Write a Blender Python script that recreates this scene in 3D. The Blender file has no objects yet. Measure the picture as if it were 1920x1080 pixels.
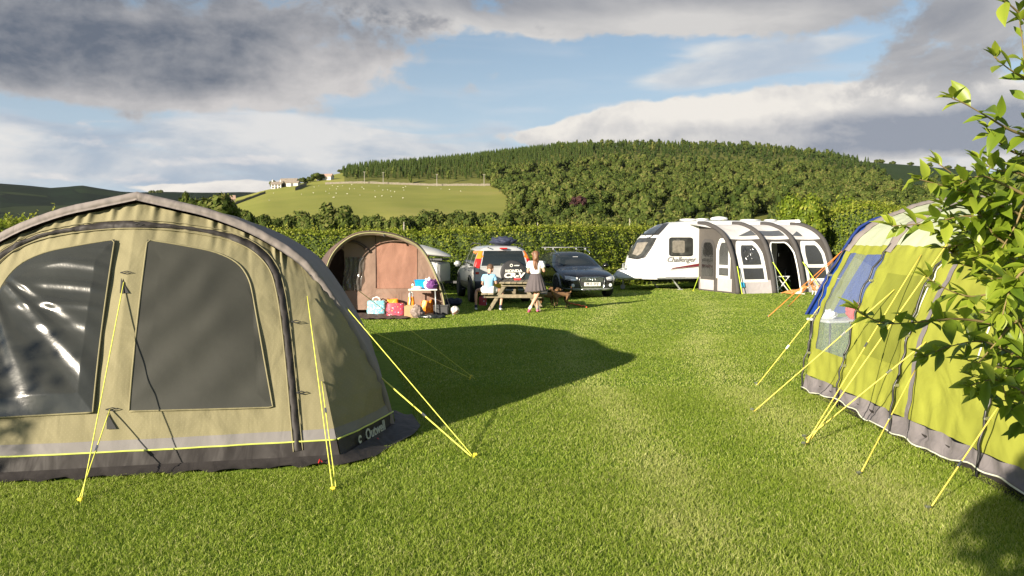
import bpy, bmesh, math, random
import numpy as np
from mathutils import Vector, Matrix, noise as mnoise
from mathutils.bvhtree import BVHTree
R = math.radians
SC = bpy.context.scene
COL = SC.collection
random.seed(7)
rng = np.random.default_rng(7)

# ------------------------------------------------------------------ camera model (also used to survey the place)
FPX, CAMH, HOR = 1480.0, 1.75, 456.0
TH = math.atan((540 - HOR) / FPX)
def ray(px, py):
    u, v = px - 960, 540 - py
    return Vector((u, FPX * math.cos(TH) + v * math.sin(TH), -FPX * math.sin(TH) + v * math.cos(TH)))
CAMP = Vector((0, 0, CAMH))
def G(px, py, z=0.0):                      # point of the ground under a pixel of the survey photo
    r = ray(px, py); return CAMP + r * ((z - CAMH) / r.z)
def D(px, py, d):                          # point at depth d
    r = ray(px, py); return CAMP + r * (d / r.y)
def PL(px, py, p, n):                      # point on a plane
    r = ray(px, py); n = Vector(n); return CAMP + r * ((Vector(p) - CAMP).dot(n) / r.dot(n))

EXPO = 1.25
SUN_EL, SUN_DIR = R(16.0), Vector((0.64, 0.768, 0)).normalized()     # direction the light travels over the ground

# ------------------------------------------------------------------ colour helpers
def lin(c):
    return c / 12.92 if c <= 0.04045 else ((c + 0.055) / 1.055) ** 2.4
def srgb(r, g, b, k=1.0):
    return (lin(r / 255) * k, lin(g / 255) * k, lin(b / 255) * k, 1.0)
def rad(r, g, b):                          # radiance that shows as this colour at our exposure
    return srgb(r, g, b, 2.0 ** -EXPO)

class NT:
    def __init__(s, tree): s.t = tree; s.n = tree.nodes; s.l = tree.links
    def new(s, typ, **kw):
        n = s.n.new(typ)
        for k, v in kw.items(): setattr(n, k, v)
        return n
    def put(s, sock, v):
        if isinstance(v, bpy.types.NodeSocket): s.l.new(v, sock)
        else: sock.default_value = v
    def math(s, op, a, b=0.0, c=None, clamp=False):
        n = s.new('ShaderNodeMath', operation=op, use_clamp=clamp)
        s.put(n.inputs[0], a); s.put(n.inputs[1], b)
        if c is not None: s.put(n.inputs[2], c)
        return n.outputs[0]
    def mix(s, f, a, b, blend='MIX'):
        n = s.new('ShaderNodeMix', data_type='RGBA', blend_type=blend)
        s.put(n.inputs[0], f); s.put(n.inputs[6], a); s.put(n.inputs[7], b)
        return n.outputs[2]
    def noise(s, vec, scale, detail=4, rough=.55, dist=0.0, out=0):
        n = s.new('ShaderNodeTexNoise'); s.put(n.inputs['Vector'], vec)
        n.inputs['Scale'].default_value = scale; n.inputs['Detail'].default_value = detail
        n.inputs['Roughness'].default_value = rough; n.inputs['Distortion'].default_value = dist
        return n.outputs[out]
    def ramp(s, f, stops, interp='LINEAR'):
        n = s.new('ShaderNodeValToRGB'); n.color_ramp.interpolation = interp
        while len(n.color_ramp.elements) < len(stops): n.color_ramp.elements.new(.5)
        for e, (p, c) in zip(n.color_ramp.elements, stops): e.position = p; e.color = c
        s.put(n.inputs[0], f); return n.outputs[0]
    def smooth(s, v, lo, hi, a=0.0, b=1.0):
        n = s.new('ShaderNodeMapRange', interpolation_type='SMOOTHSTEP')
        s.put(n.inputs[0], v); s.put(n.inputs[1], lo); s.put(n.inputs[2], hi); s.put(n.inputs[3], a); s.put(n.inputs[4], b)
        return n.outputs[0]

def newmat(name):
    m = bpy.data.materials.new(name); m.use_nodes = True
    t = NT(m.node_tree); b = t.n['Principled BSDF']
    return m, t, b

def M(name, col, rough=.6, metal=0.0, var=.12, vs=8.0, bump=0.0, bs=60.0, spec=.5, coat=0.0, transl=0.0, col2=None, thr=(.35, .65), bd=.01):
    """plain procedural surface: colour with uneven wear, roughness variation and optional bump / translucency"""
    m, t, b = newmat(name)
    tc = t.new('ShaderNodeTexCoord').outputs['Object']
    nz = t.noise(tc, vs, 5)
    c4 = tuple(col[:3]) + (1,)
    lo = tuple(x * (1 - var) for x in c4[:3]) + (1,)
    hi = tuple(min(1, x * (1 + var)) for x in c4[:3]) + (1,)
    c = t.ramp(nz, [(.3, lo), (.7, hi)])
    if col2: c = t.mix(t.smooth(t.noise(tc, vs * 2.3, 4), thr[0], thr[1]), c, tuple(col2[:3]) + (1,))
    t.put(b.inputs['Base Color'], c)
    t.put(b.inputs['Roughness'], t.math('MULTIPLY_ADD', nz, .2, rough - .1, clamp=True))
    b.inputs['Metallic'].default_value = metal
    b.inputs['Specular IOR Level'].default_value = spec
    b.inputs['Coat Weight'].default_value = coat
    b.inputs['Coat Roughness'].default_value = .05
    if bump:
        bn = t.new('ShaderNodeBump'); bn.inputs['Strength'].default_value = bump; bn.inputs['Distance'].default_value = bd
        t.put(bn.inputs['Height'], t.noise(tc, bs, 5)); t.put(b.inputs['Normal'], bn.outputs[0])
    if transl:
        tr = t.new('ShaderNodeBsdfTranslucent'); t.put(tr.inputs[0], c)
        mx = t.new('ShaderNodeMixShader'); mx.inputs[0].default_value = transl
        t.l.new(b.outputs[0], mx.inputs[1]); t.l.new(tr.outputs[0], mx.inputs[2])
        t.l.new(mx.outputs[0], t.n['Material Output'].inputs[0])
    return m

def leafmat(name, c0, c1, c2=None, transl=.35, rough=.5, spec=.35, posvar=None):
    """foliage: colour from the per-leaf attribute 'tint'"""
    m, t, b = newmat(name)
    at = t.new('ShaderNodeAttribute'); at.attribute_name = 'tint'
    f = at.outputs['Fac']
    if posvar:
        g = t.new('ShaderNodeNewGeometry').outputs['Position']
        f = t.math('ADD', f, t.math('MULTIPLY', t.math('SUBTRACT', t.noise(g, posvar[0], 3), .5), posvar[1]), clamp=True)
    st = [(0, tuple(c0) + (1,)), (.55, tuple(c1) + (1,))] + ([(1, tuple(c2) + (1,))] if c2 else [])
    c = t.ramp(f, st)
    t.put(b.inputs['Base Color'], c); b.inputs['Roughness'].default_value = rough
    b.inputs['Specular IOR Level'].default_value = spec
    tr = t.new('ShaderNodeBsdfTranslucent'); t.put(tr.inputs[0], c)
    mx = t.new('ShaderNodeMixShader'); mx.inputs[0].default_value = transl
    t.l.new(b.outputs[0], mx.inputs[1]); t.l.new(tr.outputs[0], mx.inputs[2])
    t.l.new(mx.outputs[0], t.n['Material Output'].inputs[0])
    return m

# ------------------------------------------------------------------ object helpers
MW = {}                                    # world matrix of every thing and part
def tag(o, label=None, cat=None, group=None, kind=None):
    if label: o['label'] = label
    if cat: o['category'] = cat
    if group: o['group'] = group
    if kind: o['kind'] = kind
    return o
def thing(name, label, cat, loc=(0, 0, 0), rz=0.0, group=None):
    o = bpy.data.objects.new(name, None); COL.objects.link(o)
    o.empty_display_size = .2
    o.location = loc; o.rotation_euler = (0, 0, rz)
    MW[o.name] = Matrix.Translation(Vector(loc)) @ Matrix.Rotation(rz, 4, 'Z')
    return tag(o, label, cat, group)
def children(o): return [c for c in bpy.data.objects if c.parent == o]
def dup(root, loc, rz=0.0, label=None, group=None, scale=None):
    kids = list(root.children)
    r = root.copy(); COL.objects.link(r); r.location = loc; r.rotation_euler = (0, 0, rz)
    if scale: r.scale = scale
    if label: r['label'] = label
    if group: r['group'] = group
    for ch in kids:
        c = ch.copy(); COL.objects.link(c); c.parent = r
        for g in list(ch.children):
            d = g.copy(); COL.objects.link(d); d.parent = c
    return r

def np_mesh(name, V, Fs, tint=None, smooth=False):
    """fast mesh from arrays; Fs: list of (n,k) index arrays"""
    me = bpy.data.meshes.new(name)
    V = np.asarray(V, np.float32); me.vertices.add(len(V)); me.vertices.foreach_set('co', V.ravel())
    loops = np.concatenate([f.ravel() for f in Fs]).astype(np.int32)
    cnt = np.concatenate([np.full(len(f), f.shape[1], np.int32) for f in Fs])
    st = np.concatenate([[0], np.cumsum(cnt)[:-1]]).astype(np.int32)
    me.loops.add(len(loops)); me.loops.foreach_set('vertex_index', loops)
    me.polygons.add(len(cnt)); me.polygons.foreach_set('loop_start', st); me.polygons.foreach_set('loop_total', cnt)
    if smooth: me.polygons.foreach_set('use_smooth', np.ones(len(cnt), bool))
    if tint is not None:
        a = me.attributes.new('tint', 'FLOAT', 'POINT'); a.data.foreach_set('value', np.asarray(tint, np.float32))
    me.update(calc_edges=True)
    return me
def link(name, me, mats, parent=None):
    o = bpy.data.objects.new(name, me); COL.objects.link(o)
    for m in (mats if isinstance(mats, (list, tuple)) else [mats]): me.materials.append(m)
    if parent:
        o.parent = parent; MW[o.name] = MW[parent.name].copy()
    else: MW[o.name] = Matrix.Identity(4)
    return o

class MB:
    """mesh builder: collects shapes, links ONE mesh object"""
    def __init__(s): s.v = []; s.f = []; s.m = []; s.cur = 0
    def mat(s, i): s.cur = i; return s
    def add(s, vs, fs):
        o = len(s.v); s.v += [Vector(p) for p in vs]
        for f in fs: s.f.append([i + o for i in f]); s.m.append(s.cur)
        return s
    def box(s, c, size, rz=0.0, rot=None, bev=0.0):
        bm = bmesh.new(); bmesh.ops.create_cube(bm, size=1)
        for v in bm.verts: v.co = Vector((v.co.x * size[0], v.co.y * size[1], v.co.z * size[2]))
        if bev: bmesh.ops.bevel(bm, geom=bm.edges[:], offset=min(bev, min(size) * .45), segments=2, affect='EDGES')
        Mx = rot if rot is not None else Matrix.Rotation(rz, 3, 'Z')
        bm.verts.index_update()
        s.add([Mx @ v.co + Vector(c) for v in bm.verts], [[v.index for v in f.verts] for f in bm.faces]); bm.free(); return s
    def bar(s, a, b, w, h, up=(0, 0, 1), bev=0.0):
        a, b = Vector(a), Vector(b); x = (b - a); L = x.length; x.normalize()
        y = Vector(up).cross(x)
        if y.length < 1e-4: y = Vector((0, 1, 0)).cross(x)
        y.normalize(); z = x.cross(y)
        return s.box((a + b) / 2, (L, w, h), rot=Matrix((x, y, z)).transposed(), bev=bev)
    def tube(s, pts, r, n=8, cap=True):
        pts = [Vector(p) for p in pts]; rs = r if isinstance(r, (list, tuple)) else [r] * len(pts)
        rings = []; prev = None
        for i, p in enumerate(pts):
            t = (pts[min(i + 1, len(pts) - 1)] - pts[max(i - 1, 0)]).normalized()
            if prev is None:
                x = t.orthogonal().normalized()
            else:
                x = (prev - t * prev.dot(t))
                x = x.normalized() if x.length > 1e-6 else t.orthogonal().normalized()
            prev = x; y = t.cross(x)
            rings.append([p + (x * math.cos(2 * math.pi * k / n) + y * math.sin(2 * math.pi * k / n)) * rs[i] for k in range(n)])
        vs = [q for rg in rings for q in rg]; fs = []
        for i in range(len(rings) - 1):
            for k in range(n):
                a = i * n + k; b = i * n + (k + 1) % n; fs.append([a, b, b + n, a + n])
        if cap: fs += [list(range(n))[::-1], list(range((len(rings) - 1) * n, len(rings) * n))]
        return s.add(vs, fs)
    def lathe(s, prof, c=(0, 0, 0), axis=(0, 0, 1), n=24):
        ax = Vector(axis).normalized(); x = ax.orthogonal().normalized(); y = ax.cross(x); c = Vector(c)
        vs = [c + ax * h + (x * math.cos(2 * math.pi * k / n) + y * math.sin(2 * math.pi * k / n)) * r for r, h in prof for k in range(n)]
        fs = [[i * n + k, i * n + (k + 1) % n, (i + 1) * n + (k + 1) % n, (i + 1) * n + k] for i in range(len(prof) - 1) for k in range(n)]
        fs += [list(range(n))[::-1], [(len(prof) - 1) * n + k for k in range(n)]]
        return s.add(vs, fs)
    def grid(s, rows, closed=False):
        n = len(rows[0]); vs = [p for r in rows for p in r]; fs = []
        for i in range(len(rows) - 1):
            for k in range(n - (0 if closed else 1)):
                a = i * n + k; b = i * n + (k + 1) % n; fs.append([a, b, b + n, a + n])
        return s.add(vs, fs)
    def ribbon(s, pts, side, w):
        """flat strip along pts; side(i) gives the across direction"""
        rows = [[Vector(p) - side(i) * w / 2, Vector(p) + side(i) * w / 2] for i, p in enumerate(pts)]
        return s.grid(rows)
    def prism(s, poly, ext):
        n = len(poly); e = Vector(ext); a = [Vector(p) for p in poly]
        return s.add(a + [p + e for p in a], [list(range(n))[::-1], list(range(n, 2 * n))] + [[k, (k + 1) % n, n + (k + 1) % n, n + k] for k in range(n)])
    def thick(s, t):
        """give the open sheet collected so far a thickness"""
        bm = bmesh.new(); vs = [bm.verts.new(p) for p in s.v]
        for f in s.f:
            try: bm.faces.new([vs[i] for i in f])
            except ValueError: pass
        bmesh.ops.recalc_face_normals(bm, faces=bm.faces[:])
        bmesh.ops.solidify(bm, geom=bm.faces[:], thickness=t)
        bm.verts.index_update(); s.v = [v.co.copy() for v in bm.verts]; s.f = [[v.index for v in f.verts] for f in bm.faces]; s.m = [0] * len(s.f)
        bm.free(); return s
    def sub(s, levels=1):
        """Catmull-Clark the shape"""
        me = bpy.data.meshes.new('t'); me.from_pydata([tuple(v) for v in s.v], [], s.f)
        o = bpy.data.objects.new('t', me); COL.objects.link(o)
        md = o.modifiers.new('s', 'SUBSURF'); md.levels = levels; md.render_levels = levels
        dg = bpy.context.evaluated_depsgraph_get(); ev = o.evaluated_get(dg); m2 = ev.to_mesh()
        s.v = [v.co.copy() for v in m2.vertices]; s.f = [list(p.vertices) for p in m2.polygons]; s.m = [0] * len(s.f)
        ev.to_mesh_clear(); bpy.data.objects.remove(o); bpy.data.meshes.remove(me); return s
    def xf(s, Mx):
        s.v = [Mx @ p for p in s.v]; return s
    def bvh(s): return BVHTree.FromPolygons([tuple(v) for v in s.v], s.f)
    def build(s, name, mats, parent=None, smooth=False, world=False, auto=None, weld=False):
        me = bpy.data.meshes.new(name)
        vs = s.v
        if world and parent:
            inv = MW[parent.name].inverted(); vs = [inv @ p for p in vs]
        me.from_pydata([tuple(v) for v in vs], [], s.f)
        for p, mi in zip(me.polygons, s.m): p.material_index = mi
        bm = bmesh.new(); bm.from_mesh(me)
        if weld: bmesh.ops.remove_doubles(bm, verts=bm.verts[:], dist=1e-4)
        bmesh.ops.recalc_face_normals(bm, faces=bm.faces[:])
        if auto is not None:
            for f in bm.faces: f.smooth = True
            for e in bm.edges:
                if len(e.link_faces) == 2 and e.calc_face_angle(0) > R(auto): e.smooth = False
        elif smooth:
            for f in bm.faces: f.smooth = True
        bm.to_mesh(me); bm.free(); me.validate()
        return link(name, me, mats, parent)

def catmull(pts, n=6, closed=False):
    pts = [Vector(p) for p in pts]; out = []
    N = len(pts); rngi = range(N if closed else N - 1)
    for i in rngi:
        g = (lambda k: pts[k % N]) if closed else (lambda k: pts[min(max(k, 0), N - 1)])
        p0, p1, p2, p3 = g(i - 1), g(i), g(i + 1), g(i + 2)
        for k in range(n):
            t = k / n
            out.append(.5 * ((2 * p1) + (p2 - p0) * t + (2 * p0 - 5 * p1 + 4 * p2 - p3) * t * t + (3 * p1 - p0 - 3 * p2 + p3) * t ** 3))
    if not closed: out.append(pts[-1].copy())
    return out
def resample(pts, n):
    pts = [Vector(p) for p in pts]
    L = [0]
    for a, b in zip(pts, pts[1:]): L.append(L[-1] + (b - a).length)
    out = []; j = 0
    for i in range(n):
        t = L[-1] * i / (n - 1)
        while j < len(L) - 2 and L[j + 1] < t: j += 1
        k = 0 if L[j + 1] == L[j] else (t - L[j]) / (L[j + 1] - L[j])
        out.append(pts[j].lerp(pts[j + 1], k))
    return out
def N1(x, y=0.0, z=0.0): return mnoise.noise(Vector((x, y, z)))
def cast(bvh, px, py, off=.006):
    """surveyed point where a sight line meets a built surface, lifted off it"""
    d = ray(px, py).normalized(); h = bvh.ray_cast(CAMP, d)
    if h[0] is None: return None
    n = h[1] if h[1].dot(d) < 0 else -h[1]
    return h[0] + n * off

def textmesh(txt, size, shear=0.0, bold=0.0, extr=.002, sx=1.0):
    cu = bpy.data.curves.new('lettering', 'FONT'); cu.body = txt; cu.size = size; cu.align_x = 'CENTER'; cu.align_y = 'CENTER'
    cu.shear = shear; cu.offset = bold; cu.extrude = extr; cu.resolution_u = 3
    o = bpy.data.objects.new('t', cu); COL.objects.link(o)
    dg = bpy.context.evaluated_depsgraph_get(); ev = o.evaluated_get(dg); me = ev.to_mesh()
    mb = MB(); mb.add([(v.co.x * sx, v.co.y, v.co.z) for v in me.vertices], [list(p.vertices) for p in me.polygons])
    ev.to_mesh_clear(); bpy.data.objects.remove(o); bpy.data.curves.remove(cu)
    return mb
def frame(o, x, y):
    """matrix that lays text in the plane spanned by x, y at o"""
    x = Vector(x).normalized(); y = Vector(y); y = (y - x * y.dot(x)).normalized(); z = x.cross(y)
    m = Matrix((x, y, z)).transposed().to_4x4(); m.translation = Vector(o); return m

# ------------------------------------------------------------------ render settings, camera, sun
cam = bpy.data.cameras.new('camera'); camo = bpy.data.objects.new('camera', cam); COL.objects.link(camo)
cam.sensor_width = 36; cam.lens = FPX / 1920 * 36; cam.clip_start = .05; cam.clip_end = 12000
camo.location = CAMP; camo.rotation_euler = (R(90) - TH, 0, 0); SC.camera = camo
SC.view_settings.view_transform = 'Standard'; SC.view_settings.look = 'None'
SC.view_settings.exposure = EXPO; SC.view_settings.gamma = 1
SC.cycles.max_bounces = 8; SC.cycles.diffuse_bounces = 3; SC.cycles.transparent_max_bounces = 12
SC.cycles.sample_clamp_indirect = 6

sun = bpy.data.lights.new('sun', 'SUN'); suno = bpy.data.objects.new('sun', sun); COL.objects.link(suno)
sun.energy = 5.0; sun.angle = R(.5); sun.color = (1.0, .89, .72)
ld = Vector((SUN_DIR.x * math.cos(SUN_EL), SUN_DIR.y * math.cos(SUN_EL), -math.sin(SUN_EL)))
suno.rotation_euler = ld.to_track_quat('-Z', 'Y').to_euler(); suno.location = (-10, -12, 12)

# ------------------------------------------------------------------ sky: Nishita with layers of cloud
W = bpy.data.worlds.new('World'); SC.world = W; W.use_nodes = True
t = NT(W.node_tree); bg = t.n['Background']; SKY = .05
bg.inputs['Strength'].default_value = SKY
st = t.new('ShaderNodeTexSky', sky_type='NISHITA'); st.sun_disc = False; st.sun_elevation = SUN_EL
st.sun_rotation = math.atan2(-SUN_DIR.x, -SUN_DIR.y); st.air_density = 1.0; st.dust_density = .3; st.ozone_density = 2.0
dirv = t.new('ShaderNodeTexCoord').outputs['Generated']
sx = t.new('ShaderNodeSeparateXYZ'); t.l.new(dirv, sx.inputs[0])
az = t.math('ARCTAN2', sx.outputs[0], sx.outputs[1]); el = t.math('ARCSINE', sx.outputs[2])
def AE(px, py):
    r = ray(px, py).normalized(); return math.atan2(r.x, r.y), math.asin(r.z)
cmb = t.new('ShaderNodeCombineXYZ'); t.l.new(az, cmb.inputs[0])
t.l.new(t.math('MULTIPLY', el, 2.6), cmb.inputs[1])
P2 = cmb.outputs[0]
cm3 = t.new('ShaderNodeCombineXYZ'); t.l.new(az, cm3.inputs[0]); t.l.new(t.math('MULTIPLY', el, 7.0), cm3.inputs[1]); cm3.inputs[2].default_value = 4.0
P3 = cm3.outputs[0]
warp = t.math('SUBTRACT', t.noise(P2, 3.0, 3), .5)
nA = t.noise(P2, 4.2, 9, .58, .35); nB = t.noise(P2, 9.5, 9, .6, .5); nC = t.noise(P3, 5.0, 7, .5, .6); nD = t.noise(P2, 2.2, 6, .5, .2)
cmE = t.new('ShaderNodeCombineXYZ'); t.l.new(az, cmE.inputs[0]); t.l.new(t.math('MULTIPLY', el, 1.3), cmE.inputs[1]); cmE.inputs[2].default_value = 9.0
nE = t.noise(cmE.outputs[0], 14.0, 8, .62, .2)
def gauss(px, py, sxp, syp, w=1.0, tilt=0.0):
    a, e = AE(px, py)
    da = t.math('SUBTRACT', az, a); de = t.math('SUBTRACT', el, e)
    if tilt: de = t.math('MULTIPLY_ADD', da, -tilt, de)
    da = t.math('MULTIPLY', da, 1480 / sxp); de = t.math('MULTIPLY', de, 1480 / syp)
    q = t.math('ADD', t.math('MULTIPLY', da, da), t.math('MULTIPLY', de, de))
    return t.math('MULTIPLY', t.math('EXPONENT', t.math('MULTIPLY', t.math('POWER', q, 1.6), -1.0)), w)
def total(gs):
    s = gs[0]
    for g in gs[1:]: s = t.math('ADD', s, g)
    return s
def wcol(r, g, b): c = rad(r, g, b); return (c[0] / SKY, c[1] / SKY, c[2] / SKY, 1)
sky = t.mix(1.0, st.outputs[0], (1.05, 1.0, .95, 1), 'MULTIPLY')
def layer(base, gs, amp, lo, hi, light, dark, shade, nz):
    f = t.math('ADD', total([gauss(*g) for g in gs]), nz if amp == 1 else t.math('MULTIPLY', t.math('SUBTRACT', nz, .5), amp))
    al = t.smooth(f, lo, hi)
    return t.mix(al, base, t.mix(shade(f), wcol(*light), wcol(*dark)))
# thin high veil, milky blue low down
sky = t.mix(t.smooth(el, .34, .0, 0.1, .85), sky, wcol(190, 208, 228))
sky = t.mix(t.math('MULTIPLY', t.smooth(nC, .42, .68), t.smooth(el, .34, .04, 0.0, .6)), sky, wcol(214, 220, 228))
# pale streaky sheet low on the left
sky = layer(sky, [(200, 300, 560, 75, .8), (640, 250, 330, 45, .6), (760, 300, 330, 36, .5)], 2.2, .25, .85, (224, 224, 224), (172, 186, 202),
            lambda f: t.smooth(nA, .40, .62), nC)
# bright puffs on the horizon at left
sky = layer(sky, [(430, 350, 130, 15, .85, .03), (330, 356, 90, 8, .6), (1300, 285, 0.1, .1, 0)], 2.2, .42, .66, (244, 238, 230), (212, 210, 210), lambda f: t.smooth(nB, .4, .7), nB)
sky = layer(sky, [(60, 262, 150, 14, .62), (340, 302, 60, 12, .7), (470, 302, 60, 13, .66), (640, 298, 200, 11, .55), (250, 335, 200, 10, .55)], 3.2, .42, .95, (238, 234, 230), (204, 206, 212), lambda f: t.smooth(nA, .4, .65), nB)
# lens-shaped clouds over the ridge: bright top edge, grey belly
sky = layer(sky, [(1420, 110, 230, 34, .85, .05), (1290, 150, 170, 22, .55, .1), (1330, 195, 260, 22, .6, .12)], 1.8, .38, .95, (226, 228, 228), (184, 196, 210), lambda f: t.smooth(nA, .38, .62), nC)
bel = total([gauss(1560, 262, 500, 34, .62), gauss(1800, 262, 260, 34, .4), gauss(1850, 225, 200, 50, .4), gauss(1420, 232, 330, 18, .3)])
sky = layer(sky, [(1390, 216, 290, 44, 1.0, .02), (1180, 236, 150, 34, .8, .12), (1500, 252, 330, 34, .9), (1760, 215, 320, 68, 1.0), (1060, 250, 140, 22, .85, .05), (1850, 260, 300, 50, .9)], 1.9, .38, .72, (240, 235, 228), (150, 157, 170),
            lambda f: t.math('ADD', bel, t.math('ADD', t.math('MULTIPLY', t.math('SUBTRACT', nA, .47), 1.7), t.math('MULTIPLY', t.math('SUBTRACT', nE, .5), 1.6)), clamp=True), nE)
sky = layer(sky, [(1700, 308, 330, 12, .85)], 1.2, .36, .8, (228, 226, 224), (186, 192, 202), lambda f: t.smooth(nB, .4, .65), nB)
# ragged grey mass upper right and along the top
dk = total([gauss(1760, 70, 220, 80, .75), gauss(1000, -8, 700, 40, .75)])
sky = layer(sky, [(1790, 110, 190, 78, .95, .25), (1600, 0, 420, 52, .85), (960, -5, 640, 52, 1.0), (1090, 48, 150, 26, .6), (1420, 30, 150, 40, .5), (800, 50, 200, 34, .5)], 2.6, .40, .9, (212, 210, 208), (130, 136, 148),
            lambda f: t.math('ADD', dk, t.math('MULTIPLY', t.math('SUBTRACT', nA, .52), 2.0), clamp=True), nE)
# heavy slate mass upper left with a paler torn lower edge
dk2 = total([gauss(180, 110, 330, 60, .95), gauss(300, 0, 640, 60, .8), gauss(520, 30, 120, 40, -.25)])
sky = layer(sky, [(60, 90, 430, 92, 1.15), (420, 130, 230, 60, .95, -.1), (560, 40, 330, 62, .8), (640, 150, 170, 26, .6, -.05), (280, 190, 240, 14, .5), (700, 120, 140, 22, .5)], 2.5, .40, .95, (208, 205, 204), (104, 113, 128),
            lambda f: t.math('ADD', dk2, t.math('ADD', t.math('MULTIPLY', t.math('SUBTRACT', nA, .5), 1.6), t.math('MULTIPLY', t.math('SUBTRACT', nE, .5), 1.2)), clamp=True), nE)
# overhead and behind: broken cloud
ov = t.math('MULTIPLY', t.smooth(nD, .45, .62), t.smooth(el, .42, .6))
sky = t.mix(ov, sky, wcol(170, 172, 178))
t.put(bg.inputs['Color'], sky)
# ------------------------------------------------------------------ land: lawn sheet, hill, far moor
def pw(xs, ys):
    return lambda x: float(np.interp(x, xs, ys))
ridge_py = pw([-1500, -200, 200, 330, 420, 500, 560, 600, 640, 700, 800, 900, 1000, 1050, 1150, 1250, 1400, 1500, 1600, 1700, 1800, 1900, 2100, 2500, 3400],
              [440, 436, 420, 392, 374, 357, 349, 339, 330, 320, 311, 302, 292, 287, 283, 284, 288, 297, 309, 316, 325, 340, 362, 392, 425])
ridge_d = pw([-1500, 560, 680, 950, 3400], [640, 660, 900, 1150, 1150])
mid_py = pw([-1500, 200, 420, 500, 560, 640, 950, 1100, 1500, 1800, 2200, 3400], [446, 430, 380, 359, 351, 348, 347, 345, 350, 366, 398, 432])
def zof(py, d): return CAMH + (HOR - py) / FPX * d
def hill_z(px, d):
    dr = ridge_d(px); zr = zof(ridge_py(px), dr); zm = zof(mid_py(px), 600); zb = zof(403, 330) * min(1, max(0.1, (440 - mid_py(px)) / 90))
    z = float(np.interp(d, [200, 262, 330, 600, dr, dr + 260, dr + 900], [-3.0, -1.0, zb, zm, zr, zr - 25, zr * .3]))
    if d > 620 and dr > 700:                                    # rounded brow
        k = (d - 600) / (dr - 600)
        if k < 1: z += (zr - zm) * .16 * math.sin(math.pi * min(1, max(0, k)))
    z += N1(px * .01, d * .006) * 1.2 + N1(px * .004, d * .003, 5) * 2.0 * min(1, max(0, (d - 300) / 300))
    return z
def polar(px, d, z): return Vector(((px - 960) / FPX * d, d, z))

def zmat():
    m, t, b = newmat('hill_pasture')
    at = t.new('ShaderNodeAttribute'); at.attribute_name = 'tint'
    g = t.new('ShaderNodeNewGeometry').outputs['Position']
    n1 = t.noise(g, .02, 6); n2 = t.noise(g, .25, 4)
    grass = t.ramp(n1, [(.3, (.19, .205, .040, 1)), (.55, (.25, .25, .058, 1)), (.75, (.30, .27, .08, 1))])
    grass = t.mix(t.math('MULTIPLY', n2, .45), grass, (.16, .18, .04, 1))
    wood = t.ramp(n2, [(.3, (.016, .026, .008, 1)), (.7, (.035, .045, .014, 1))])
    moor = t.ramp(n1, [(.3, (.022, .046, .014, 1)), (.6, (.032, .060, .018, 1)), (.75, (.05, .05, .02, 1))])  # bare ridge at right, its cloud shade put into the darker green
    heath = t.ramp(n2, [(.3, (.075, .04, .025, 1)), (.7, (.10, .07, .035, 1))])
    f = at.outputs['Fac']
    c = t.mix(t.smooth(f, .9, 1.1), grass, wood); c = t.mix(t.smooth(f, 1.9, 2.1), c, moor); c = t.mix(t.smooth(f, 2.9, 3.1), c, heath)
    t.put(b.inputs['Base Color'], c); b.inputs['Roughness'].default_value = .9; b.inputs['Specular IOR Level'].default_value = .1
    return m
def decid_left(d):                          # left edge of the broadleaf wood, as azimuth
    return float(np.interp(d, [320, 420, 560, 640], [962, 955, 930, 918]))
def zone(px, d):
    e = N1(px * .02, d * .02) * 14
    if d > 600 and 1062 < px + e < 1185 and ridge_d(px) * .86 < d < ridge_d(px) * .95: return 3
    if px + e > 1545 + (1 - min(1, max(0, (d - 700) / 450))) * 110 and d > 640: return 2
    if px + e > 1700 and 470 < d <= 640: return 0
    if px + e > 645 and d > 612: return 1
    if px + e > decid_left(d): return 1
    if px > 600 and d > 612: return 0
    return 0
pxs = np.arange(-1500, 3401, 12); ds = np.concatenate([np.arange(200, 340, 8), np.arange(340, 700, 12), np.arange(700, 1500, 16), np.arange(1500, 2300, 100)])
V = np.zeros((len(ds), len(pxs), 3), np.float32); T = np.zeros((len(ds), len(pxs)), np.float32)
for i, d in enumerate(ds):
    for j, p in enumerate(pxs):
        V[i, j] = polar(p, d, hill_z(p, d)); T[i, j] = zone(p, d)
def gridfaces(a, b):
    i = np.arange(a * b).reshape(a, b); return np.stack([i[:-1, :-1], i[:-1, 1:], i[1:, 1:], i[1:, :-1]], -1).reshape(-1, 4)
o = link('hill', np_mesh('hill', V.reshape(-1, 3), [gridfaces(len(ds), len(pxs))], T.ravel(), True), zmat()); tag(o, kind='structure')

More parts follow.
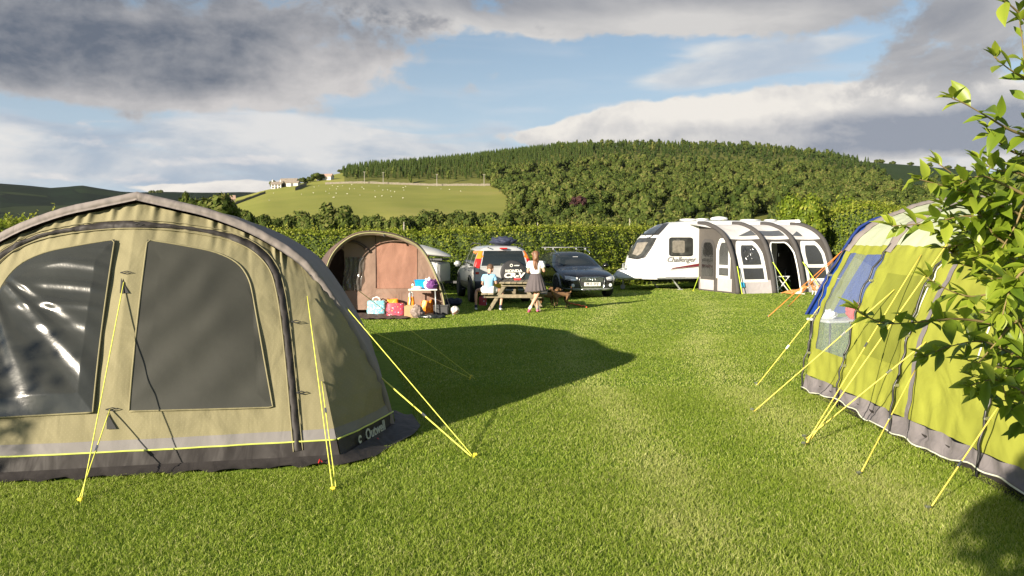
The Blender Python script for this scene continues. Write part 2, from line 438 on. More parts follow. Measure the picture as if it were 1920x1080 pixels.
# distant moor on the left, a heather and rough-grass hill, cloud shadow painted into its colour
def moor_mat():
    m, t, b = newmat('moorland_cloud_shade')
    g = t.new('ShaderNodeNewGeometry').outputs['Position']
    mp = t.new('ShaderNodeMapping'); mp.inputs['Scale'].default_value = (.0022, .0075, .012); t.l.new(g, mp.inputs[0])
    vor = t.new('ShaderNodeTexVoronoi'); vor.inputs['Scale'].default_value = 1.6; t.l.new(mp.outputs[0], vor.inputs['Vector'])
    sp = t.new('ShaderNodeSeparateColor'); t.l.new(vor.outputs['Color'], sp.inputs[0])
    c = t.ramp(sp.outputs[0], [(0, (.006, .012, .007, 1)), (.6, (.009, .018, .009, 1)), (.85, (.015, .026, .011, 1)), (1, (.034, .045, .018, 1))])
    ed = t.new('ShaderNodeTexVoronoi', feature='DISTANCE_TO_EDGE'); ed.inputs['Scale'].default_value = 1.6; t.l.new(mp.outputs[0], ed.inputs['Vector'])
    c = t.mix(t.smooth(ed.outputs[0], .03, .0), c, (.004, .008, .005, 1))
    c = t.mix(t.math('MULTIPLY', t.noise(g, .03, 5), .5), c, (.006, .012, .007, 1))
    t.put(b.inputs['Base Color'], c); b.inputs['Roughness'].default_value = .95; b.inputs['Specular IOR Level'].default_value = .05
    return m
far_py = pw([-2600, -800, -300, 0, 60, 100, 130, 158, 190, 230, 260, 330, 420, 500, 600, 800], [400, 350, 338, 344, 349, 353, 351, 348, 353, 359, 361, 360, 362, 361, 366, 400])
pxs = np.arange(-2600, 801, 10); ds = np.linspace(1500, 3400, 50)
V = np.zeros((len(ds), len(pxs), 3), np.float32)
for i, d in enumerate(ds):
    for j, p in enumerate(pxs):
        zr = zof(far_py(p), 2400)
        z = float(np.interp(d, [1500, 1750, 2400, 3400], [-5, 14, zr, -8])) + N1(p * .01, d * .003) * 5 * min(1, (d - 1500) / 500)
        V[i, j] = polar(p, d, z)
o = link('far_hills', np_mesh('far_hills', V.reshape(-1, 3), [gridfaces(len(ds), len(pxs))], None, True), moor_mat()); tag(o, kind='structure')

def ground_mat():
    m, t, b = newmat('lawn_soil')
    g = t.new('ShaderNodeNewGeometry').outputs['Position']
    n1 = t.noise(g, .35, 5); n2 = t.noise(g, 9, 5); n3 = t.noise(g, 120, 3)
    c = t.ramp(n2, [(.3, (.10, .18, .014, 1)), (.6, (.16, .26, .022, 1)), (.8, (.20, .27, .04, 1))])
    c = t.mix(t.math('MULTIPLY', t.smooth(n1, .45, .7), .35), c, (.23, .26, .045, 1))
    c = t.mix(t.math('MULTIPLY', n3, .4), c, (.07, .11, .012, 1))
    t.put(b.inputs['Base Color'], c); b.inputs['Roughness'].default_value = .9; b.inputs['Specular IOR Level'].default_value = .15
    bn = t.new('ShaderNodeBump'); bn.inputs['Strength'].default_value = .6; bn.inputs['Distance'].default_value = .03
    t.put(bn.inputs['Height'], n3); t.put(b.inputs['Normal'], bn.outputs[0])
    return m
mb = MB(); rr = [0, 3, 8, 20, 45, 100, 250, 700, 2000, 6500]
mb.grid([[Vector((r * math.cos(a), r * math.sin(a), 0)) for a in np.linspace(0, 2 * math.pi, 65)[:-1]] for r in rr[1:]], closed=True)
n0 = len(mb.v); mb.add([(0, 0, 0)] + [mb.v[k].copy() for k in range(64)], [[0, k + 1, (k + 1) % 64 + 1] for k in range(64)])
o = mb.build('ground', ground_mat(), weld=True); tag(o, kind='structure')

# ------------------------------------------------------------------ grass blades
# lawn footprints that carry no grass (tents stand there)
LT_O = G(205, 892); LT_E1 = Vector((.979, .203, 0)).normalized(); LT_E2 = Vector((-LT_E1.y, LT_E1.x, 0))
def in_left_tent(x, y):
    u = (x - LT_O.x) * LT_E1.x + (y - LT_O.y) * LT_E1.y; w = (x - LT_O.x) * LT_E2.x + (y - LT_O.y) * LT_E2.y
    edge = np.interp(w, [-.2, 0, 1.06, 7], [1.6, 1.78, 2.42, 2.42])
    return (np.abs(u) < edge) & (w > -.10 + .03 * np.sin(u * 5)) & (w < 6.5)
def grass():
    parts = []
    for d0, d1, den, h0, h1, wd in [(1.6, 3.6, 900, .025, .045, .003), (3.6, 6, 10500, .018, .038, .0021), (6, 9.5, 6500, .016, .032, .0027), (9.5, 15, 2400, .014, .026, .0045), (15, 24, 800, .011, .020, .008), (24, 34, 300, .010, .018, .013)]:
        k = .86 if d1 < 20 else .8
        area = k * (d1 * d1 - d0 * d0) + 3 * (d1 - d0)
        n = int(area * den)
        y = np.sqrt(rng.uniform(d0 * d0, d1 * d1, n)); x = rng.uniform(-1, 1, n) * (y * k + 1.5)
        keep = ~in_left_tent(x, y); keep &= ~((x > 3.58) & (y < 9.3) & (y > 2.6) & (x < 6.8))
        x, y = x[keep], y[keep]; n = len(x)
        # clumps: height and lean follow low-frequency waves
        cl = .5 + .5 * np.sin(x * 3.1 + 1.3 * np.sin(y * 2.3)) * np.sin(y * 2.7 + 1.1 * np.sin(x * 1.9))
        h = rng.uniform(h0, h1, n) * (.75 + .5 * cl); a = rng.uniform(0, 2 * np.pi, n)
        wv = wd * rng.uniform(.7, 1.3, n); la = rng.uniform(0, 2 * np.pi, n) + np.sin(x * 2.1 + y) * .6; ln = h * rng.uniform(.3, 1.5, n)
        dx, dy = np.cos(a) * wv, np.sin(a) * wv; lx, ly = np.cos(la) * ln, np.sin(la) * ln
        V = np.zeros((n, 5, 3), np.float32)
        V[:, 0] = np.stack([x - dx, y - dy, 0 * x - .004], 1); V[:, 1] = np.stack([x + dx, y + dy, 0 * x - .004], 1)
        V[:, 2] = np.stack([x - dx * .8 + lx * .35, y - dy * .8 + ly * .35, h * .6], 1); V[:, 3] = np.stack([x + dx * .8 + lx * .35, y + dy * .8 + ly * .35, h * .6], 1)
        V[:, 4] = np.stack([x + lx, y + ly, h * (1 - .15 * ln / h)], 1)
        track = np.exp(-((x - (.15 + .10 * y + .5 * np.sin(y * .35))) / .35) ** 2) + np.exp(-((x - (1.55 + .16 * y + .5 * np.sin(y * .3 + 1))) / .4) ** 2)
        h *= 1 - .35 * np.clip(track, 0, 1); tint = np.clip(rng.normal(.45, .2, n) + (rng.random(n) < .10) * .5 + .30 * track + .06 * (cl - .5), 0, 1)
        parts.append((V, np.repeat(tint, 5)))
    V = np.concatenate([p[0].reshape(-1, 3) for p in parts]); T = np.concatenate([p[1] for p in parts])
    b = np.arange(len(V) // 5)[:, None] * 5
    return np_mesh('grass', V, [b + np.array([[0, 1, 3, 2]]), b + np.array([[2, 3, 4]])], T)
gm = leafmat('grass_blade', (.145, .225, .022), (.300, .390, .048), (.52, .53, .20), transl=.48, rough=.55, spec=.2, posvar=(.9, .55))
o = link('grass', grass(), gm); tag(o, 'short mown lawn grass of the campsite', 'grass', kind='stuff')

# ------------------------------------------------------------------ foliage generators
ICO = {}
def ico(sub):
    if sub not in ICO:
        bm = bmesh.new(); bmesh.ops.create_icosphere(bm, subdivisions=sub, radius=1); bm.verts.index_update()
        ICO[sub] = (np.array([v.co[:] for v in bm.verts], np.float32), np.array([[v.index for v in f.verts] for f in bm.faces])); bm.free()
    return ICO[sub]
def leaf_quads(P, Nn, size, spread=.8, aspect=1.6):
    """one bent leaf-clump quad at every P, facing roughly Nn"""
    n = len(P); nn = Nn + rng.normal(0, spread, (n, 3)); nn /= np.linalg.norm(nn, axis=1, keepdims=True) + 1e-9
    r = rng.normal(0, 1, (n, 3)); x = np.cross(nn, r); x /= np.linalg.norm(x, axis=1, keepdims=True) + 1e-9; y = np.cross(nn, x)
    s = (size * rng.uniform(.6, 1.35, n))[:, None]
    V = np.stack([P - x * s * .5 * aspect, P - y * s * .45, P + x * s * .5 * aspect + nn * s * .2, P + y * s * .45], 1)
    return V.reshape(-1, 3), np.arange(n * 4).reshape(-1, 4)
def crown(n, rx, rz, lumps, leaf, seed, core=2, flat=0.0):
    """crown of leaf clumps spread over many lumps; base of crown at z=0, height 2*rz. returns verts, [faces..], tint"""
    global rng
    keep = rng; rng = np.random.default_rng(seed)
    C = rng.normal(0, 1, (lumps, 3)); C /= np.linalg.norm(C, axis=1, keepdims=True); C *= rng.uniform(.35, .72, (lumps, 1))
    C[:, 2] = C[:, 2] * .95 + .05; rad_ = rng.uniform(.26, .46, lumps)
    k = rng.integers(0, lumps, n); u = rng.normal(0, 1, (n, 3)); u /= np.linalg.norm(u, axis=1, keepdims=True)
    P = C[k] + u * (rad_[k] * rng.uniform(.72, 1.08, n))[:, None]
    S = np.array([rx, rx, rz]); Nn = u + C[k] * .6; Nn /= np.linalg.norm(Nn, axis=1, keepdims=True)
    V, Fq = leaf_quads(P * S, Nn, leaf, .5); T = np.repeat(np.clip(rng.normal(.5, .17, n) + (rng.random(lumps)[k] - .5) * .35, 0, 1), 4)
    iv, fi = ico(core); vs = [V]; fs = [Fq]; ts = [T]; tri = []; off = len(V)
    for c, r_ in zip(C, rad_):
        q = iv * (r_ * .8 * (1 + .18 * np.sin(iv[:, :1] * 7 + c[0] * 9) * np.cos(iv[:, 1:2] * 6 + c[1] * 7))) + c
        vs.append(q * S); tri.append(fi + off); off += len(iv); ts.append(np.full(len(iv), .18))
    V = np.concatenate(vs); V[:, 2] += rz
    rng = keep
    return V.astype(np.float32), [Fq, np.concatenate(tri)], np.concatenate(ts).astype(np.float32)
def conifer(h, r, seed, rings=9, n=7):
    rg = np.random.default_rng(seed); V = []; Fq = []; T = []
    for i in range(rings):
        f = i / (rings - 1); z = h * (.18 + .8 * f); rr_ = r * (1 - f) ** .6 * rg.uniform(.8, 1.15) + .12 * r
        a0 = rg.uniform(0, 6)
        for k in range(n):
            a = a0 + 2 * math.pi * k / n + rg.uniform(-.25, .25); l = rr_ * rg.uniform(.7, 1.25); da = math.pi / n * 1.3; b = len(V)
            V += [(0, 0, z + h * .10), (math.cos(a - da) * l * .75, math.sin(a - da) * l * .75, z - h * .01), (math.cos(a) * l, math.sin(a) * l, z - h * .05), (math.cos(a + da) * l * .75, math.sin(a + da) * l * .75, z - h * .01)]
            Fq.append([b, b + 1, b + 2, b + 3]); T += [.4 + .3 * rg.random()] * 4
    return np.array(V, np.float32), [np.array(Fq)], np.array(T, np.float32)
def trunk_arr(h, r, seed=0):
    n = 6; V = []; F = []
    for i, z in enumerate((0, h * .5, h)):
        for k in range(n): V.append((math.cos(6.283 * k / n) * r * (1 - .3 * i), math.sin(6.283 * k / n) * r * (1 - .3 * i), z))
    for i in range(2):
        for k in range(n): F.append([i * n + k, i * n + (k + 1) % n, (i + 1) * n + (k + 1) % n, (i + 1) * n + k])
    return np.array(V, np.float32), [np.array(F)], np.zeros(len(V), np.float32)
def join(parts):
    off = 0; vs, ts, fs = [], [], {}
    for V, F, T in parts:
        vs.append(V); ts.append(T)
        for f in F: fs.setdefault(f.shape[1], []).append(f + off)
        off += len(V)
    return np.concatenate(vs), [np.concatenate(v) for v in fs.values()], np.concatenate(ts)
def scatter(variants, pts, name, mat, label, cat):
    """pts: (x,y,z,scale,widthscale,tint shift) -> one merged 'stuff' mesh"""
    parts = []
    for k, (V, F, T) in enumerate(variants):
        q = pts[k::len(variants)]
        if not len(q): continue
        q = np.array(q, np.float32); n = len(q); a = rng.uniform(0, 2 * np.pi, n); c, s = np.cos(a)[:, None], np.sin(a)[:, None]
        X = (V[None, :, 0] * c - V[None, :, 1] * s) * q[:, 4:5] + q[:, 0:1]; Y = (V[None, :, 0] * s + V[None, :, 1] * c) * q[:, 4:5] + q[:, 1:2]
        Z = V[None, :, 2] * q[:, 3:4] + q[:, 2:3]
        VV = np.stack([X, Y, Z], -1).reshape(-1, 3); TT = np.clip(T[None] + q[:, 5:6], 0, 1).ravel()
        o_ = (np.arange(n) * len(V))[:, None, None]
        parts.append((VV, [(f[None] + o_).reshape(-1, f.shape[1]) for f in F], TT))
    V, F, T = join(parts)
    o = link(name, np_mesh(name, V, F, T), mat); return tag(o, label, cat, kind='stuff')
# ------------------------------------------------------------------ woods on the hill
m_broad = leafmat('broadleaf', (.032, .052, .010), (.092, .118, .024), (.165, .155, .050), transl=.2, rough=.8, spec=.1, posvar=(.03, .5))
m_conif = leafmat('conifer_needles', (.020, .042, .012), (.060, .090, .020), (.10, .12, .035), transl=.2, rough=.8, spec=.1, posvar=(.02, .4))
m_trunk = M('bark', (.10, .08, .055), .9, var=.35, vs=3, bump=.5, bs=20)
broad = [crown(520, 6.3, 6.2, 11, .95, 100 + k) for k in range(5)]
birch = [crown(110, 2.3, 5.4, 5, .95, 200 + k) for k in range(3)]
pine = [conifer(15, 2.9, 300 + k) for k in range(4)]
pts_b, pts_c, pts_p, pts_i, pts_r = [], [], [], [], []
scots = [crown(90, 2.2, 4.2, 4, 1.0, 260 + k, core=1) for k in range(4)]
def world_uniform(px0, px1, d0, d1, n):
    d = np.sqrt(rng.uniform(d0 * d0, d1 * d1, n)); p = rng.uniform(px0, px1, n); return zip(p, d)
def poisson(px0, px1, d0, d1, gap, ok, tries):
    cell = {}; out = []
    for p, d in world_uniform(px0, px1, d0, d1, tries):
        x = (p - 960) / FPX * d; c = (int(x // gap), int(d // gap))
        if any(q in cell and (cell[q][0] - x) ** 2 + (cell[q][1] - d) ** 2 < gap * gap for q in [(c[0] + i, c[1] + j) for i in (-1, 0, 1) for j in (-1, 0, 1)]): continue
        if not ok(p, d): continue
        cell[c] = (x, d); out.append((p, d, x))
    return out
# broadleaf wood: lower slope, right of the pasture
for p, d, x in poisson(900, 2500, 268, 830, 9.2, lambda p, d: p > decid_left(d) + max(0, 322 - d) * .5 + N1(p * .03, d * .03) * 8 and zone(p, d) in (0, 1) and not (p > 1676 and p < 1740 and d > 470 and d < 700) and d < 640 + 70 * (1 - abs(p - 1300) / 900) + N1(p * .015, 3) * 60, 26000):
    s = random.uniform(.62, 1.1); pts_b.append((x, d, hill_z(p, d) - 1.5, s * random.uniform(.85, 1.15), s, random.gauss(0, .14)))
# conifers: plantation over the pasture, ragged dark pines along the brow
for p, d, x in poisson(600, 2100, 612, 1215, 5.2, lambda p, d: zone(p, d) == 1 and d > 640 + (0 if p < 930 else min(1, (p - 930) / 200) * 60) and d < ridge_d(p) + 12, 46000):
    top = d > ridge_d(p) * .93
    dense = p < 1120
    if random.random() < (.45 if top and p > 1000 else .3 if not dense else .0): continue
    s = random.uniform(.42, .62) if dense and not top else random.uniform(.32, .70)
    if (p > 1110 and random.random() < .75) or (top and random.random() < .4): pts_r.append((x, d, hill_z(p, d) - .6, s * 1.35, s * 1.5, random.gauss(-.14, .1))); continue
    pts_c.append((x, d, hill_z(p, d) - .6, s, s * random.uniform(.8, 1.05), random.gauss(-.02 if dense else -.12, .1) - (.12 if p > 1150 and top else 0)))
for p, d, x in poisson(640, 1560, 612, 1120, 17, lambda p, d: zone(p, d) in (1, 3) and (d < 650 or (p > 1040 and d > 800)), 4000):
    s = random.uniform(.75, 1.15); pts_i.append((x, d, hill_z(p, d), s, s, random.gauss(.05, .12)))
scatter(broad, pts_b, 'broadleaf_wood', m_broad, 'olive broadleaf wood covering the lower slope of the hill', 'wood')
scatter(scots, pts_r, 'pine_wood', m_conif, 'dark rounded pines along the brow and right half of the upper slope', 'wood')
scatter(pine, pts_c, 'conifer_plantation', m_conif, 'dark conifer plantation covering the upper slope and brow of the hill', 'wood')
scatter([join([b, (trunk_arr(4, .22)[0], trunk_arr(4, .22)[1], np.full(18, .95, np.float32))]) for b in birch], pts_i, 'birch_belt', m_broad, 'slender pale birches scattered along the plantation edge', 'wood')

# ------------------------------------------------------------------ single trees in the valley, by the farm and on the skyline
vt = []
for k in range(5):
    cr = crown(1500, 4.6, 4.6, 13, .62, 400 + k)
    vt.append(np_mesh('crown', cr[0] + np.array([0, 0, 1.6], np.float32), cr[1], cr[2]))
    vt[-1].materials.append(m_broad)
def trunk_mesh(h=3.6, r=.28):
    mb = MB(); mb.tube([(0, 0, -.3), (.05, 0, h * .4), (.0, .08, h * .8), (.1, .05, h * 1.3)], [r * 1.3, r, r * .8, r * .4], 8)
    for a in (0.4, 2.4, 4.4): mb.tube([(0, 0, h * .75), (math.cos(a) * 1.0, math.sin(a) * 1.0, h * 1.25), (math.cos(a) * 1.9, math.sin(a) * 1.9, h * 1.75)], [r * .5, r * .32, r * .12], 6)
    o = mb.build('trunk', m_trunk, smooth=True); me = o.data; bpy.data.objects.remove(o); return me
tmesh = trunk_mesh()
def tree(name, label, loc, s, ws, k, group=None, crown_me=None, trunk=True):
    r = thing(name, label, 'tree', loc, random.uniform(0, 6), group); r.scale = (ws, ws, s)
    o = bpy.data.objects.new('crown', crown_me or vt[k % len(vt)]); COL.objects.link(o); o.parent = r
    if trunk: o = bpy.data.objects.new('trunk', tmesh); COL.objects.link(o); o.parent = r
    return r
def land(px, d):
    return Vector(((px - 960) / FPX * d, d, hill_z(px, d) if d > 205 else 0.0))
# belt of trees at the foot of the pasture
belt = []
for p in list(range(455, 985, 21)) + list(range(985, 1330, 26)):
    d = 262 + random.uniform(-12, 26); py = 402 - 9 * N1(p * .013, 2) + random.uniform(-5, 5) - (8 if 770 < p < 960 else 0)
    belt.append((p + random.uniform(-5, 5), d, py))
for i, (p, d, py) in enumerate(belt):
    L = land(p, d); h = max(5.5, zof(py, d) - L.z); s = h / 10.4
    tree('valley_tree', 'green broadleaf tree in the belt between the hedge and the sunny pasture', L, s, s * random.uniform(.8, 1.15), i, 'trees along the foot of the pasture')
big = tree('valley_tree', 'large round olive tree standing out above the belt below the pasture', land(636, 205), (zof(383, 205) + 1) / 10.4, 1.25, 3)
big = tree('valley_tree', 'dark broad tree just right of the ridge of the large cream tent', land(395, 118), zof(364, 118) / 10.4, 1.0, 1)
tree('valley_tree', 'pale feathery tree behind the left slope of the cream tent roof line', land(352, 200), zof(356, 200) / 10.4, .62, 2)
tree('valley_tree', 'low dark tree at the left end of the belt beside the sunny pasture', land(447, 190), zof(390, 190) / 10.4, .9, 0)
for p, py, d in [(470, 396, 150), (500, 402, 150), (545, 400, 165), (580, 404, 150), (690, 402, 170), (735, 404, 160)]:
    L = land(p, d); tree('valley_tree', 'small pale green tree in front of the belt, close behind the hedge', L, zof(py, d) / 10.4, .42, p, 'small trees behind the hedge')
# copper beech in the wood edge
pb = leafmat('copper_leaf', (.02, .008, .008), (.06, .022, .02), (.10, .04, .03), transl=.1, rough=.8)
cb = crown(1200, 4.4, 4.4, 10, .6, 480); cme = np_mesh('crown', cb[0] + np.array([0, 0, 1.6], np.float32), cb[1], cb[2]); cme.materials.append(pb)
tree('copper_beech', 'dark purple copper beech among the green broadleaf trees of the wood', land(1084, 318) + Vector((0, 0, 2)), .85, .8, 0, crown_me=cme)
# by the farm
farm_g = 'trees around the hill farm'
for k, (p, py, w) in enumerate([(513, 338, .62), (531, 346, .35), (573, 333, .85), (584, 331, .9), (597, 324, .95), (604, 326, .8), (555, 337, .5), (560, 338, .45)]):
    d = 622 + k * 3; L = land(p, d); L.z -= 1
    tree('farm_tree', 'dark round tree beside the white farmhouse on the hill' if p < 540 else 'dark tree in the clump right of the farm buildings on the hill', L, (zof(py, d) - L.z) / 10.4, w * 1.15, k, farm_g if p > 540 else None)['label'] = ('small dark bush in front of the white farmhouse on the hill' if 525 < p < 535 else 'tall dark tree left of the white farmhouse on the hill' if p < 520 else 'dark tree in the clump around the farm buildings on the hill')
for p, py in [(651, 319), (665, 317), (684, 318), (641, 322)]:
    d = 800; L = land(p, d); L.z -= .5
    tree('skyline_tree', 'small dark tree on the grassy skyline left of the plantation', L, max(.5, (zof(py, d) - L.z) / 10.4), .8, p, 'trees on the skyline left of the plantation')
for p, py in [(1583, 298), (1597, 301), (1640, 300), (1648, 299), (1668, 303), (1702, 310), (1739, 305), (1772, 318), (1790, 319), (1800, 322)]:
    d = 1085; L = land(p, d); L.z -= 1
    tree('skyline_tree', 'lone dark tree on the bare shaded ridge at right', L, max(.7, (zof(py, d) - L.z) / 10.4), 1.1, p, 'lone trees on the bare ridge')
# tree tops on the far moor
for p in (287, 292, 300, 306):
    d = 2380; L = Vector(((p - 960) / FPX * d, d, zof(far_py(p), 2400) - 11))
    tree('skyline_tree', 'far dark tree of the clump on the moor skyline behind the cream tent', L, 1.5, 1.7, p, 'clump on the far moor skyline')

# ------------------------------------------------------------------ hill farm, walls, poles, sheep
m_white = M('limewash', (.56, .54, .50), .85, var=.1, vs=.6)
m_stone = M('field_stone', (.19, .165, .125), .9, var=.3, vs=1.2, bump=.5, bs=4)
m_slate = M('stone_slate', (.24, .20, .16), .8, var=.25, vs=.8)
m_pink = M('weathered_tile', (.36, .24, .18), .85, var=.2, vs=.8)
m_dark = M('dark_opening', (.02, .02, .022), .4)
def house(label, px, d, w, dep, h, rh, rz, wall, roof, wins, chim=1, cat='farmhouse'):
    L = land(px, d); L.z -= .6
    r = thing('farmhouse' if cat == 'farmhouse' else 'barn', label, cat, L, rz)
    mb = MB(); a, b = w / 2, dep / 2
    mb.add([(-a, -b, 0), (a, -b, 0), (a, b, 0), (-a, b, 0), (-a, -b, h), (a, -b, h), (a, b, h), (-a, b, h), (-a, 0, h + rh), (a, 0, h + rh)],
           [[0, 1, 5, 4], [1, 2, 6, 9, 5], [2, 3, 7, 6], [3, 0, 4, 8, 7]])
    mb.build('wall', wall, r)
    mb = MB(); e = .4
    for s in (-1, 1):
        p = [(-a - e, s * (b + e), h - e * rh / b), (a + e, s * (b + e), h - e * rh / b), (a + e, 0, h + rh + .02), (-a - e, 0, h + rh + .02)]
        mb.prism([Vector(q) for q in p], (0, 0, .22))
    rf = mb.build('roof', roof, r)
    for k in range(chim):
        MB().box((-a * .8 + k * a * 1.6, 0, h + rh + .6), (.8, .7, 1.6)).lathe([(.16, 0), (.13, .5)], (-a * .8 + k * a * 1.6, 0, h + rh + 1.4), n=8).build('chimney', wall, rf)
    for x, z, ww, hh in wins:
        f = MB().box((x, -b - .03, z), (ww + .24, .1, hh + .24)).build('window' if hh < 1.9 else 'door', m_stone, r)
        MB().box((x, -b - .09, z), (ww, .06, hh)).build('pane' if hh < 1.9 else 'door_leaf', m_dark, f)
house('white farmhouse, leftmost building of the farm on the hill pasture', 521, 612, 7.5, 5, 3.8, 1.8, R(8), m_white, m_slate, [(-2.3, 2.9, .9, 1), (0, 2.9, .9, 1), (2.3, 2.9, .9, 1), (-2.3, 1.2, .9, 1.1), (2.3, 1.2, .9, 1.1), (0, 1.0, .9, 1.95)], 2)
house('long grey stone barn right of the white farmhouse', 545, 618, 13, 7, 4.0, 2.4, R(-6), m_stone, m_slate, [(-3.5, 1.4, 2.2, 2.4), (2.5, 2.2, 1, 1.1)], 0, 'barn')
house('low pale barn in front of the long stone barn', 552, 604, 9, 5, 2.8, 1.5, R(-4), m_white, m_slate, [(0, 1.3, 1.8, 2.1)], 0, 'barn')
house('pink roofed barn, rightmost of the hill farm beside the tree clump', 612, 640, 12, 6, 3.2, 2.0, R(-10), m_white, m_pink, [(-2, 1.4, 1.6, 2.2), (3, 1.8, 1, 1)], 0, 'barn')
house('lone stone cottage low on the left end of the pasture', 432, 560, 8, 6, 3.6, 2.6, R(20), m_stone, m_pink, [(-1.8, 1.6, 1, 1.2), (1.8, 1.6, 1, 1.2)], 1)
def wall_line(label, a, b, n=24, h=1.5):
    mb = MB(); L0 = land(*a); r0 = []
    rows = []
    for i in range(n + 1):
        p, d = a[0] + (b[0] - a[0]) * i / n, a[1] + (b[1] - a[1]) * i / n; q = land(p, d); hh = h * random.uniform(.85, 1.15)
        rows.append([q + Vector((0, -.5, -1)), q + Vector((0, -.3, hh)), q + Vector((0, .3, hh)), q + Vector((0, .5, -1))])
    mb.grid(rows); o = mb.build('dry_stone_wall', m_stone); tag(o, label, 'wall')
wall_line('dry stone wall along the top of the pasture under the plantation', (612, 603), (925, 606), 60)
wall_line('dry stone wall slanting down the left end of the pasture', (500, 560), (415, 470), 30)
wall_line('dark field wall dropping from the farm into the pasture', (577, 596), (556, 545), 14, 2.2)
m_pole = M('grey_timber', (.30, .27, .23), .85, var=.2, vs=2)
for i, p in enumerate([685, 720, 820, 908]):
    L = land(p, 600)
    mb = MB().lathe([(.26, -.5), (.2, 5), (.16, 9.2)], n=8).box((0, 0, 8.8), (1.9, .14, .16)).box((-.7, 0, 9.0), (.1, .1, .24)).box((.7, 0, 9.0), (.1, .1, .24))
    if i == 0: pole0 = mb.build('utility_pole', m_pole); o = pole0
    else: o = pole0.copy(); COL.objects.link(o)
    o.location = L; tag(o, 'grey timber utility pole at the upper edge of the pasture', 'utility pole', 'utility poles along the pasture top')
for p, d, top, lab in [(758, 60, 417, 'slim grey pole just behind the hedge left of the silver trailer'), (1008, 70, 418, 'slim grey pole behind the hedge above the two parked cars'), (1180, 70, 411, 'slim grey pole behind the hedge left of the white caravan')]:
    o = MB().lathe([(.06, 0), (.045, zof(top, d)), (.01, zof(top, d) + .05)], n=8).box((0, -.05, zof(top, d) - .25), (.09, .05, .12)).build('fence_pole', m_pole)
    o.location = land(p, d); tag(o, lab, 'pole')
m_wool = M('fleece', (.55, .52, .42), .95, var=.15, vs=5)
mb = MB()
v, f = ico(3); mb.add([(q[0] * .62, q[1] * .34, q[2] * .36 + .72) for q in v], [list(k) for k in f])
v, f = ico(2); mb.add([(q[0] * .2 + .74, q[1] * .13, q[2] * .16 + .92) for q in v], [list(k) for k in f])
for x in (-.38, .38):
    for y in (-.16, .16): mb.tube([(x, y, .6), (x, y, 0)], [.08, .05], 6)
for s in (-1, 1): mb.add([(.66, s * .1, 1.0), (.62, s * .26, .98), (.70, s * .12, .93)], [[0, 1, 2]])
sheep = mb.build('sheep', m_wool, smooth=True); first = True
spots = [(random.gauss(640, 75), random.uniform(440, 585)) for _ in range(30)] + [(random.uniform(560, 930), random.uniform(400, 590)) for _ in range(12)]
for p, d in spots:
    p = min(max(p, 500), 925)
    if first: o = sheep; first = False
    else: o = sheep.copy(); COL.objects.link(o)
    o.location = land(p, d) + Vector((0, 0, -.05)); o.rotation_euler = (0, 0, random.uniform(0, 6.28)); o.scale = (.55,) * 3
    tag(o, 'white sheep grazing on the sunlit hill pasture', 'sheep', 'sheep on the hill pasture')

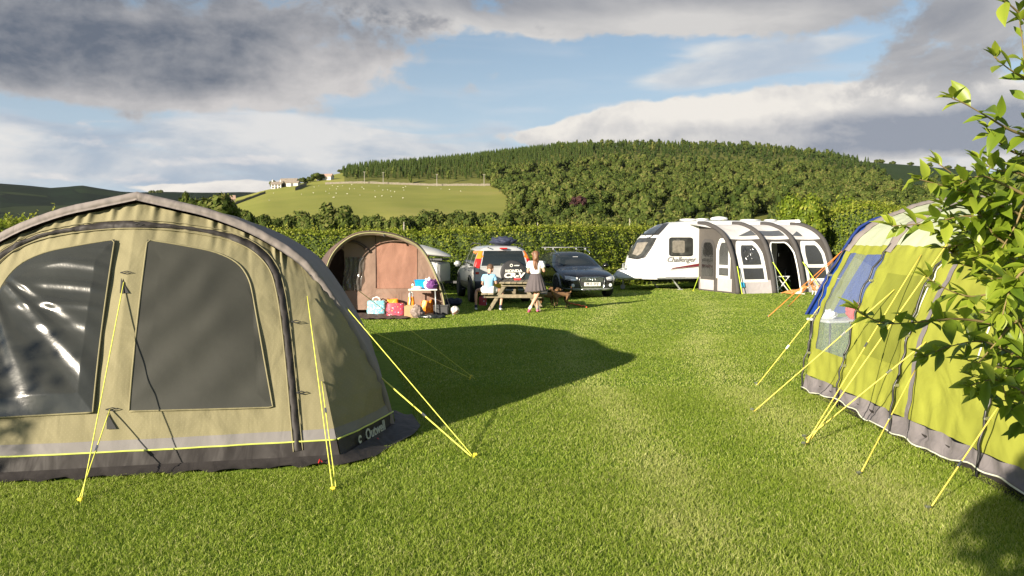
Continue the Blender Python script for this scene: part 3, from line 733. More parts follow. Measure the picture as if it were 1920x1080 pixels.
# ------------------------------------------------------------------ hedges round the site
m_hedge = leafmat('hedge_leaf', (.060, .105, .008), (.175, .235, .018), (.33, .34, .05), transl=.42, rough=.55, spec=.25, posvar=(.9, .3))
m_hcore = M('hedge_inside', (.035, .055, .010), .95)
def hedge(name, label, path, hfun, width, dens, leaf, cat='hedge', lump=.22, shoots=1.0):
    pts = resample(catmull(path, 8), 60); L = sum((b - a).length for a, b in zip(pts, pts[1:]))
    rows = []
    tg = [(pts[min(i + 1, 59)] - pts[max(i - 1, 0)]).normalized() for i in range(60)]
    for i, p in enumerate(pts):
        nrm = Vector((tg[i].y, -tg[i].x, 0)); h = hfun(i / 59); w = width / 2 * .82
        rows.append([p + nrm * (w * x) + Vector((0, 0, h * z + N1(i * .6, x * 2, z * 3) * .1)) for x, z in [(1, 0), (1.02, .4), (.95, .8), (.6, .93), (0, .95), (-.6, .93), (-.95, .8), (-1, 0)]])
    core = MB().grid(rows)
    hm = hfun(.5); n = int(L * (hm * 2 + width) * dens)
    s = rng.uniform(0, 59, n); i0 = np.minimum(s.astype(int), 58); fr = (s - i0)[:, None]
    PP = np.array([p[:] for p in pts]); TT = np.array([q[:] for q in tg])
    base = PP[i0] * (1 - fr) + PP[i0 + 1] * fr; tt = TT[i0]; nn = np.stack([tt[:, 1], -tt[:, 0], 0 * tt[:, 0]], 1)
    hh = np.array([hfun(k / 59) for k in range(60)]); h = hh[i0] * (1 - fr[:, 0]) + hh[i0 + 1] * fr[:, 0]
    # walk round the cross-section
    q = rng.uniform(0, 1, n) * (2 * hm + width); side = np.where(q < hm, 1, np.where(q < hm + width, 0, -1))
    zz = np.where(side == 1, q / hm, np.where(side == 0, 1, (q - hm - width) / hm)); off = np.where(side == 0, (q - hm) / width * 2 - 1, side)
    rnd = 1 - .3 * np.clip(zz - .75, 0, 1) * 4 * np.abs(off) * .6
    xx = off * rnd; nz = lump * (np.sin(s * 1.9 + zz * 5 + 2 * np.sin(zz * 7 + s)) * .5 + np.sin(s * 5.3 + 1.7 * zz * 4) * .5) + rng.normal(0, .09, n)
    P = base + nn * (xx * width / 2 + nz * (side != 0) * np.sign(off) * .6)[:, None]; P[:, 2] += zz * h + nz * .5 * (zz > .7)
    Nn = nn * (off * (side != 0))[:, None]; Nn[:, 2] += (side == 0) * 1.0 + .25
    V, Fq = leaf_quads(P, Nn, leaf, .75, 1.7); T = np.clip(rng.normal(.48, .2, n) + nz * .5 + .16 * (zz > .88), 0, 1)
    parts = [(V, [Fq], np.repeat(T, 4))]
    ns = int(L * 7 * shoots)                                      # upright shoots that break the trimmed top
    for _ in range(ns):
        k = random.uniform(0, 58.9); i = int(k); b = pts[i].lerp(pts[i + 1], k - i); x = random.uniform(-.9, .9); nrm = Vector((tg[i].y, -tg[i].x, 0))
        b = b + nrm * (x * width / 2) + Vector((0, 0, hfun(k / 59) * .96)); ln = random.uniform(.12, .42) * (1.7 if random.random() < .15 else 1)
        m = int(5 + ln * 22); ts = np.linspace(0, 1, m); lean = np.array([random.gauss(0, .1), random.gauss(0, .1), ln])
        P = np.array(b[:]) + ts[:, None] * lean + rng.normal(0, .025, (m, 3))
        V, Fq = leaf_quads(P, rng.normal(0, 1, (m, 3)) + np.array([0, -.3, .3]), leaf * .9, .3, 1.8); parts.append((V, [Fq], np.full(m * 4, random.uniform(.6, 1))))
    V, F, T = join(parts)
    r = thing(name, label, cat)
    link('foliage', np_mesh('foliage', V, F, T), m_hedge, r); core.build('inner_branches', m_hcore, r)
    return r
HB = [(-12.5, 29.4, 0), (-6, 29.8, 0), (0, 30.6, 0), (4, 33.0, 0), (9, 36.2, 0), (16, 38.0, 0)]
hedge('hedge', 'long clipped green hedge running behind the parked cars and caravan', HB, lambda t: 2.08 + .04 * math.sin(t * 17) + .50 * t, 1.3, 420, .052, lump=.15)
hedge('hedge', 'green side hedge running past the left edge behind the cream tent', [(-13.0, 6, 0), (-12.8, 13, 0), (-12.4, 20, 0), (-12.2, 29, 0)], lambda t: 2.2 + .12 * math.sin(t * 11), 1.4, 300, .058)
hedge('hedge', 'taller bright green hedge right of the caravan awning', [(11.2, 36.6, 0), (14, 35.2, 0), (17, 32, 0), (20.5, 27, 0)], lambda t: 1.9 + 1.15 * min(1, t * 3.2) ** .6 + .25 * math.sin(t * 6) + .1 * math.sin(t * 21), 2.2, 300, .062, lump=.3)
for (px, d, py, w, k, lab) in [(1490, 34, 362, .33, 2, 'bushy yellow green tree rising over the hedge behind the caravan awning'), (1565, 37, 368, .34, 4, 'lower bushy tree right of the one behind the caravan awning'), (1665, 30, 388, .3, 1, 'bushy tree over the hedge left of the lime tent roof')]:
    cr = crown(7000, 4.6, 4.6, 16, .26, 900 + k); me = np_mesh('crown', cr[0] + np.array([0, 0, .6], np.float32), cr[1], cr[2]); me.materials.append(m_hedge)
    tree('hedgerow_tree', lab, (((px - 960) / FPX * d), d, 0), zof(py, d) / 9.6, w, k, crown_me=me)
cr = crown(5200, 4.6, 4.6, 22, .30, 950); me = np_mesh('crown', cr[0] + np.array([0, 0, 1.0], np.float32), cr[1], cr[2]); me.materials.append(m_broad)
tree('hedgerow_tree', 'large olive green tree behind the lime tent at the right edge', (15.9, 25, 0), zof(262, 25) / 10.0, .58, 2, crown_me=me)
# ------------------------------------------------------------------ large cream air tent, left foreground
def fabric(name, col, dots=None, rough=.75, transl=.25, bump=.25, bs=14, var=.08, spec=.25):
    m, t, b = newmat(name)
    tc = t.new('ShaderNodeTexCoord').outputs['Object']
    c = t.ramp(t.noise(tc, 2.5, 5), [(.3, tuple(x * (1 - var) for x in col[:3]) + (1,)), (.7, tuple(x * (1 + var) for x in col[:3]) + (1,))])
    if dots:                                                    # woven rip-stop dots
        sp = t.new('ShaderNodeSeparateXYZ'); t.l.new(tc, sp.inputs[0])
        a = t.math('SINE', t.math('MULTIPLY', sp.outputs[0], dots)); d = t.math('SINE', t.math('MULTIPLY', sp.outputs[2], dots))
        f = t.smooth(t.math('MULTIPLY', a, d), .72, .9)
        c = t.mix(t.math('MULTIPLY', f, .18), c, tuple(min(1, x * 1.5 + .04) for x in col[:3]) + (1,))
    t.put(b.inputs['Base Color'], c); b.inputs['Roughness'].default_value = rough; b.inputs['Specular IOR Level'].default_value = spec
    mp = t.new('ShaderNodeMapping'); mp.inputs['Scale'].default_value = (1.0, .6, .35); t.l.new(tc, mp.inputs[0])
    h = t.math('ADD', t.math('MULTIPLY', t.noise(mp.outputs[0], bs * .45, 2, .4, 1.5), .8), t.math('MULTIPLY', t.noise(tc, 2.2, 2, .4, 1.6), 2.6))
    bn = t.new('ShaderNodeBump'); bn.inputs['Strength'].default_value = bump; bn.inputs['Distance'].default_value = .03
    t.put(bn.inputs['Height'], h); t.put(b.inputs['Normal'], bn.outputs[0])
    if transl:
        tr = t.new('ShaderNodeBsdfTranslucent'); t.put(tr.inputs[0], c)
        mx = t.new('ShaderNodeMixShader'); mx.inputs[0].default_value = transl
        t.l.new(b.outputs[0], mx.inputs[1]); t.l.new(tr.outputs[0], mx.inputs[2]); t.l.new(mx.outputs[0], t.n['Material Output'].inputs[0])
    return m
m_cream = fabric('sage_canvas', (.238, .213, .122), dots=190, transl=.12, bump=.25)
m_lilac = fabric('grey_sleeve', (.20, .175, .165), transl=0, bump=.3, bs=20)
m_band = fabric('silver_band', (.19, .178, .175), transl=0, bump=.2)
m_black = fabric('black_skirt', (.032, .028, .027), transl=0, bump=.35, rough=.6)
m_pipe = M('lime_piping', (.50, .56, .12), .5, var=.05)
m_pvc = M('tinted_window_film', (.030, .031, .026), .20, var=.2, vs=2, spec=.8, bump=.2, bs=5, bd=.02)
m_blind = M('window_blind', (.038, .038, .031), .6, var=.12, vs=2, spec=.4, bump=.15, bs=4, bd=.02)
m_cord = M('lime_cord', (.66, .66, .10), .6, var=.1, vs=80)
m_peg = M('yellow_peg', (.75, .62, .05), .4, var=.05)
m_redpeg = M('red_peg_tip', (.45, .03, .03), .4)
m_loop = M('dark_webbing', (.02, .02, .02), .7)
m_alloy = M('peg_steel', (.55, .55, .55), .35, metal=1)

ARCH = resample(catmull([(0, 0, 2.185), (.02, 0, 2.178), (.33, 0, 2.105), (.62, 0, 2.03), (.98, 0, 1.88), (1.34, 0, 1.65), (1.53, 0, 1.44), (1.76, 0, 1.09), (1.95, 0, .74), (2.10, 0, .40), (2.19, 0, 0)], 8), 80)
_au, _az = [p.x for p in ARCH], [p.z for p in ARCH]
def arch_z(u): return float(np.interp(abs(u), _au, _az))
def arch_u(z): return float(np.interp(-z, [-q for q in _az], _au))
WA = 1.06
def LT(u, w, z): return LT_O + LT_E1 * u + LT_E2 * w + Vector((0, 0, z))
def f_top(s): return arch_z(1.36 * s) - .085
def front_pt(s, v, wr=True):
    """point of the sloping front: s across (-1..1), v up (0..1)"""
    zt = f_top(s); ub, ut = 1.71 * s, 1.36 * s
    u = ub + (ut - ub) * v; z = zt * v; w = (WA - .02) * v ** 1.12
    w -= .07 * max(0, 1 - abs(s) * 1.5) * math.sin(math.pi * min(1, v * 1.05))
    if wr:
        d = (1 - v) * zt                                        # gathers under the beam
        g = math.exp(-d / .15) * (.015 * math.sin(s * 58 + 9 * N1(s * 6, 0, 1) + d * 7) * (1 + 1.3 * N1(s * 9, 3, 2)) + .012 * N1(s * 30, d * 3, 8)) + math.exp(-d / .5) * .010 * N1(s * 16 + d * 2, d * 1.5, 6)
        g += .014 * N1(u * 2.2 + z, z * 1.6 - u, 3) + .007 * N1(u * 6 + z * 4, z * 3 - u * 2, 4)
        g += math.exp(-z / .35) * .006 * math.sin(s * 23 + 3 * N1(s * 4))
        w += g * min(1, (1 - abs(s)) * 14)
    return u, w, z
def front_uz(u, z, off=0.0, wr=True):
    s, v = u / 1.6, z / 2
    for _ in range(8): v = z / f_top(s); s = u / (1.71 - .35 * v)
    a, b, c = front_pt(s, v, wr)
    return LT(a, b - off * .9, c + off * .43)
def side_pt(k, t_, v):
    """bevel between the front corner and the beam; k = -1 or 1"""
    u, w, z = front_pt(k, v, False); au = arch_u(z)
    uu = abs(u) + (au - abs(u)) * t_; ww = w + (WA - w) * t_
    bulge = .05 * math.sin(math.pi * t_) * math.sin(math.pi * min(1, v))
    g = .020 * N1(t_ * 2.5 + z * 2, z * 2.2, 7) + .012 * N1(t_ * 5 - z * 5, z * 3 + t_ * 2, 17) + math.exp(-(1 - t_) * (au - abs(u) + .3) / .12) * .012 * math.sin(z * 36 + 3 * N1(z * 4)) + math.exp(-t_ * 6) * .008 * math.sin(z * 30 + 4 * N1(z * 5, 1))
    g *= min(1, t_ * 10)
    return LT(k * (uu + bulge + g), ww - bulge, z)
T1 = thing('air_tent', 'large sage cream tunnel tent with two dark windows, in the left foreground', 'tent', LT_O)
def bandgrid(v0, v1, nv, name, mat, thick=.004):
    mb = MB(); off = 0 if v0 > .2 else (.004 if v0 > .05 else .008)
    ss = np.linspace(-1, 1, 281)
    vv = lambda s, f: (v0 + (v1 - v0) * f) if v1 <= .5 and False else ((v0 / f_top(s)) + ((1.0 if v1 >= 2 else v1 / f_top(s)) - v0 / f_top(s)) * f)
    mb.grid([[LT(*front_pt(s, vv(s, f))) - LT_E2 * off for s in ss] for f in np.linspace(0, 1, nv)])
    for k in (-1, 1):
        mb.grid([[side_pt(k, q, vv(1, f)) + LT_E1 * k * off for q in np.linspace(0, 1, 44)] for f in np.linspace(0, 1, nv)])
    return mb.build(name, mat, T1, smooth=True, world=True)
front = bandgrid(.245, 2, 90, 'front_panel', m_cream)
bandgrid(.170, .250, 4, 'reflective_band', m_band)
bandgrid(.0, .174, 8, 'ground_skirt', m_black)
# roof and walls of the tunnel
mb = MB(); prof = [Vector((-p.x, 0, p.z)) for p in ARCH[::-1]] + [p.copy() for p in ARCH[1:]]
rows = []
for i, w in enumerate(np.linspace(WA - .02, 6.2, 34)):
    k = 1 - .13 * (max(0, w - 3.6) / 2.6) ** 2; sag = 1 - .018 * abs(math.sin(math.pi * (w - WA) / 1.72))
    rows.append([LT(p.x * (k * sag * .5 + .5), w, p.z * k * sag + .006 * N1(p.x * 6, w * 5)) for p in prof])
mb.grid(rows); mb.add(rows[-1], [list(range(len(rows[-1])))])
mb.build('roof', m_lilac, T1, smooth=True, world=True)
# air beam sleeve over the front edge
mb = MB(); rows = []
for i, p in enumerate(prof):
    a = prof[max(i - 1, 0)]; b = prof[min(i + 1, len(prof) - 1)]; tg_ = (b - a).normalized(); nn = Vector((-tg_.z, 0, tg_.x))
    if nn.z < 0 and abs(p.x) < 1.5: nn = -nn
    if p.x * nn.x < 0: nn = -nn
    r = []
    for a_ in np.linspace(-.5, 1.25, 9):
        q = p + nn * (.042 * math.sin(a_ * math.pi / 1.25 * .5 + .1) - .030); r.append(LT(q.x, WA - .03 - .045 * math.cos(a_ * math.pi / 1.25 * .5 + .1) + .009 * N1(i * 1.1, a_ * 1.5) + .008 * math.sin(i * 2.4 + a_ * 2 + 2 * N1(i * .3)), q.z))
    # lower lip of the sleeve lies on the front panel
    q = p - nn * .062; r.insert(0, LT(q.x, WA - .085 + .004 * math.sin(i * 2.9), q.z))
    rows.append(r)
mb.grid(rows); mb.build('beam_sleeve', m_lilac, T1, smooth=True, world=True)
# windows
def coons(bot, top, lef, rig, n, m):
    bot, top = resample(bot, n), resample(top, n); lef, rig = resample(lef, m), resample(rig, m); g = []
    for j in range(m):
        v = j / (m - 1); r = []
        for i in range(n):
            u = i / (n - 1)
            r.append(bot[i] * (1 - v) + top[i] * v + lef[j] * (1 - u) + rig[j] * u - (bot[0] * (1 - u) * (1 - v) + bot[-1] * u * (1 - v) + top[0] * (1 - u) * v + top[-1] * u * v))
        g.append(r)
    return g
def V2(*q): return [Vector((a, 0, b)) for a, b in q]
wb, wt = V2((.115, .452), (1.175, .425)), catmull(V2((.115, 1.775), (.40, 1.725), (.66, 1.665), (.84, 1.57), (.94, 1.43), (.99, 1.25)), 6)
wl, wr_ = V2((.115, .452), (.115, 1.775)), V2((1.175, .425), (.99, 1.25))
G0 = coons(wb, wt, wl, wr_, 150, 150)
for k, mat, lab in ((1, m_blind, 'matt dark grey window with the blind closed'), (-1, m_pvc, 'shiny creased dark window film catching the sun')):
    rows = []
    for j, r in enumerate(G0):
        rr_ = []
        for i, q in enumerate(r):
            u, z = q.x * k - (.025 if k < 0 else 0), q.z; d = .012 if k > 0 else .020; ed = min(i, j, 149 - i, 149 - j) / 16; ed = min(1, ed)
            if k < 0:                                           # tension folds fanning from the outer top corner
                a = math.atan2(1.62 - z, u + 1.20); rad_ = math.hypot(1.62 - z, u + 1.20)
                f1 = abs(math.sin(a * 11 + 1.6 * N1(a * 3, rad_ * .8))) ** 3; f1 *= max(0, 1 - abs(a - .95) * 1.1) * min(1, rad_ * 2.5)
                b = z + .16 * (u + .55) ** 2 + .03 * N1(u * 1.5, z); f2 = abs(math.sin(b * 19 + .8 * N1(u * 1.2, b * 3, 3))) ** 4; f2 *= max(0, min(1, (z - 1.02) * 4)) * max(0, min(1, (u + 1.0) * 2.5))
                d += .022 * ed + ed * (.022 * f1 + .016 * f2 + .004 * N1(u * 3, z * 5, 2))
            else:
                d += ed * (.006 * math.sin((z - u * .75) * 15 + 2.5 * N1(u * 2, z * 2, 5)) + .003 * N1(u * 4, z * 4, 8))
            rr_.append(front_uz(u, z, d, False))
        rows.append(rr_)
    o = MB().grid(rows).build('window', mat, T1, smooth=True, world=True); o['label'] = lab
    edge = [Vector(p) for p in rows[0]] + [r[-1] for r in rows[1:]] + rows[-1][::-1][1:] + [r[0] for r in rows[::-1]][1:]
    h = MB().tube(edge[::6] + [edge[-1]], .007, 6).build('hem', m_cream, o, smooth=True, world=True)
# curved zip with storm flap
zr = [(0, 1.905), (.25, 1.895), (.52, 1.86), (.78, 1.80), (.98, 1.70), (1.12, 1.55), (1.19, 1.37), (1.245, 1.1), (1.30, .72), (1.345, .35), (1.375, .10)]
zp = resample(catmull(V2(*[(-a, b) for a, b in zr[::-1]]) + V2(*zr[1:]), 6), 150)
mb = MB(); rows = []
for i, p in enumerate(zp):
    tg_ = (zp[min(i + 1, 149)] - zp[max(i - 1, 0)]).normalized(); nn = Vector((-tg_.z, 0, tg_.x)); side_ = abs(p.x) > 1.1
    wdt = (.026 if side_ else .022 + .008 * math.sin(i * .2)) ; r = []
    for a_ in (-1, -.45, 0, .5, 1):
        q = p + nn * wdt * a_; hump = .012 + .016 * (1 - a_ * a_) + .006 * math.sin(i * 1.3 + a_ * 2) + .004 * math.sin(i * 2.9)
        r.append(front_uz(q.x, min(q.z, f_top(q.x / 1.4) - .01), hump))
    rows.append(r)
mb.grid(rows); zz = mb.build('door_zip', m_black, T1, smooth=True, world=True)
mb = MB()
for o_, ra in ((-.034, .006), (.036, .004)):
    pth = []
    for i, p in enumerate(zp):
        tg_ = (zp[min(i + 1, 149)] - zp[max(i - 1, 0)]).normalized(); nn = Vector((-tg_.z, 0, tg_.x)); q = p + nn * o_
        pth.append(front_uz(q.x, max(.03, min(q.z, f_top(q.x / 1.4) - .01)), .012))
    mb.tube(pth, ra, 6)
mb.build('zip_piping', m_cream, zz, smooth=True, world=True)
# lime piping round the skirt
mb = MB(); v = .172 / f_top(1)
for k in (-1, 1):
    pth = [side_pt(k, q, v) + LT_E1 * k * .012 - LT_E2 * .006 for q in np.linspace(1, 0, 14)]
    mb.tube(pth, .0075, 6)
mb.tube([LT(*front_pt(s, .172 / f_top(s))) - LT_E2 * .013 for s in np.linspace(-1, 1, 80)], .0075, 6)
mb.build('skirt_piping', m_pipe, T1, smooth=True, world=True)
# mud flap lying on the grass
out = [(-2.3, 1.2, -.9, .2), (-1.74, 0, -.5, -.8)] + [(s * 1.71, -.0, 0, -1) for s in np.linspace(-.95, .97, 40)] + [(1.73, 0, .6, -.8), (1.80, .15, .9, -.35), (1.95, .5, .95, -.3), (2.1, .8, .95, -.3), (2.2, 1.1, 1, 0), (2.2, 1.6, 1, 0)]
mb = MB(); rows = []
for j, q in enumerate(np.linspace(0, 1, 6)):
    r = []
    for i, (u, w, nx, nw) in enumerate(out):
        wd = .10 + .035 * math.sin(i * 1.7) + (.13 if i > 42 else 0)
        r.append(LT(u + nx * wd * q, w + nw * wd * q, .045 * (1 - q) ** 1.5 + .024 + .012 * math.sin(i * 2.3 + q * 5) * (q > 0)))
    rows.append(r)
mb.grid(rows); mb.build('mud_flap', m_black, T1, smooth=True, world=True)
# maker's lettering on the side skirt
a = side_pt(1, .22, .064); b_ = side_pt(1, .80, .064); x = (b_ - a).normalized(); up = (side_pt(1, .5, .10) - side_pt(1, .5, .02)).normalized(); nrm = x.cross(up)
m_print = M('pale_print', (.42, .44, .40), .6)
L_ = (b_ - a).length
mb = textmesh('Outwell', .20 * L_ / .66, bold=.003, sx=1.0); w0 = max(p.x for p in mb.v) - min(p.x for p in mb.v); k = L_ * .62 / w0
mb.xf(Matrix.Diagonal((k, k * 1.05, 1, 1))); mid = a.lerp(b_, .62) + nrm * .03
mb.xf(frame(mid, x, up))
c0 = a.lerp(b_, .13) + nrm * .03                                # round swirl emblem
ring = [(math.cos(t_) * .034, math.sin(t_) * .034) for t_ in np.linspace(.3, 5.6, 22)]; inn = [(math.cos(t_) * (.012 + .009 * (t_ - .3) / 5.3), math.sin(t_) * .016) for t_ in np.linspace(5.6, .3, 22)]
mb.add([c0 + x * p + up * q for p, q in ring + inn], [[i, i + 1, 42 - i, 43 - i] for i in range(21)])
mb.build('lettering', m_print, T1, world=True)
# guy lines
bv = MB()
ss = np.linspace(-1, 1, 61)
bv.grid([[LT(*front_pt(s, v, False)) for s in ss] for v in np.linspace(0, 1, 30)])
for k in (-1, 1): bv.grid([[side_pt(k, q, v) for q in np.linspace(0, 1, 12)] for v in np.linspace(0, 1, 20)])
bvt = bv.bvh()
def at_tent(px, py): 
    q = cast(bvt, px, py, .01); return q if q is not None else PL(px, py, LT(0, WA, 0), LT_E2)
def guy(parent, a, b, r=.0042, mat=m_cord, sag=0.0, slider=None, peg=m_peg, loop=True):
    a, b = Vector(a), Vector(b); pts = [a.lerp(b, k / 8) + Vector((0, 0, -sag * math.sin(math.pi * k / 8))) for k in range(9)]
    g = MB().tube(pts, r, 6).build('guy_line', mat, parent, smooth=True, world=True)
    if slider:
        p = a.lerp(b, slider); MB().bar(p - (b - a).normalized() * .03, p + (b - a).normalized() * .03, .014, .02, bev=.003).build('slider', m_alloy, g, world=True)
    if peg: 
        d = Vector((b.x - a.x, b.y - a.y, 0)).normalized()
        MB().tube([b - Vector((0, 0, .06)) - d * .03, b + Vector((0, 0, .035)) + d * .012], .008, 6).box(b + Vector((0, 0, .032)) + d * .012, (.035, .03, .016), bev=.004).build('peg', peg, g, world=True)
    return g
pegA, pegB, pegC = G(149, 943), G(627, 922), G(889, 858)
guy(T1, at_tent(233, 530), pegA + Vector((.01, 0, 0)), slider=None); guy(T1, at_tent(207, 768), pegA - Vector((.01, 0, 0)), slider=.45, peg=None)
guy(T1, at_tent(576, 556) - LT_E2 * .03, pegB - Vector((.01, 0, 0))); guy(T1, at_tent(603, 716), pegB + Vector((.015, 0, 0)), slider=.3, peg=None)
guy(T1, at_tent(650, 577), pegC); guy(T1, LT(2.07, WA - .03, .50), pegC - Vector((.012, 0, 0)), r=.0065, slider=.5, peg=None)
guy(T1, LT(2.0, 2.9, .75), LT(3.3, 3.6, .02), r=.004); guy(T1, LT(1.9, 2.9, 1.2), LT(3.35, 3.55, .02), r=.004, peg=None)
mb = MB()
for u, z in ((-.055, 1.50), (-.05, .47)):
    p = front_uz(u, z, .02); mb.tube([p + LT_E1 * .0, p + LT_E1 * .05 + Vector((0, 0, -.012)), p + LT_E1 * .09, p + LT_E1 * .05 + Vector((0, 0, .012)), p], .004, 5)
for u, z in ((1.30, 1.07), (1.355, .52), (.0, 1.90)):
    p = front_uz(u, z, .022); mb.tube([p, p + LT_E1 * .04 + Vector((0, 0, .012)), p + LT_E1 * .075, p + LT_E1 * .04 - Vector((0, 0, .012)), p], .005, 5)
mb.build('toggle', m_loop, T1, world=True)
for u, z in ((-.045, 1.46), (-.04, .45)):                        # dark triangle painted as the shade in the gap behind each guy point
    MB().prism([front_uz(u, z, .012), front_uz(u + .075, z - .12, .012), front_uz(u + .005, z - .12, .012)], -LT_E2 * .003).build('pleat_shade', m_loop, T1, world=True)
for px, py in ((597, 874), (705, 834)):
    p = G(px, py) + Vector((0, 0, .02)); MB().tube([p, p + Vector((.02, -.03, .045)), p + Vector((.035, -.02, .02))], .006, 6).build('skirt_peg', m_redpeg, T1, world=True)
# ------------------------------------------------------------------ lime poled tent, right foreground
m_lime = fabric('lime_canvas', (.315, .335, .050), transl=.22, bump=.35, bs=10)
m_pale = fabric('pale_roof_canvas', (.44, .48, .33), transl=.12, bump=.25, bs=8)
m_olive = fabric('olive_hood', (.12, .125, .03), transl=.1, bump=.3)
m_mesh = fabric('mesh_window', (.22, .24, .035), transl=.15, bump=.2)
m_skirt = fabric('grey_skirt', (.16, .145, .15), transl=0, bump=.6, bs=22)
m_pole_b = M('black_fibre_pole', (.015, .015, .016), .4)
m_ycord = M('yellow_cord', (.74, .58, .10), .6, var=.1, vs=80)
m_wpipe = M('white_piping', (.55, .56, .46), .6)
def clearfilm(name, tint, tr, rough=.08):
    m, t, b = newmat(name)
    tc = t.new('ShaderNodeTexCoord').outputs['Object']
    bn = t.new('ShaderNodeBump'); bn.inputs['Strength'].default_value = .5; bn.inputs['Distance'].default_value = .02
    t.put(bn.inputs['Height'], t.noise(tc, 7, 4, .5, 1.0)); t.put(b.inputs['Normal'], bn.outputs[0])
    b.inputs['Base Color'].default_value = tint + (1,); b.inputs['Roughness'].default_value = rough; b.inputs['Specular IOR Level'].default_value = .8
    tp = t.new('ShaderNodeBsdfTransparent'); tp.inputs[0].default_value = (.92, .95, .97, 1)
    mx = t.new('ShaderNodeMixShader'); mx.inputs[0].default_value = tr
    t.l.new(b.outputs[0], mx.inputs[1]); t.l.new(tp.outputs[0], mx.inputs[2]); t.l.new(mx.outputs[0], t.n['Material Output'].inputs[0])
    return m
m_film = clearfilm('clear_window_film', (.34, .38, .42), .74)
PY = [G(1509, 732).y, G(1572, 765).y, G(1692, 815).y, G(1853, 898).y, 3.9]
pr = [PL(px, py, (0, PY[0], 0), (0, 1, 0)) for px, py in [(1509, 732), (1516, 680), (1530, 600), (1545, 556), (1561, 523), (1580, 486), (1597, 456), (1625, 426), (1667, 404), (1711, 388), (1765, 377)]]
XC = pr[-1].x + .12; half = [(p.x - XC, max(0, p.z)) for p in pr] + [(0, pr[-1].z + .015)]
LP = resample([Vector((a, 0, b)) for a, b in half] + [Vector((-a, 0, b)) for a, b in half[::-1][1:]], 120)
def lime_pt(i, y):
    """i: index along the arch section (float 0..119); y: depth"""
    k = int(min(i, 118)); p = LP[k].lerp(LP[k + 1], i - k)
    j = 0
    while j < len(PY) - 2 and y < PY[j + 1]: j += 1
    f = (PY[j] - y) / (PY[j] - PY[j + 1]); f = min(1, max(0, f))
    sag = .030 * math.sin(math.pi * f); n = Vector((p.x, 0, p.z * .6)).normalized()
    q = Vector((XC + p.x, y, p.z)) - n * sag * (1 if p.z > .1 else 0)
    e = min(f, 1 - f); g = .014 * N1(y * 3 + p.z * 2, p.z * 1.8, 11) + .010 * N1(y * 7 - p.z * 5, p.z * 4 + y * 2, 12) + math.exp(-e * 8) * .011 * math.sin(p.z * 30 + y + 3 * N1(p.z * 4, y)) + math.exp(-abs(p.z - .2) * 7) * .010 * math.sin(y * 26 + 4 * N1(y * 3)) + math.exp(-abs(p.z - 1.72) * 8) * .008 * math.sin(y * 34 + 3 * N1(y * 4, 2))
    return q + n * g * min(1, p.z * 4)
LZ = [p.z for p in LP]
def idx(z, right=False):
    for i in range(60):
        if LZ[i] >= z: return i - 1 + (z - LZ[i - 1]) / (LZ[i] - LZ[i - 1]) if i else 0.0
    return 59.0
I_SK, I_RF = idx(.19), idx(1.74)
T2 = thing('pole_tent', 'lime green tunnel tent with pale roof and yellow guy ropes, in the right foreground', 'tent', (XC, PY[1], 0))
def sect(name, i0, i1, y0, y1, mat, ni=24, ny=40, off=0.0, parent=None, mirror=True):
    mb = MB()
    def pt(i, y):
        q = lime_pt(i, y); n = Vector((q.x - XC, 0, q.z * .6)).normalized(); return q + n * off
    mb.grid([[pt(i, y) for i in np.linspace(i0, i1, ni)] for y in np.linspace(y0, y1, ny)])
    o = mb.build(name, mat, parent or T2, smooth=True, world=True)
    if mirror and name == 'wall_panel': MB().grid([[pt(i, y) for i in np.linspace(119 - i0, 119 - i1, ni)] for y in np.linspace(y0, y1, ny)]).build(name, mat, T2, smooth=True, world=True)
    return o
# bay 1 wall is a lime surround with a clear window
def uv(px, py):
    """surveyed point -> (i, y) on the near wall"""
    return cast(LBV, px, py, 0)
LBV = MB().grid([[lime_pt(i, y) for i in np.linspace(0, 60, 60)] for y in np.linspace(PY[0], PY[-1], 80)]).bvh()
ia, ib = idx(.52), idx(1.64); ya, yb = PY[0] - .10, PY[1] + .04
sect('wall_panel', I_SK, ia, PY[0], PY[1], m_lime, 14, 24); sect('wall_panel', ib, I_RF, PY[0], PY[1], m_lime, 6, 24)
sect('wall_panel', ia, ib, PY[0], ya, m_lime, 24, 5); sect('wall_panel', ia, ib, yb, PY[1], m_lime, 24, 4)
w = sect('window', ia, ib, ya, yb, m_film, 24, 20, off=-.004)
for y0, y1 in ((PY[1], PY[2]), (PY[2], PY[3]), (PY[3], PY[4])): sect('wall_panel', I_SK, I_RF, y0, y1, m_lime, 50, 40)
sect('mesh_window', idx(.62), idx(1.45), PY[1] - .22, PY[2] + .12, m_mesh, 24, 20, off=.006)
mb = MB(); 
def skp(i, y, q):
    p = lime_pt(I_SK * (1 - q), y); lift = .035 + .055 * (math.sin(y * 2.4 + .6) > -.2) * abs(math.sin(y * 2.4 + .6)); return Vector((p.x - .012 - .02 * q + .012 * math.sin(y * 19 + q * 3), y, max(p.z, lift) + .01 * math.sin(y * 13)))
mb.grid([[skp(0, y, q) for q in np.linspace(0, 1, 8)] for y in np.linspace(PY[0] + .02, PY[-1], 120)])
mb.build('ground_skirt', m_skirt, T2, smooth=True, world=True)
mb = MB().tube([skp(0, y, 1) + Vector((-.004, 0, 0)) for y in np.linspace(PY[0], PY[-1], 90)], .007, 6); mb.build('skirt_piping', m_wpipe, T2, smooth=True, world=True)
mb = MB().grid([[Vector((XC + LP[0].x - .05 + a, y, .012 + .004 * math.sin(y * 9))) for a in (0, .3, 1.2, 3.2)] for y in np.linspace(PY[0] - .05, PY[-1], 40)])
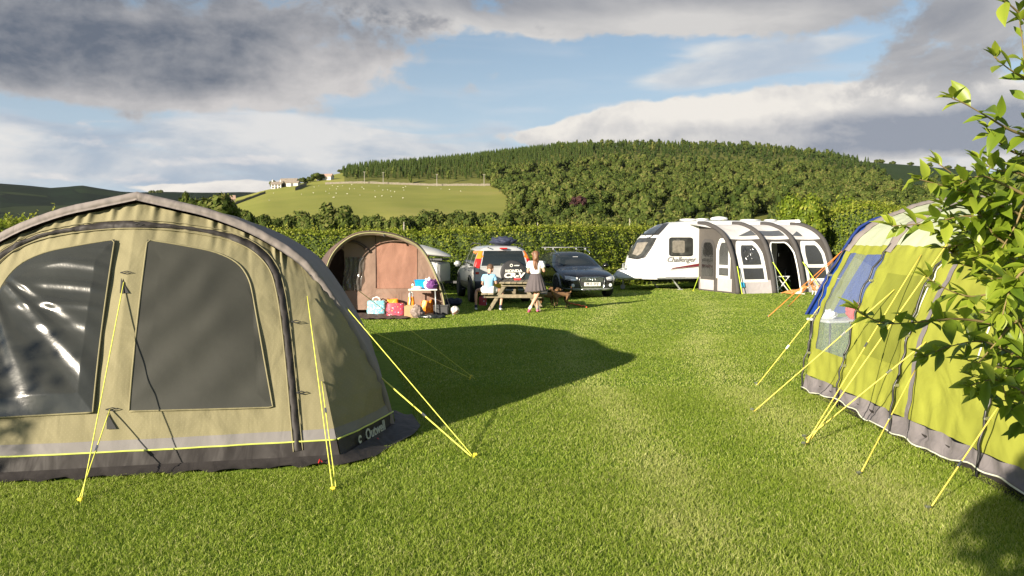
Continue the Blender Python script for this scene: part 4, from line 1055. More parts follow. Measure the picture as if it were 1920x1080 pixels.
mb.grid([[Vector((XC + LP[0].x + .03, y, z)) for z in (.0, .06, .12)] for y in np.linspace(PY[0] - .02, PY[-1], 20)]); mb.build('groundsheet', m_black, T2, smooth=True, world=True)
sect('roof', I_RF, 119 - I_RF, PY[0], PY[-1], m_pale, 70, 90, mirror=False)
# far end: lime frame round a clear panel
yE = PY[0]; mb = MB(); ring_o = [lime_pt(i, yE) for i in np.linspace(0, 119, 60)]
ctr = Vector((XC, yE + .5, .8)); ring_i = [p.lerp(ctr, .05) for p in ring_o]
mb.grid([ring_o, ring_i]); mb.build('end_panel', m_lime, T2, smooth=True, world=True)
mb = MB(); mb.grid([ring_i, [p.lerp(ctr, .5) for p in ring_i], [ctr + Vector((.001 * k, 0, 0)) for k in range(60)]]); mb.build('end_window', m_film, T2, smooth=True, world=True)
# poles, sleeves, clips
for j, y in enumerate(PY[:4]):
    off = lambda p, d: p + Vector((p.x - XC, 0, p.z * .6)).normalized() * d
    low = [off(lime_pt(i, y), .035 + .02 * math.sin(i * .3)) for i in np.linspace(0, I_RF, 30)]; low[0].z = -.02
    po = MB().tube([low[0] + Vector((0, .0, 0))] + low[1:], .011, 8).build('pole', m_pole_b, T2, smooth=True, world=True)
    mb = MB().grid([[off(lime_pt(i, y + dy), .022 * (1 - (dy / .075) ** 2) + .008 + .003 * math.sin(i * 3)) for dy in (-.075, -.04, 0, .04, .075)] for i in np.linspace(I_RF - 2, 121 - I_RF, 80)])
    mb.build('pole_sleeve', m_lilac, T2, smooth=True, world=True)
    mb = MB()
    for i in (idx(.45), idx(.9), idx(1.35)): mb.box(off(lime_pt(i, y), .03), (.05, .03, .025), bev=.005)
    mb.build('pole_clip', m_alloy, po, world=True)
MB().grid([[off(lime_pt(i, y), .012) for y in (PY[2] - .15, PY[2] - .21)] for i in np.linspace(idx(.15), I_RF, 40)]).build('door_zip', m_skirt, T2, smooth=True, world=True)
for y in (PY[2] + .02, PY[3] + .30): MB().tube([off(lime_pt(i, y), .012) for i in np.linspace(idx(.85), I_RF, 30)], .007, 6).build('seam_piping', m_wpipe, T2, smooth=True, world=True)
# arched hood over the side door
mb = MB(); rows = []
for q in np.linspace(0, 1, 10):
    r = []
    for y in np.linspace(PY[2] - .05, PY[3] + .02, 24):
        f = (PY[2] - .05 - y) / (PY[2] - PY[3] - .07); bow = max(0.0, math.sin(math.pi * min(1, max(0, f)))) ** .6; p = off(lime_pt(I_RF, y), .01)
        r.append(p + Vector((-.34 * bow * q, 0, .16 * bow * (1 - (1 - q) ** 2) * .6 - .10 * q * q)))
    rows.append(r)
mb.grid(rows).thick(.006).build('door_hood', m_olive, T2, smooth=True, world=True)
# guy ropes with their pegs
def wall_at(px, py):
    q = cast(LBV, px, py, .02); return q if q is not None else D(px, py, 7)
for a, b, sl in [((1540, 575), (1419, 723), .5), ((1680, 545), (1412, 773), .35), ((1731, 479), (1508, 837), .5), ((1740, 642), (1510, 824), .3), ((1722, 690), (1611, 893), .5), ((1884, 752), (1741, 958), .6), ((1836, 460), (1640, 700), .3)][:6]:
    guy(T2, wall_at(*a), G(*b), r=.0052, mat=m_ycord, slider=sl, peg=m_alloy)
guy(T2, off(lime_pt(I_RF, PY[2]), .05), G(1508, 835) + Vector((.03, .02, 0)), r=.0052, mat=m_ycord, peg=None)
guy(T2, off(lime_pt(I_RF, PY[3]), .05), G(1700, 960) + Vector((-.3, -.1, 0)), r=.007, mat=m_ycord, peg=m_alloy) if False else None

# ------------------------------------------------------------------ blue tent beyond it
m_blue = fabric('blue_canvas', (.02, .075, .42), transl=.15, bump=.3, bs=8)
m_dblue = fabric('navy_canvas', (.012, .03, .16), transl=.05, bump=.3)
m_orange = M('orange_cord', (.70, .22, .04), .6)
BY = 19.3; bx0 = (1513 - 960) / FPX * BY
bl = [PL(px, py, (0, BY, 0), (0, 1, 0)) for px, py in [(1513, 590), (1530, 560), (1552, 520), (1575, 482), (1595, 450), (1612, 428), (1640, 412)]]
BXC = bl[-1].x + .9; hb = [(p.x - BXC, max(0, p.z)) for p in bl] + [(0, bl[-1].z + .16)]
BP = resample([Vector((a, 0, b)) for a, b in hb] + [Vector((-a, 0, b)) for a, b in hb[::-1][1:]], 60)
T3 = thing('dome_tent', 'blue tent with a lime stripe standing behind the lime green tent', 'tent', (BXC, BY, 0))
def bpt(i, y, k=1.0): p = BP[i]; return Vector((BXC + p.x * k + (y - BY) * .46, y, p.z * k))
def ringgrid(k0, k1, dy, mat, name):
    MB().grid([[bpt(i, BY + dy * (1 - k), k) for i in range(60)] for k in np.linspace(k0, k1, 5)]).build(name, mat, T3, smooth=True, world=True)
ringgrid(1.0, .87, .9, m_blue, 'front_edge'); ringgrid(.87, .76, .9, m_lime, 'front_stripe'); ringgrid(.76, .0, .9, m_blue, 'front_panel')
MB().grid([[bpt(i, y, 1 - .25 * ((y - BY) / 4.2) ** 2) for i in range(60)] for y in np.linspace(BY, BY + 4, 14)]).build('roof', m_dblue, T3, smooth=True, world=True)
MB().tube([bpt(i, BY - .02, 1.01) for i in range(60)], .035, 8).build('pole_sleeve', m_dblue, T3, smooth=True, world=True)
for a, b in (((1590, 461), (1440, 594)), ((1597, 452), (1478, 575))):
    guy(T3, PL(*a, (0, BY, 0), (0, 1, 0)), G(*b), r=.010, mat=m_orange, peg=m_alloy)

# camp table and chair between the two tents, seen through the clear window
def camp_table(name, label, loc, rz, L, Wd, H_, top, leg, cat='table'):
    r = thing(name, label, cat, loc, rz)
    MB().box((0, 0, H_), (L, Wd, .03), bev=.006).build('table_top', top, r)
    for sx in (-1, 1):
        for sy in (-1, 1):
            MB().tube([(sx * (L / 2 - .05), sy * (Wd / 2 - .04), H_ - .02), (sx * (L / 2 - .03), sy * (Wd / 2 - .03), 0)], .014, 8).build('leg', leg, r, smooth=True)
        MB().tube([(sx * (L / 2 - .04), -Wd / 2 + .04, H_ * .28), (sx * (L / 2 - .04), Wd / 2 - .04, H_ * .28)], .009, 6).build('brace', leg, r)
    return r
m_grey_t = M('grey_table_top', (.55, .55, .53), .5); m_steel = M('painted_steel', (.55, .56, .56), .4, metal=.6)
camp_table('camp_table', 'pale camp table with dark legs seen through the lime tent window', (4.62, 11.0, 0), R(15), .8, .5, .68, m_grey_t, m_pole_b)
m_red = M('red_cloth', (.55, .05, .05), .8, bump=.5, bs=6); m_whitec = M('white_cloth', (.78, .78, .76), .8, bump=.5, bs=6)
def lumpcloth(name, label, cat, loc, size, mats, seed, rz=0.0, group=None):
    """a crumpled heap of cloth"""
    v, f = ico(4); mb = MB(); P = []
    for q in v:
        q = Vector(q); n = 1 + .28 * N1(q.x * 2 + seed, q.y * 2, q.z * 2) + .16 * N1(q.x * 5 + seed, q.y * 5, q.z * 5) + .07 * abs(N1(q.x * 11, q.y * 11 + seed, q.z * 9))
        p = Vector((q.x * size[0] / 2 * n, q.y * size[1] / 2 * n, max(0, q.z * .5 + .42) * size[2] * n)); P.append(p)
    mb.add(P, [list(k) for k in f])
    o = mb.build(name, mats, None, smooth=True); o.location = loc; o.rotation_euler = (0, 0, rz); MW[o.name] = Matrix.Translation(Vector(loc))
    tag(o, label, cat, group); return o
lumpcloth('jacket', 'red and white jacket heaped on the camp table behind the clear window', 'jacket', (4.80, 11.0, .695), (.26, .22, .22), m_red, 3.0)
lumpcloth('tea_towel', 'white cloth at the near end of the camp table behind the clear window', 'cloth', (4.40, 10.95, .695), (.22, .2, .14), m_whitec, 8.0)
# ------------------------------------------------------------------ vehicles
def paint(name, col, rough=.28, metal=.35, coat=.8):
    m, t, b = newmat(name)
    tc = t.new('ShaderNodeTexCoord').outputs['Object']; n = t.noise(tc, 3, 5)
    c = t.ramp(n, [(.3, tuple(x * .92 for x in col) + (1,)), (.7, tuple(min(1, x * 1.06) for x in col) + (1,))])
    sp = t.new('ShaderNodeSeparateXYZ'); t.l.new(tc, sp.inputs[0])
    dirt = t.math('MULTIPLY', t.smooth(sp.outputs[2], .75, .2), t.smooth(t.noise(tc, 5, 6), .4, .7))
    c = t.mix(t.math('MULTIPLY', dirt, .35), c, (.13, .11, .08, 1))
    t.put(b.inputs['Base Color'], c); b.inputs['Metallic'].default_value = metal
    t.put(b.inputs['Roughness'], t.math('MULTIPLY_ADD', dirt, .4, rough)); b.inputs['Coat Weight'].default_value = coat; b.inputs['Coat Roughness'].default_value = .06
    return m
p_silver = paint('silver_grey_paint', (.47, .48, .49), .32, .15); p_black = paint('black_paint', (.010, .010, .011), .22, 0, .45); p_lsil = paint('dull_silver_paint', (.44, .44, .42), .45, .2, .3)
m_glass = M('dark_car_glass', (.014, .018, .018), .06, var=.1, vs=3, spec=.8)
m_plast = M('black_plastic', (.028, .028, .03), .55, var=.15)
m_tyre = M('tyre_rubber', (.022, .022, .022), .8, bump=.4, bs=60)
m_rim = M('alloy_rim', (.50, .50, .51), .35, metal=.7)
m_chrome = M('chrome', (.75, .75, .76), .15, metal=1)
m_redl = M('red_lens', (.50, .015, .012), .15, spec=.7); m_amb = M('amber_lens', (.80, .22, .02), .15, spec=.7); m_clr = M('clear_lens', (.62, .63, .64), .12, spec=.8)
m_yplate = M('yellow_plate', (.80, .55, .03), .4); m_wplate = M('white_plate', (.78, .78, .74), .4); m_ink = M('black_ink', (.015, .015, .015), .5); m_wink = M('white_ink', (.80, .78, .70), .5)
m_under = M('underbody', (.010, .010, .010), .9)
m_clad = M('grey_cladding', (.27, .275, .28), .4, metal=.3)
def section_body(st, sub=2):
    """st: list of (x, [(y,z)...]) half sections, same count each; mirrored and closed"""
    mb = MB(); rows = []
    for x, h in st:
        rows.append([Vector((x + (q[2] if len(q) > 2 else 0), q[0], q[1])) for q in h] + [Vector((x + (q[2] if len(q) > 2 else 0), -q[0], q[1])) for q in h[::-1][1:-1]])
    mb.grid(rows, closed=True); n = len(rows[0])
    mb.f.append(list(range(n))[::-1]); mb.m.append(0); mb.f.append([(len(rows) - 1) * n + k for k in range(n)]); mb.m.append(0)
    # triangulate caps as strips so they subdivide well
    mb.f = mb.f[:-2]; mb.m = mb.m[:-2]; hN = len(st[0][1])
    for base, flip in ((0, True), ((len(rows) - 1) * n, False)):
        for k in range(hN - 1):
            a, b = base + k, base + k + 1; c, d = base + (n - k - 1) % n, base + (n - k) % n
            f = [q for q in (a, b, c, d)]
            f = list(dict.fromkeys(f))
            if len(f) >= 3: mb.f.append(f[::-1] if flip else f); mb.m.append(0)
    return mb.sub(sub)
def decal(bv, outline, axis, n=14, m=10, off=.004):
    """patch on a body: outline = 4 edges (bottom, top, left, right) of (a,b) points in the plane across axis"""
    ax = {'x': Vector((1, 0, 0)), '-x': Vector((-1, 0, 0)), 'y': Vector((0, 1, 0)), '-y': Vector((0, -1, 0)), 'z': Vector((0, 0, 1))}[axis]
    def P3(a, b):
        o = Vector((0, a, b)) if 'x' in axis else (Vector((a, 0, b)) if 'y' in axis else Vector((a, b, 0)))
        h = bv.ray_cast(o + ax * 6, -ax)
        if h[0] is None: h = bv.find_nearest(o + ax * 1.0)
        nn = h[1] if h[1].dot(ax) > 0 else -h[1]
        return h[0] + nn * off
    bo, to, le, ri = [[Vector((a, b, 0)) for a, b in e] for e in outline]
    g = coons(bo, to, le, ri, n, m)
    return MB().grid([[P3(q.x, q.y) for q in r] for r in g])
def quad4(a, b, c, d): return [[a, b], [d, c], [a, d], [b, c]]
def wheel(parent, x, y, r, w, s, spokes=5):
    t_ = MB().lathe([(r * .66, -w / 2), (r * .9, -w / 2), (r * .98, -w * .38), (r, -w * .2), (r, w * .2), (r * .98, w * .38), (r * .9, w / 2), (r * .66, w / 2)], (x, y, r), (0, s, 0), 36).build('wheel', m_tyre, parent, auto=40)
    mb = MB().lathe([(r * .68, w * .10), (r * .68, w * .46), (r * .62, w * .46), (r * .60, w * .15), (.02, w * .12)], (x, y, r), (0, s, 0), 36)
    for k in range(spokes):
        a = 2 * math.pi * k / spokes + .3; d = Vector((math.cos(a), 0, math.sin(a)))
        mb.bar(Vector((x, y + s * w * .34, r)) + d * r * .06, Vector((x, y + s * w * .42, r)) + d * r * .64, r * .17, .03, up=(0, 1, 0), bev=.006)
    mb.lathe([(r * .16, w * .2), (r * .14, w * .42), (.01, w * .44)], (x, y, r), (0, s, 0), 16)
    mb.build('rim', m_rim, t_, auto=40)
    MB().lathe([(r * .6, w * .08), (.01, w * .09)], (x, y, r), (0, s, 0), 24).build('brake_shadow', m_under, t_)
def arch(bv, x, r, s, mat, parent, rad_w=.07, name='wheel_arch', R0=None):
    """dark wheel well disc and flare ring on the flank"""
    R0 = R0 or r * 1.14; ax = Vector((0, s, 0))
    def on(a, rr_, off):
        px_, pz = x + math.cos(a) * rr_, max(.2, r + math.sin(a) * rr_); h = bv.ray_cast(Vector((px_, s * 4, pz)), -ax)
        return (h[0] if h[0] else Vector((px_, s * .8, pz))) + ax * off
    MB().grid([[on(a, q * R0, .006) for a in np.linspace(-.25, math.pi + .25, 30)] for q in (.05, .5, .85, 1.0)]).build('wheel_well', m_under, parent, smooth=True)
    MB().grid([[on(a, R0 + q * rad_w, o_) for a in np.linspace(-.2, math.pi + .2, 30)] for q, o_ in ((-.12, .0), (-.1, .026), (.5, .03), (.95, .018), (1.0, .0))]).build(name, mat, parent, smooth=True)

def rotz_for(d): return math.atan2(d[1], d[0])
# ---- silver off-roader, seen from behind
hd = (-.19, .98); c0 = Vector(((945 - 960) / FPX * 22.75, 22.75, 0)) + Vector((hd[0], hd[1], 0)).normalized() * 2.2
V1 = thing('parked_car', 'silver grey off-road car with a black spare wheel cover, seen from behind', 'car', c0, rotz_for(hd))
def S(x, zb, ys, zs, yw, zw, yb_, zb2, yr, zr, ym, zm, zt, dx=0):
    return (x, [(0, zb), (ys * .93, zb), (ys, zs), (yw, zw), (yb_, zb2), (yr, zr), (ym, zm), (0, zt)])
st = [S(-2.17, .42, .78, .50, .82, .72, .80, .98, .78, 1.05, .5, 1.06, 1.06),
      S(-2.20, .40, .80, .50, .845, .74, .83, 1.0, .80, 1.05, .5, 1.07, 1.07),
      S(-2.16, .36, .84, .48, .875, .76, .865, 1.02, .76, 1.30, .5, 1.34, 1.35),
      S(-2.02, .32, .855, .46, .885, .76, .875, 1.02, .70, 1.58, .45, 1.645, 1.655),
      S(-1.85, .30, .86, .45, .89, .76, .88, 1.02, .69, 1.60, .45, 1.675, 1.685),
      S(-.9, .28, .86, .44, .89, .76, .88, 1.01, .69, 1.62, .45, 1.70, 1.71),
      S(.1, .28, .86, .44, .89, .76, .88, .99, .69, 1.60, .45, 1.69, 1.70),
      S(.55, .28, .86, .44, .89, .76, .88, .98, .70, 1.52, .45, 1.61, 1.62),
      S(1.05, .28, .86, .44, .89, .75, .87, .95, .78, 1.12, .5, 1.18, 1.20),
      S(1.25, .28, .86, .44, .885, .74, .86, .93, .78, 1.02, .5, 1.06, 1.07),
      S(1.9, .30, .85, .44, .87, .70, .83, .87, .72, .93, .45, .97, .98),
      S(2.2, .34, .80, .46, .82, .66, .78, .80, .66, .86, .4, .89, .90),
      S(2.32, .42, .66, .5, .68, .62, .64, .70, .5, .74, .3, .76, .77)]
body = section_body(st, 2); bv1 = body.bvh(); body.build('body', p_silver, V1, smooth=True)
for s, ax in ((1, 'y'), (-1, '-y')):
    decal(bv1, quad4((-1.86, 1.08), (-1.12, 1.07), (-1.12, 1.52), (-1.74, 1.52)), ax).build('side_window', m_glass, V1, smooth=True)
    decal(bv1, quad4((-1.04, 1.07), (-.22, 1.05), (-.22, 1.54), (-1.04, 1.53)), ax).build('side_window', m_glass, V1, smooth=True)
    decal(bv1, quad4((-.13, 1.05), (.92, 1.03), (.42, 1.50), (-.13, 1.54)), ax).build('side_window', m_glass, V1, smooth=True)
    decal(bv1, quad4((-2.0, .40), (2.0, .40), (2.0, .57), (-2.0, .60)), ax, 40, 4, .010).build('cladding', m_plast, V1, smooth=True)
    for x in (-.35, -1.2): MB().box((x, s * .905, .93), (.2, .03, .035), bev=.01).build('door_handle', p_silver, V1)
    for x in (-1.08, -.17, .85): decal(bv1, quad4((x, .6), (x + .012, .6), (x + .012, 1.0), (x, 1.0)), ax, 2, 8, .002).build('door_gap', m_under, V1)
    MB().box((.62, s * 1.0, 1.10), (.14, .22, .17), bev=.045).build('wing_mirror', m_plast if s < 0 else p_silver, V1, smooth=True)
    MB().tube([(-1.85, s * .62, 1.67), (-1.75, s * .62, 1.735), (-.2, s * .62, 1.76), (.25, s * .62, 1.69)], .018, 8).build('roof_rail', m_plast, V1, smooth=True)
    for x in (-1.38, 1.28):
        arch(bv1, x, .345, s, m_plast, V1)
        wheel(V1, x, s * .80, .345, .225, s)
    # tall lamp cluster up the rear pillar: red, clear, red, amber
    for z0, z1, mm in ((.86, .93, m_redl), (.93, 1.03, m_clr), (1.03, 1.30, m_redl), (1.30, 1.52, m_amb)):
        yy = lambda z: float(np.interp(z, [.86, 1.02, 1.52], [.845, .84, .715])); iw = .115
        mb = decal(bv1, quad4((s * (yy(z0) - iw), z0), (s * (yy(z0) - .012), z0), (s * (yy(z1) - .012), z1), (s * (yy(z1) - iw), z1)), '-x', 5, 5, .018)
        r2 = decal(bv1, quad4((-2.16, z0), (-2.04 + (z0 - .86) * .1, z0), (-2.0 + (z1 - .86) * .1, z1), (-2.14 + max(0, z1 - 1.05) * .2, z1)), ax, 4, 5, .014)
        mb.add(r2.v, r2.f); mb.build('tail_light', mm, V1, smooth=True)
decal(bv1, quad4((-.66, 1.10), (.66, 1.10), (.56, 1.53), (-.56, 1.53)), '-x', 24, 10).build('rear_window', m_glass, V1, smooth=True)
decal(bv1, quad4((-.66, 1.10), (.66, 1.10), (.55, 1.50), (-.55, 1.50)), 'x', 24, 10).build('windscreen', m_glass, V1, smooth=True)
decal(bv1, quad4((-.82, .42), (.82, .42), (.84, .66), (-.84, .66)), '-x', 24, 5, .03).thick(.03).build('rear_bumper', m_plast, V1, smooth=True)
MB().box((-2.12, 0, 1.60), (.10, .22, .04), bev=.01).build('brake_light', m_redl, V1)
MB().bar((-2.22, .05, 1.09), (-2.17, -.36, 1.17), .015, .02).build('rear_wiper', m_plast, V1)
for yy in (-.42, .44): MB().box((-2.10, yy, 1.625), (.14, .03, .03), bev=.01).build('window_hinge', m_plast, V1)
MB().box((-2.26, -.28, .66), (.02, .02, .02)).box((-2.235, .34, .53), (.02, .52, .12), bev=.004).build('number_plate', m_yplate, V1)
sw = MB().lathe([(.10, -.06), (.345, -.05), (.365, 0), (.36, .10), (.335, .14), (.16, .165), (.01, .168)], (-2.22, -.25, .90), (-1, 0, 0), 40).build('spare_wheel_cover', m_plast, V1, auto=35)
fr_ = lambda z, y=0: frame((-2.392, -.25 + y, .90 + z), (0, -1, 0), (0, 0, 1))
for txt, size, z, bo, sxx in (('HONDA', .105, .055, .004, 1.25), ('CR-V', .19, -.075, .010, 1.35)):
    mb = textmesh(txt, size, bold=bo, shear=.15 if txt == 'CR-V' else 0, sx=sxx); mb.xf(fr_(z)).build('lettering', m_wink, sw)
mb = MB(); rg_ = [(math.cos(a), math.sin(a)) for a in np.linspace(0, 6.283, 25)]
mb.add([fr_(.215, .07) @ Vector((c * .045, s_ * .045, 0)) for c, s_ in rg_] + [fr_(.215, .07) @ Vector((c * .026, s_ * .026, 0)) for c, s_ in rg_], [[k, k + 1, 26 + k, 25 + k] for k in range(24)])
mb.xf(Matrix.Identity(4)).build('emblem', m_wink, sw)
textmesh('outer', .06, bold=.002, shear=.2, sx=1.2).xf(fr_(.215, -.085)).build('lettering', m_wink, sw)
MB().box((-2.228, .06, 1.13), (.02, .10, .075), bev=.01).build('badge', m_chrome, V1)

# ---- dark estate car, seen from the front
hd = (.21, -.98); c1 = Vector(((1109 - 960) / FPX * 25.0, 25.0, 0)) - Vector((hd[0], hd[1], 0)).normalized() * 2.3
V2_ = thing('parked_car', 'black estate car with roof rack and a white number plate, facing the camera', 'car', c1, rotz_for(hd))
st = [S(-2.36, .40, .70, .5, .74, .66, .70, .82, .62, .95, .4, 1.0, 1.0),
      S(-2.30, .32, .82, .45, .86, .66, .83, .90, .66, 1.12, .45, 1.20, 1.21),
      S(-2.0, .26, .88, .42, .905, .66, .885, .93, .62, 1.34, .42, 1.41, 1.42),
      S(-1.3, .24, .895, .40, .92, .66, .895, .93, .62, 1.40, .42, 1.465, 1.475),
      S(-.2, .24, .895, .40, .92, .66, .895, .92, .62, 1.40, .42, 1.475, 1.485),
      S(.35, .24, .895, .40, .92, .66, .895, .91, .63, 1.33, .42, 1.40, 1.41),
      S(.98, .24, .895, .40, .92, .65, .89, .89, .72, .99, .45, 1.03, 1.04),
      S(1.15, .24, .895, .40, .92, .65, .885, .86, .74, .92, .45, .955, .965),
      S(1.75, .24, .89, .40, .91, .64, .85, .80, .70, .85, .42, .885, .89),
      S(2.10, .24, .84, .38, .87, .60, .80, .73, .64, .78, .38, .81, .815),
      S(2.30, .24, .70, .36, .74, .54, .70, .66, .55, .72, .34, .745, .75),
      S(2.38, .28, .55, .36, .58, .52, .55, .63, .46, .67, .28, .69, .695)]
body = section_body(st, 2); bv2 = body.bvh(); body.build('body', p_black, V2_, smooth=True)
decal(bv2, quad4((-.70, 1.02), (.70, 1.02), (.56, 1.36), (-.56, 1.36)), 'x', 24, 10).build('windscreen', m_glass, V2_, smooth=True)
decal(bv2, quad4((-.60, 1.02), (.60, 1.02), (.52, 1.32), (-.52, 1.32)), '-x', 24, 10).build('rear_window', m_glass, V2_, smooth=True)
for s, ax in ((1, 'y'), (-1, '-y')):
    decal(bv2, quad4((-2.0, 1.0), (-1.18, .97), (-1.18, 1.33), (-1.75, 1.29)), ax).build('side_window', m_glass, V2_, smooth=True)
    decal(bv2, quad4((-1.10, .97), (-.22, .96), (-.22, 1.35), (-1.10, 1.34)), ax).build('side_window', m_glass, V2_, smooth=True)
    decal(bv2, quad4((-.14, .96), (.82, .94), (.30, 1.31), (-.14, 1.35)), ax).build('side_window', m_glass, V2_, smooth=True)
    decal(bv2, quad4((-1.9, .28), (1.9, .28), (1.9, .40), (-1.9, .40)), ax, 40, 4, .012).build('cladding', m_clad, V2_, smooth=True)
    MB().box((.70, s * 1.02, 1.0), (.13, .22, .15), bev=.05).bar((.70, s * .85, .95), (.70, s * .98, .98), .06, .04).build('wing_mirror', p_black, V2_, smooth=True)
    for x in (-.35, -1.25): MB().box((x, s * .925, .82), (.2, .03, .03), bev=.01).build('door_handle', p_black, V2_)
    MB().tube([(-1.9, s * .58, 1.41), (-1.8, s * .58, 1.485), (-.1, s * .58, 1.52), (.3, s * .58, 1.43)], .016, 8).build('roof_rail', m_chrome, V2_, smooth=True)
    for x in (-1.42, 1.40):
        arch(bv2, x, .335, s, m_clad, V2_, .075)
        wheel(V2_, x, s * .83, .335, .235, s, 10)
    # headlamp wraps the corner
    decal(bv2, [[(s * .50, .575), (s * .66, .57), (s * .815, .60)], [(s * .46, .66), (s * .66, .70), (s * .80, .715)], [(s * .50, .575), (s * .46, .66)], [(s * .815, .60), (s * .80, .715)]], 'x', 14, 6, .010).build('headlight', m_clr, V2_, smooth=True)
    decal(bv2, quad4((s * .50, .583), (s * .80, .603), (s * .80, .617), (s * .50, .597)), 'x', 10, 2, .016).build('headlight_strip', m_chrome, V2_, smooth=True)
    decal(bv2, quad4((s * .40, .36), (s * .70, .38), (s * .72, .47), (s * .42, .44)), 'x', 10, 4, .008).build('air_intake', m_plast, V2_, smooth=True)
    h = bv2.ray_cast(Vector((5, s * .62, .42)), Vector((-1, 0, 0)))[0]
    MB().lathe([(.055, 0), (.055, .02), (.04, .028), (.005, .03)], h, (1, 0, 0), 16).build('fog_light', m_clr, V2_)
    decal(bv2, quad4((s * .30, .735), (s * .44, .735), (s * .70, .99), (s * .55, .99)), 'x', 2, 8, .0) if False else None
gr_o = [[(-.34, .30), (0, .29), (.34, .30)], [(-.37, .655), (0, .668), (.37, .655)], [(-.34, .30), (-.40, .52), (-.37, .655)], [(.34, .30), (.40, .52), (.37, .655)]]
gp = decal(bv2, gr_o, 'x', 24, 12, .012); gr = gp.build('grille', m_plast, V2_, smooth=True)
ed = [(-.34, .30), (0, .285), (.34, .30), (.41, .52), (.375, .66), (0, .675), (-.375, .66), (-.41, .52), (-.34, .30)]
def onf(y, z, off): return bv2.ray_cast(Vector((5, y, z)), Vector((-1, 0, 0)))[0] + Vector((off, 0, 0))
MB().tube([onf(y, z, .012) for y, z in catmull([Vector((a, b, 0)) for a, b in ed], 4) for y, z in [(y, z)]] if False else [onf(q.x, q.y, .012) for q in catmull([Vector((a, b, 0)) for a, b in ed], 5)], .013, 6).build('grille_frame', m_chrome, gr, smooth=True)
mb = MB()
for k in range(19):
    y = -.34 + .68 * k / 18
    for a, b in (((.525, .645)), ((.31, .395))):
        mb.bar(onf(y, a, .018), onf(y, b, .018), .010, .012, up=(0, 1, 0))
mb.build('grille_bars', m_chrome, gr)
mb = MB()
for k in range(4):
    cc = onf(-.135 + .09 * k, .60, .034)
    mb.tube([cc + Vector((0, math.cos(a) * .058, math.sin(a) * .058)) for a in np.linspace(0, 2 * math.pi, 25)], .007, 6)
mb.build('emblem', m_chrome, gr, smooth=True)
pp = onf(0, .455, .035); pl = MB().box(pp, (.012, .54, .115), bev=.004).build('number_plate', m_wplate, V2_)
mb = textmesh('PF13 SYZ', .105, bold=.003, sx=.98).xf(frame(pp + Vector((.008, 0, 0)), (0, 1, 0), (0, 0, 1))); mb.build('lettering', m_ink, pl)
decal(bv2, quad4((-.80, .24), (.80, .24), (.82, .325), (-.82, .325)), 'x', 30, 4, .022).thick(.02).build('skid_plate', m_clad, V2_, smooth=True)
for y in (-.24, -.08, .08, .24): MB().box(onf(y, .285, .05), (.01, .10, .03), bev=.004).build('skid_slot', m_plast, V2_)
MB().bar((2.22, -.40, .268), (2.22, .40, .268), .03, .02).build('splitter', m_plast, V2_)
for x in (-.2, -1.3):
    MB().box((x, 0, 1.60), (.075, 1.46, .03), bev=.012).box((x, .58, 1.55), (.07, .06, .08), bev=.01).box((x, -.58, 1.55), (.07, .06, .08), bev=.01).build('roof_rack_bar', m_clad, V2_, smooth=True)
MB().box((.52, 0, 1.27), (.03, .20, .06), bev=.01).build('inside_mirror', m_clr, V2_)
for y in (-.28, .26): MB().bar((.99, y - .28, 1.035), (.86, y + .28, 1.085), .012, .015).build('wiper', m_plast, V2_)

# ---- silver luggage trailer with a pod on top
rzT = R(-12); cT = Vector((-3.25, 27.3, 0)); TR = thing('luggage_trailer', 'dull silver luggage trailer with a long pointed pod on top, beside the brown tent', 'trailer', cT, rzT)
mb = MB(); rows = []
for x, w_, z0, z1 in [(-1.3, .66, .42, 1.10), (-1.25, .70, .38, 1.16), (.5, .70, .38, 1.14), (.9, .66, .40, 1.08), (.98, .58, .46, 1.02)]:
    rows.append([Vector((x, y, z)) for y, z in [(-w_, z0), (-w_ - .03, z0 + .3), (-w_ - .03, z0 + .34), (-w_, z1), (-w_ * .5, z1 + .03), (w_ * .5, z1 + .03), (w_, z1), (w_ + .03, z0 + .3), (w_, z0)]])
mb.grid(rows, closed=True); mb.add(rows[0], [list(range(9))]); mb.add(rows[-1], [list(range(9))])
mb.build('trailer_box', p_lsil, TR, auto=30)
mb = MB(); rows = []
for x, w_, h_, zc in [(-1.5, .30, .10, 1.44), (-1.3, .50, .20, 1.45), (-.6, .58, .30, 1.46), (.2, .56, .27, 1.42), (.7, .46, .19, 1.36), (1.05, .28, .09, 1.31), (1.18, .10, .03, 1.29)]:
    rows.append([Vector((x, math.cos(a) * w_, zc + math.sin(a) * (h_ if math.sin(a) > 0 else h_ * .35))) for a in np.linspace(0, 2 * math.pi, 17)[:-1]])
mb.grid(rows, closed=True); mb.add(rows[0], [list(range(16))]); mb.add(rows[-1], [list(range(16))])
pod = mb.build('roof_pod', p_lsil, TR, smooth=True)
MB().box((-.15, -.50, 1.27), (.05, .05, .22)).box((.45, -.42, 1.25), (.05, .05, .2)).box((-1.0, -.45, 1.27), (.05, .05, .2)).box((0, 0, 1.20), (2.0, .9, .06)).build('pod_rack', m_plast, TR)
MB().bar((.55, -.62, 1.36), (.55, -.72, 1.0), .03, .006).build('strap', M('strap_webbing', (.35, .12, .03), .8), TR)
decal(MB().grid(rows, closed=True).bvh(), [[(-.35, 1.52), (.1, 1.49)], [(-.30, 1.58), (-.2, 1.57)], [(-.35, 1.52), (-.30, 1.58)], [(.1, 1.49), (-.2, 1.57)]], '-y', 6, 4, .004).build('marking', m_ink, pod, smooth=True)
for s in (-1, 1): wheel(TR, -.2, s * .80, .28, .18, s)
MB().bar((.95, 0, .42), (2.0, 0, .42), .08, .08).build('drawbar', m_plast, TR)

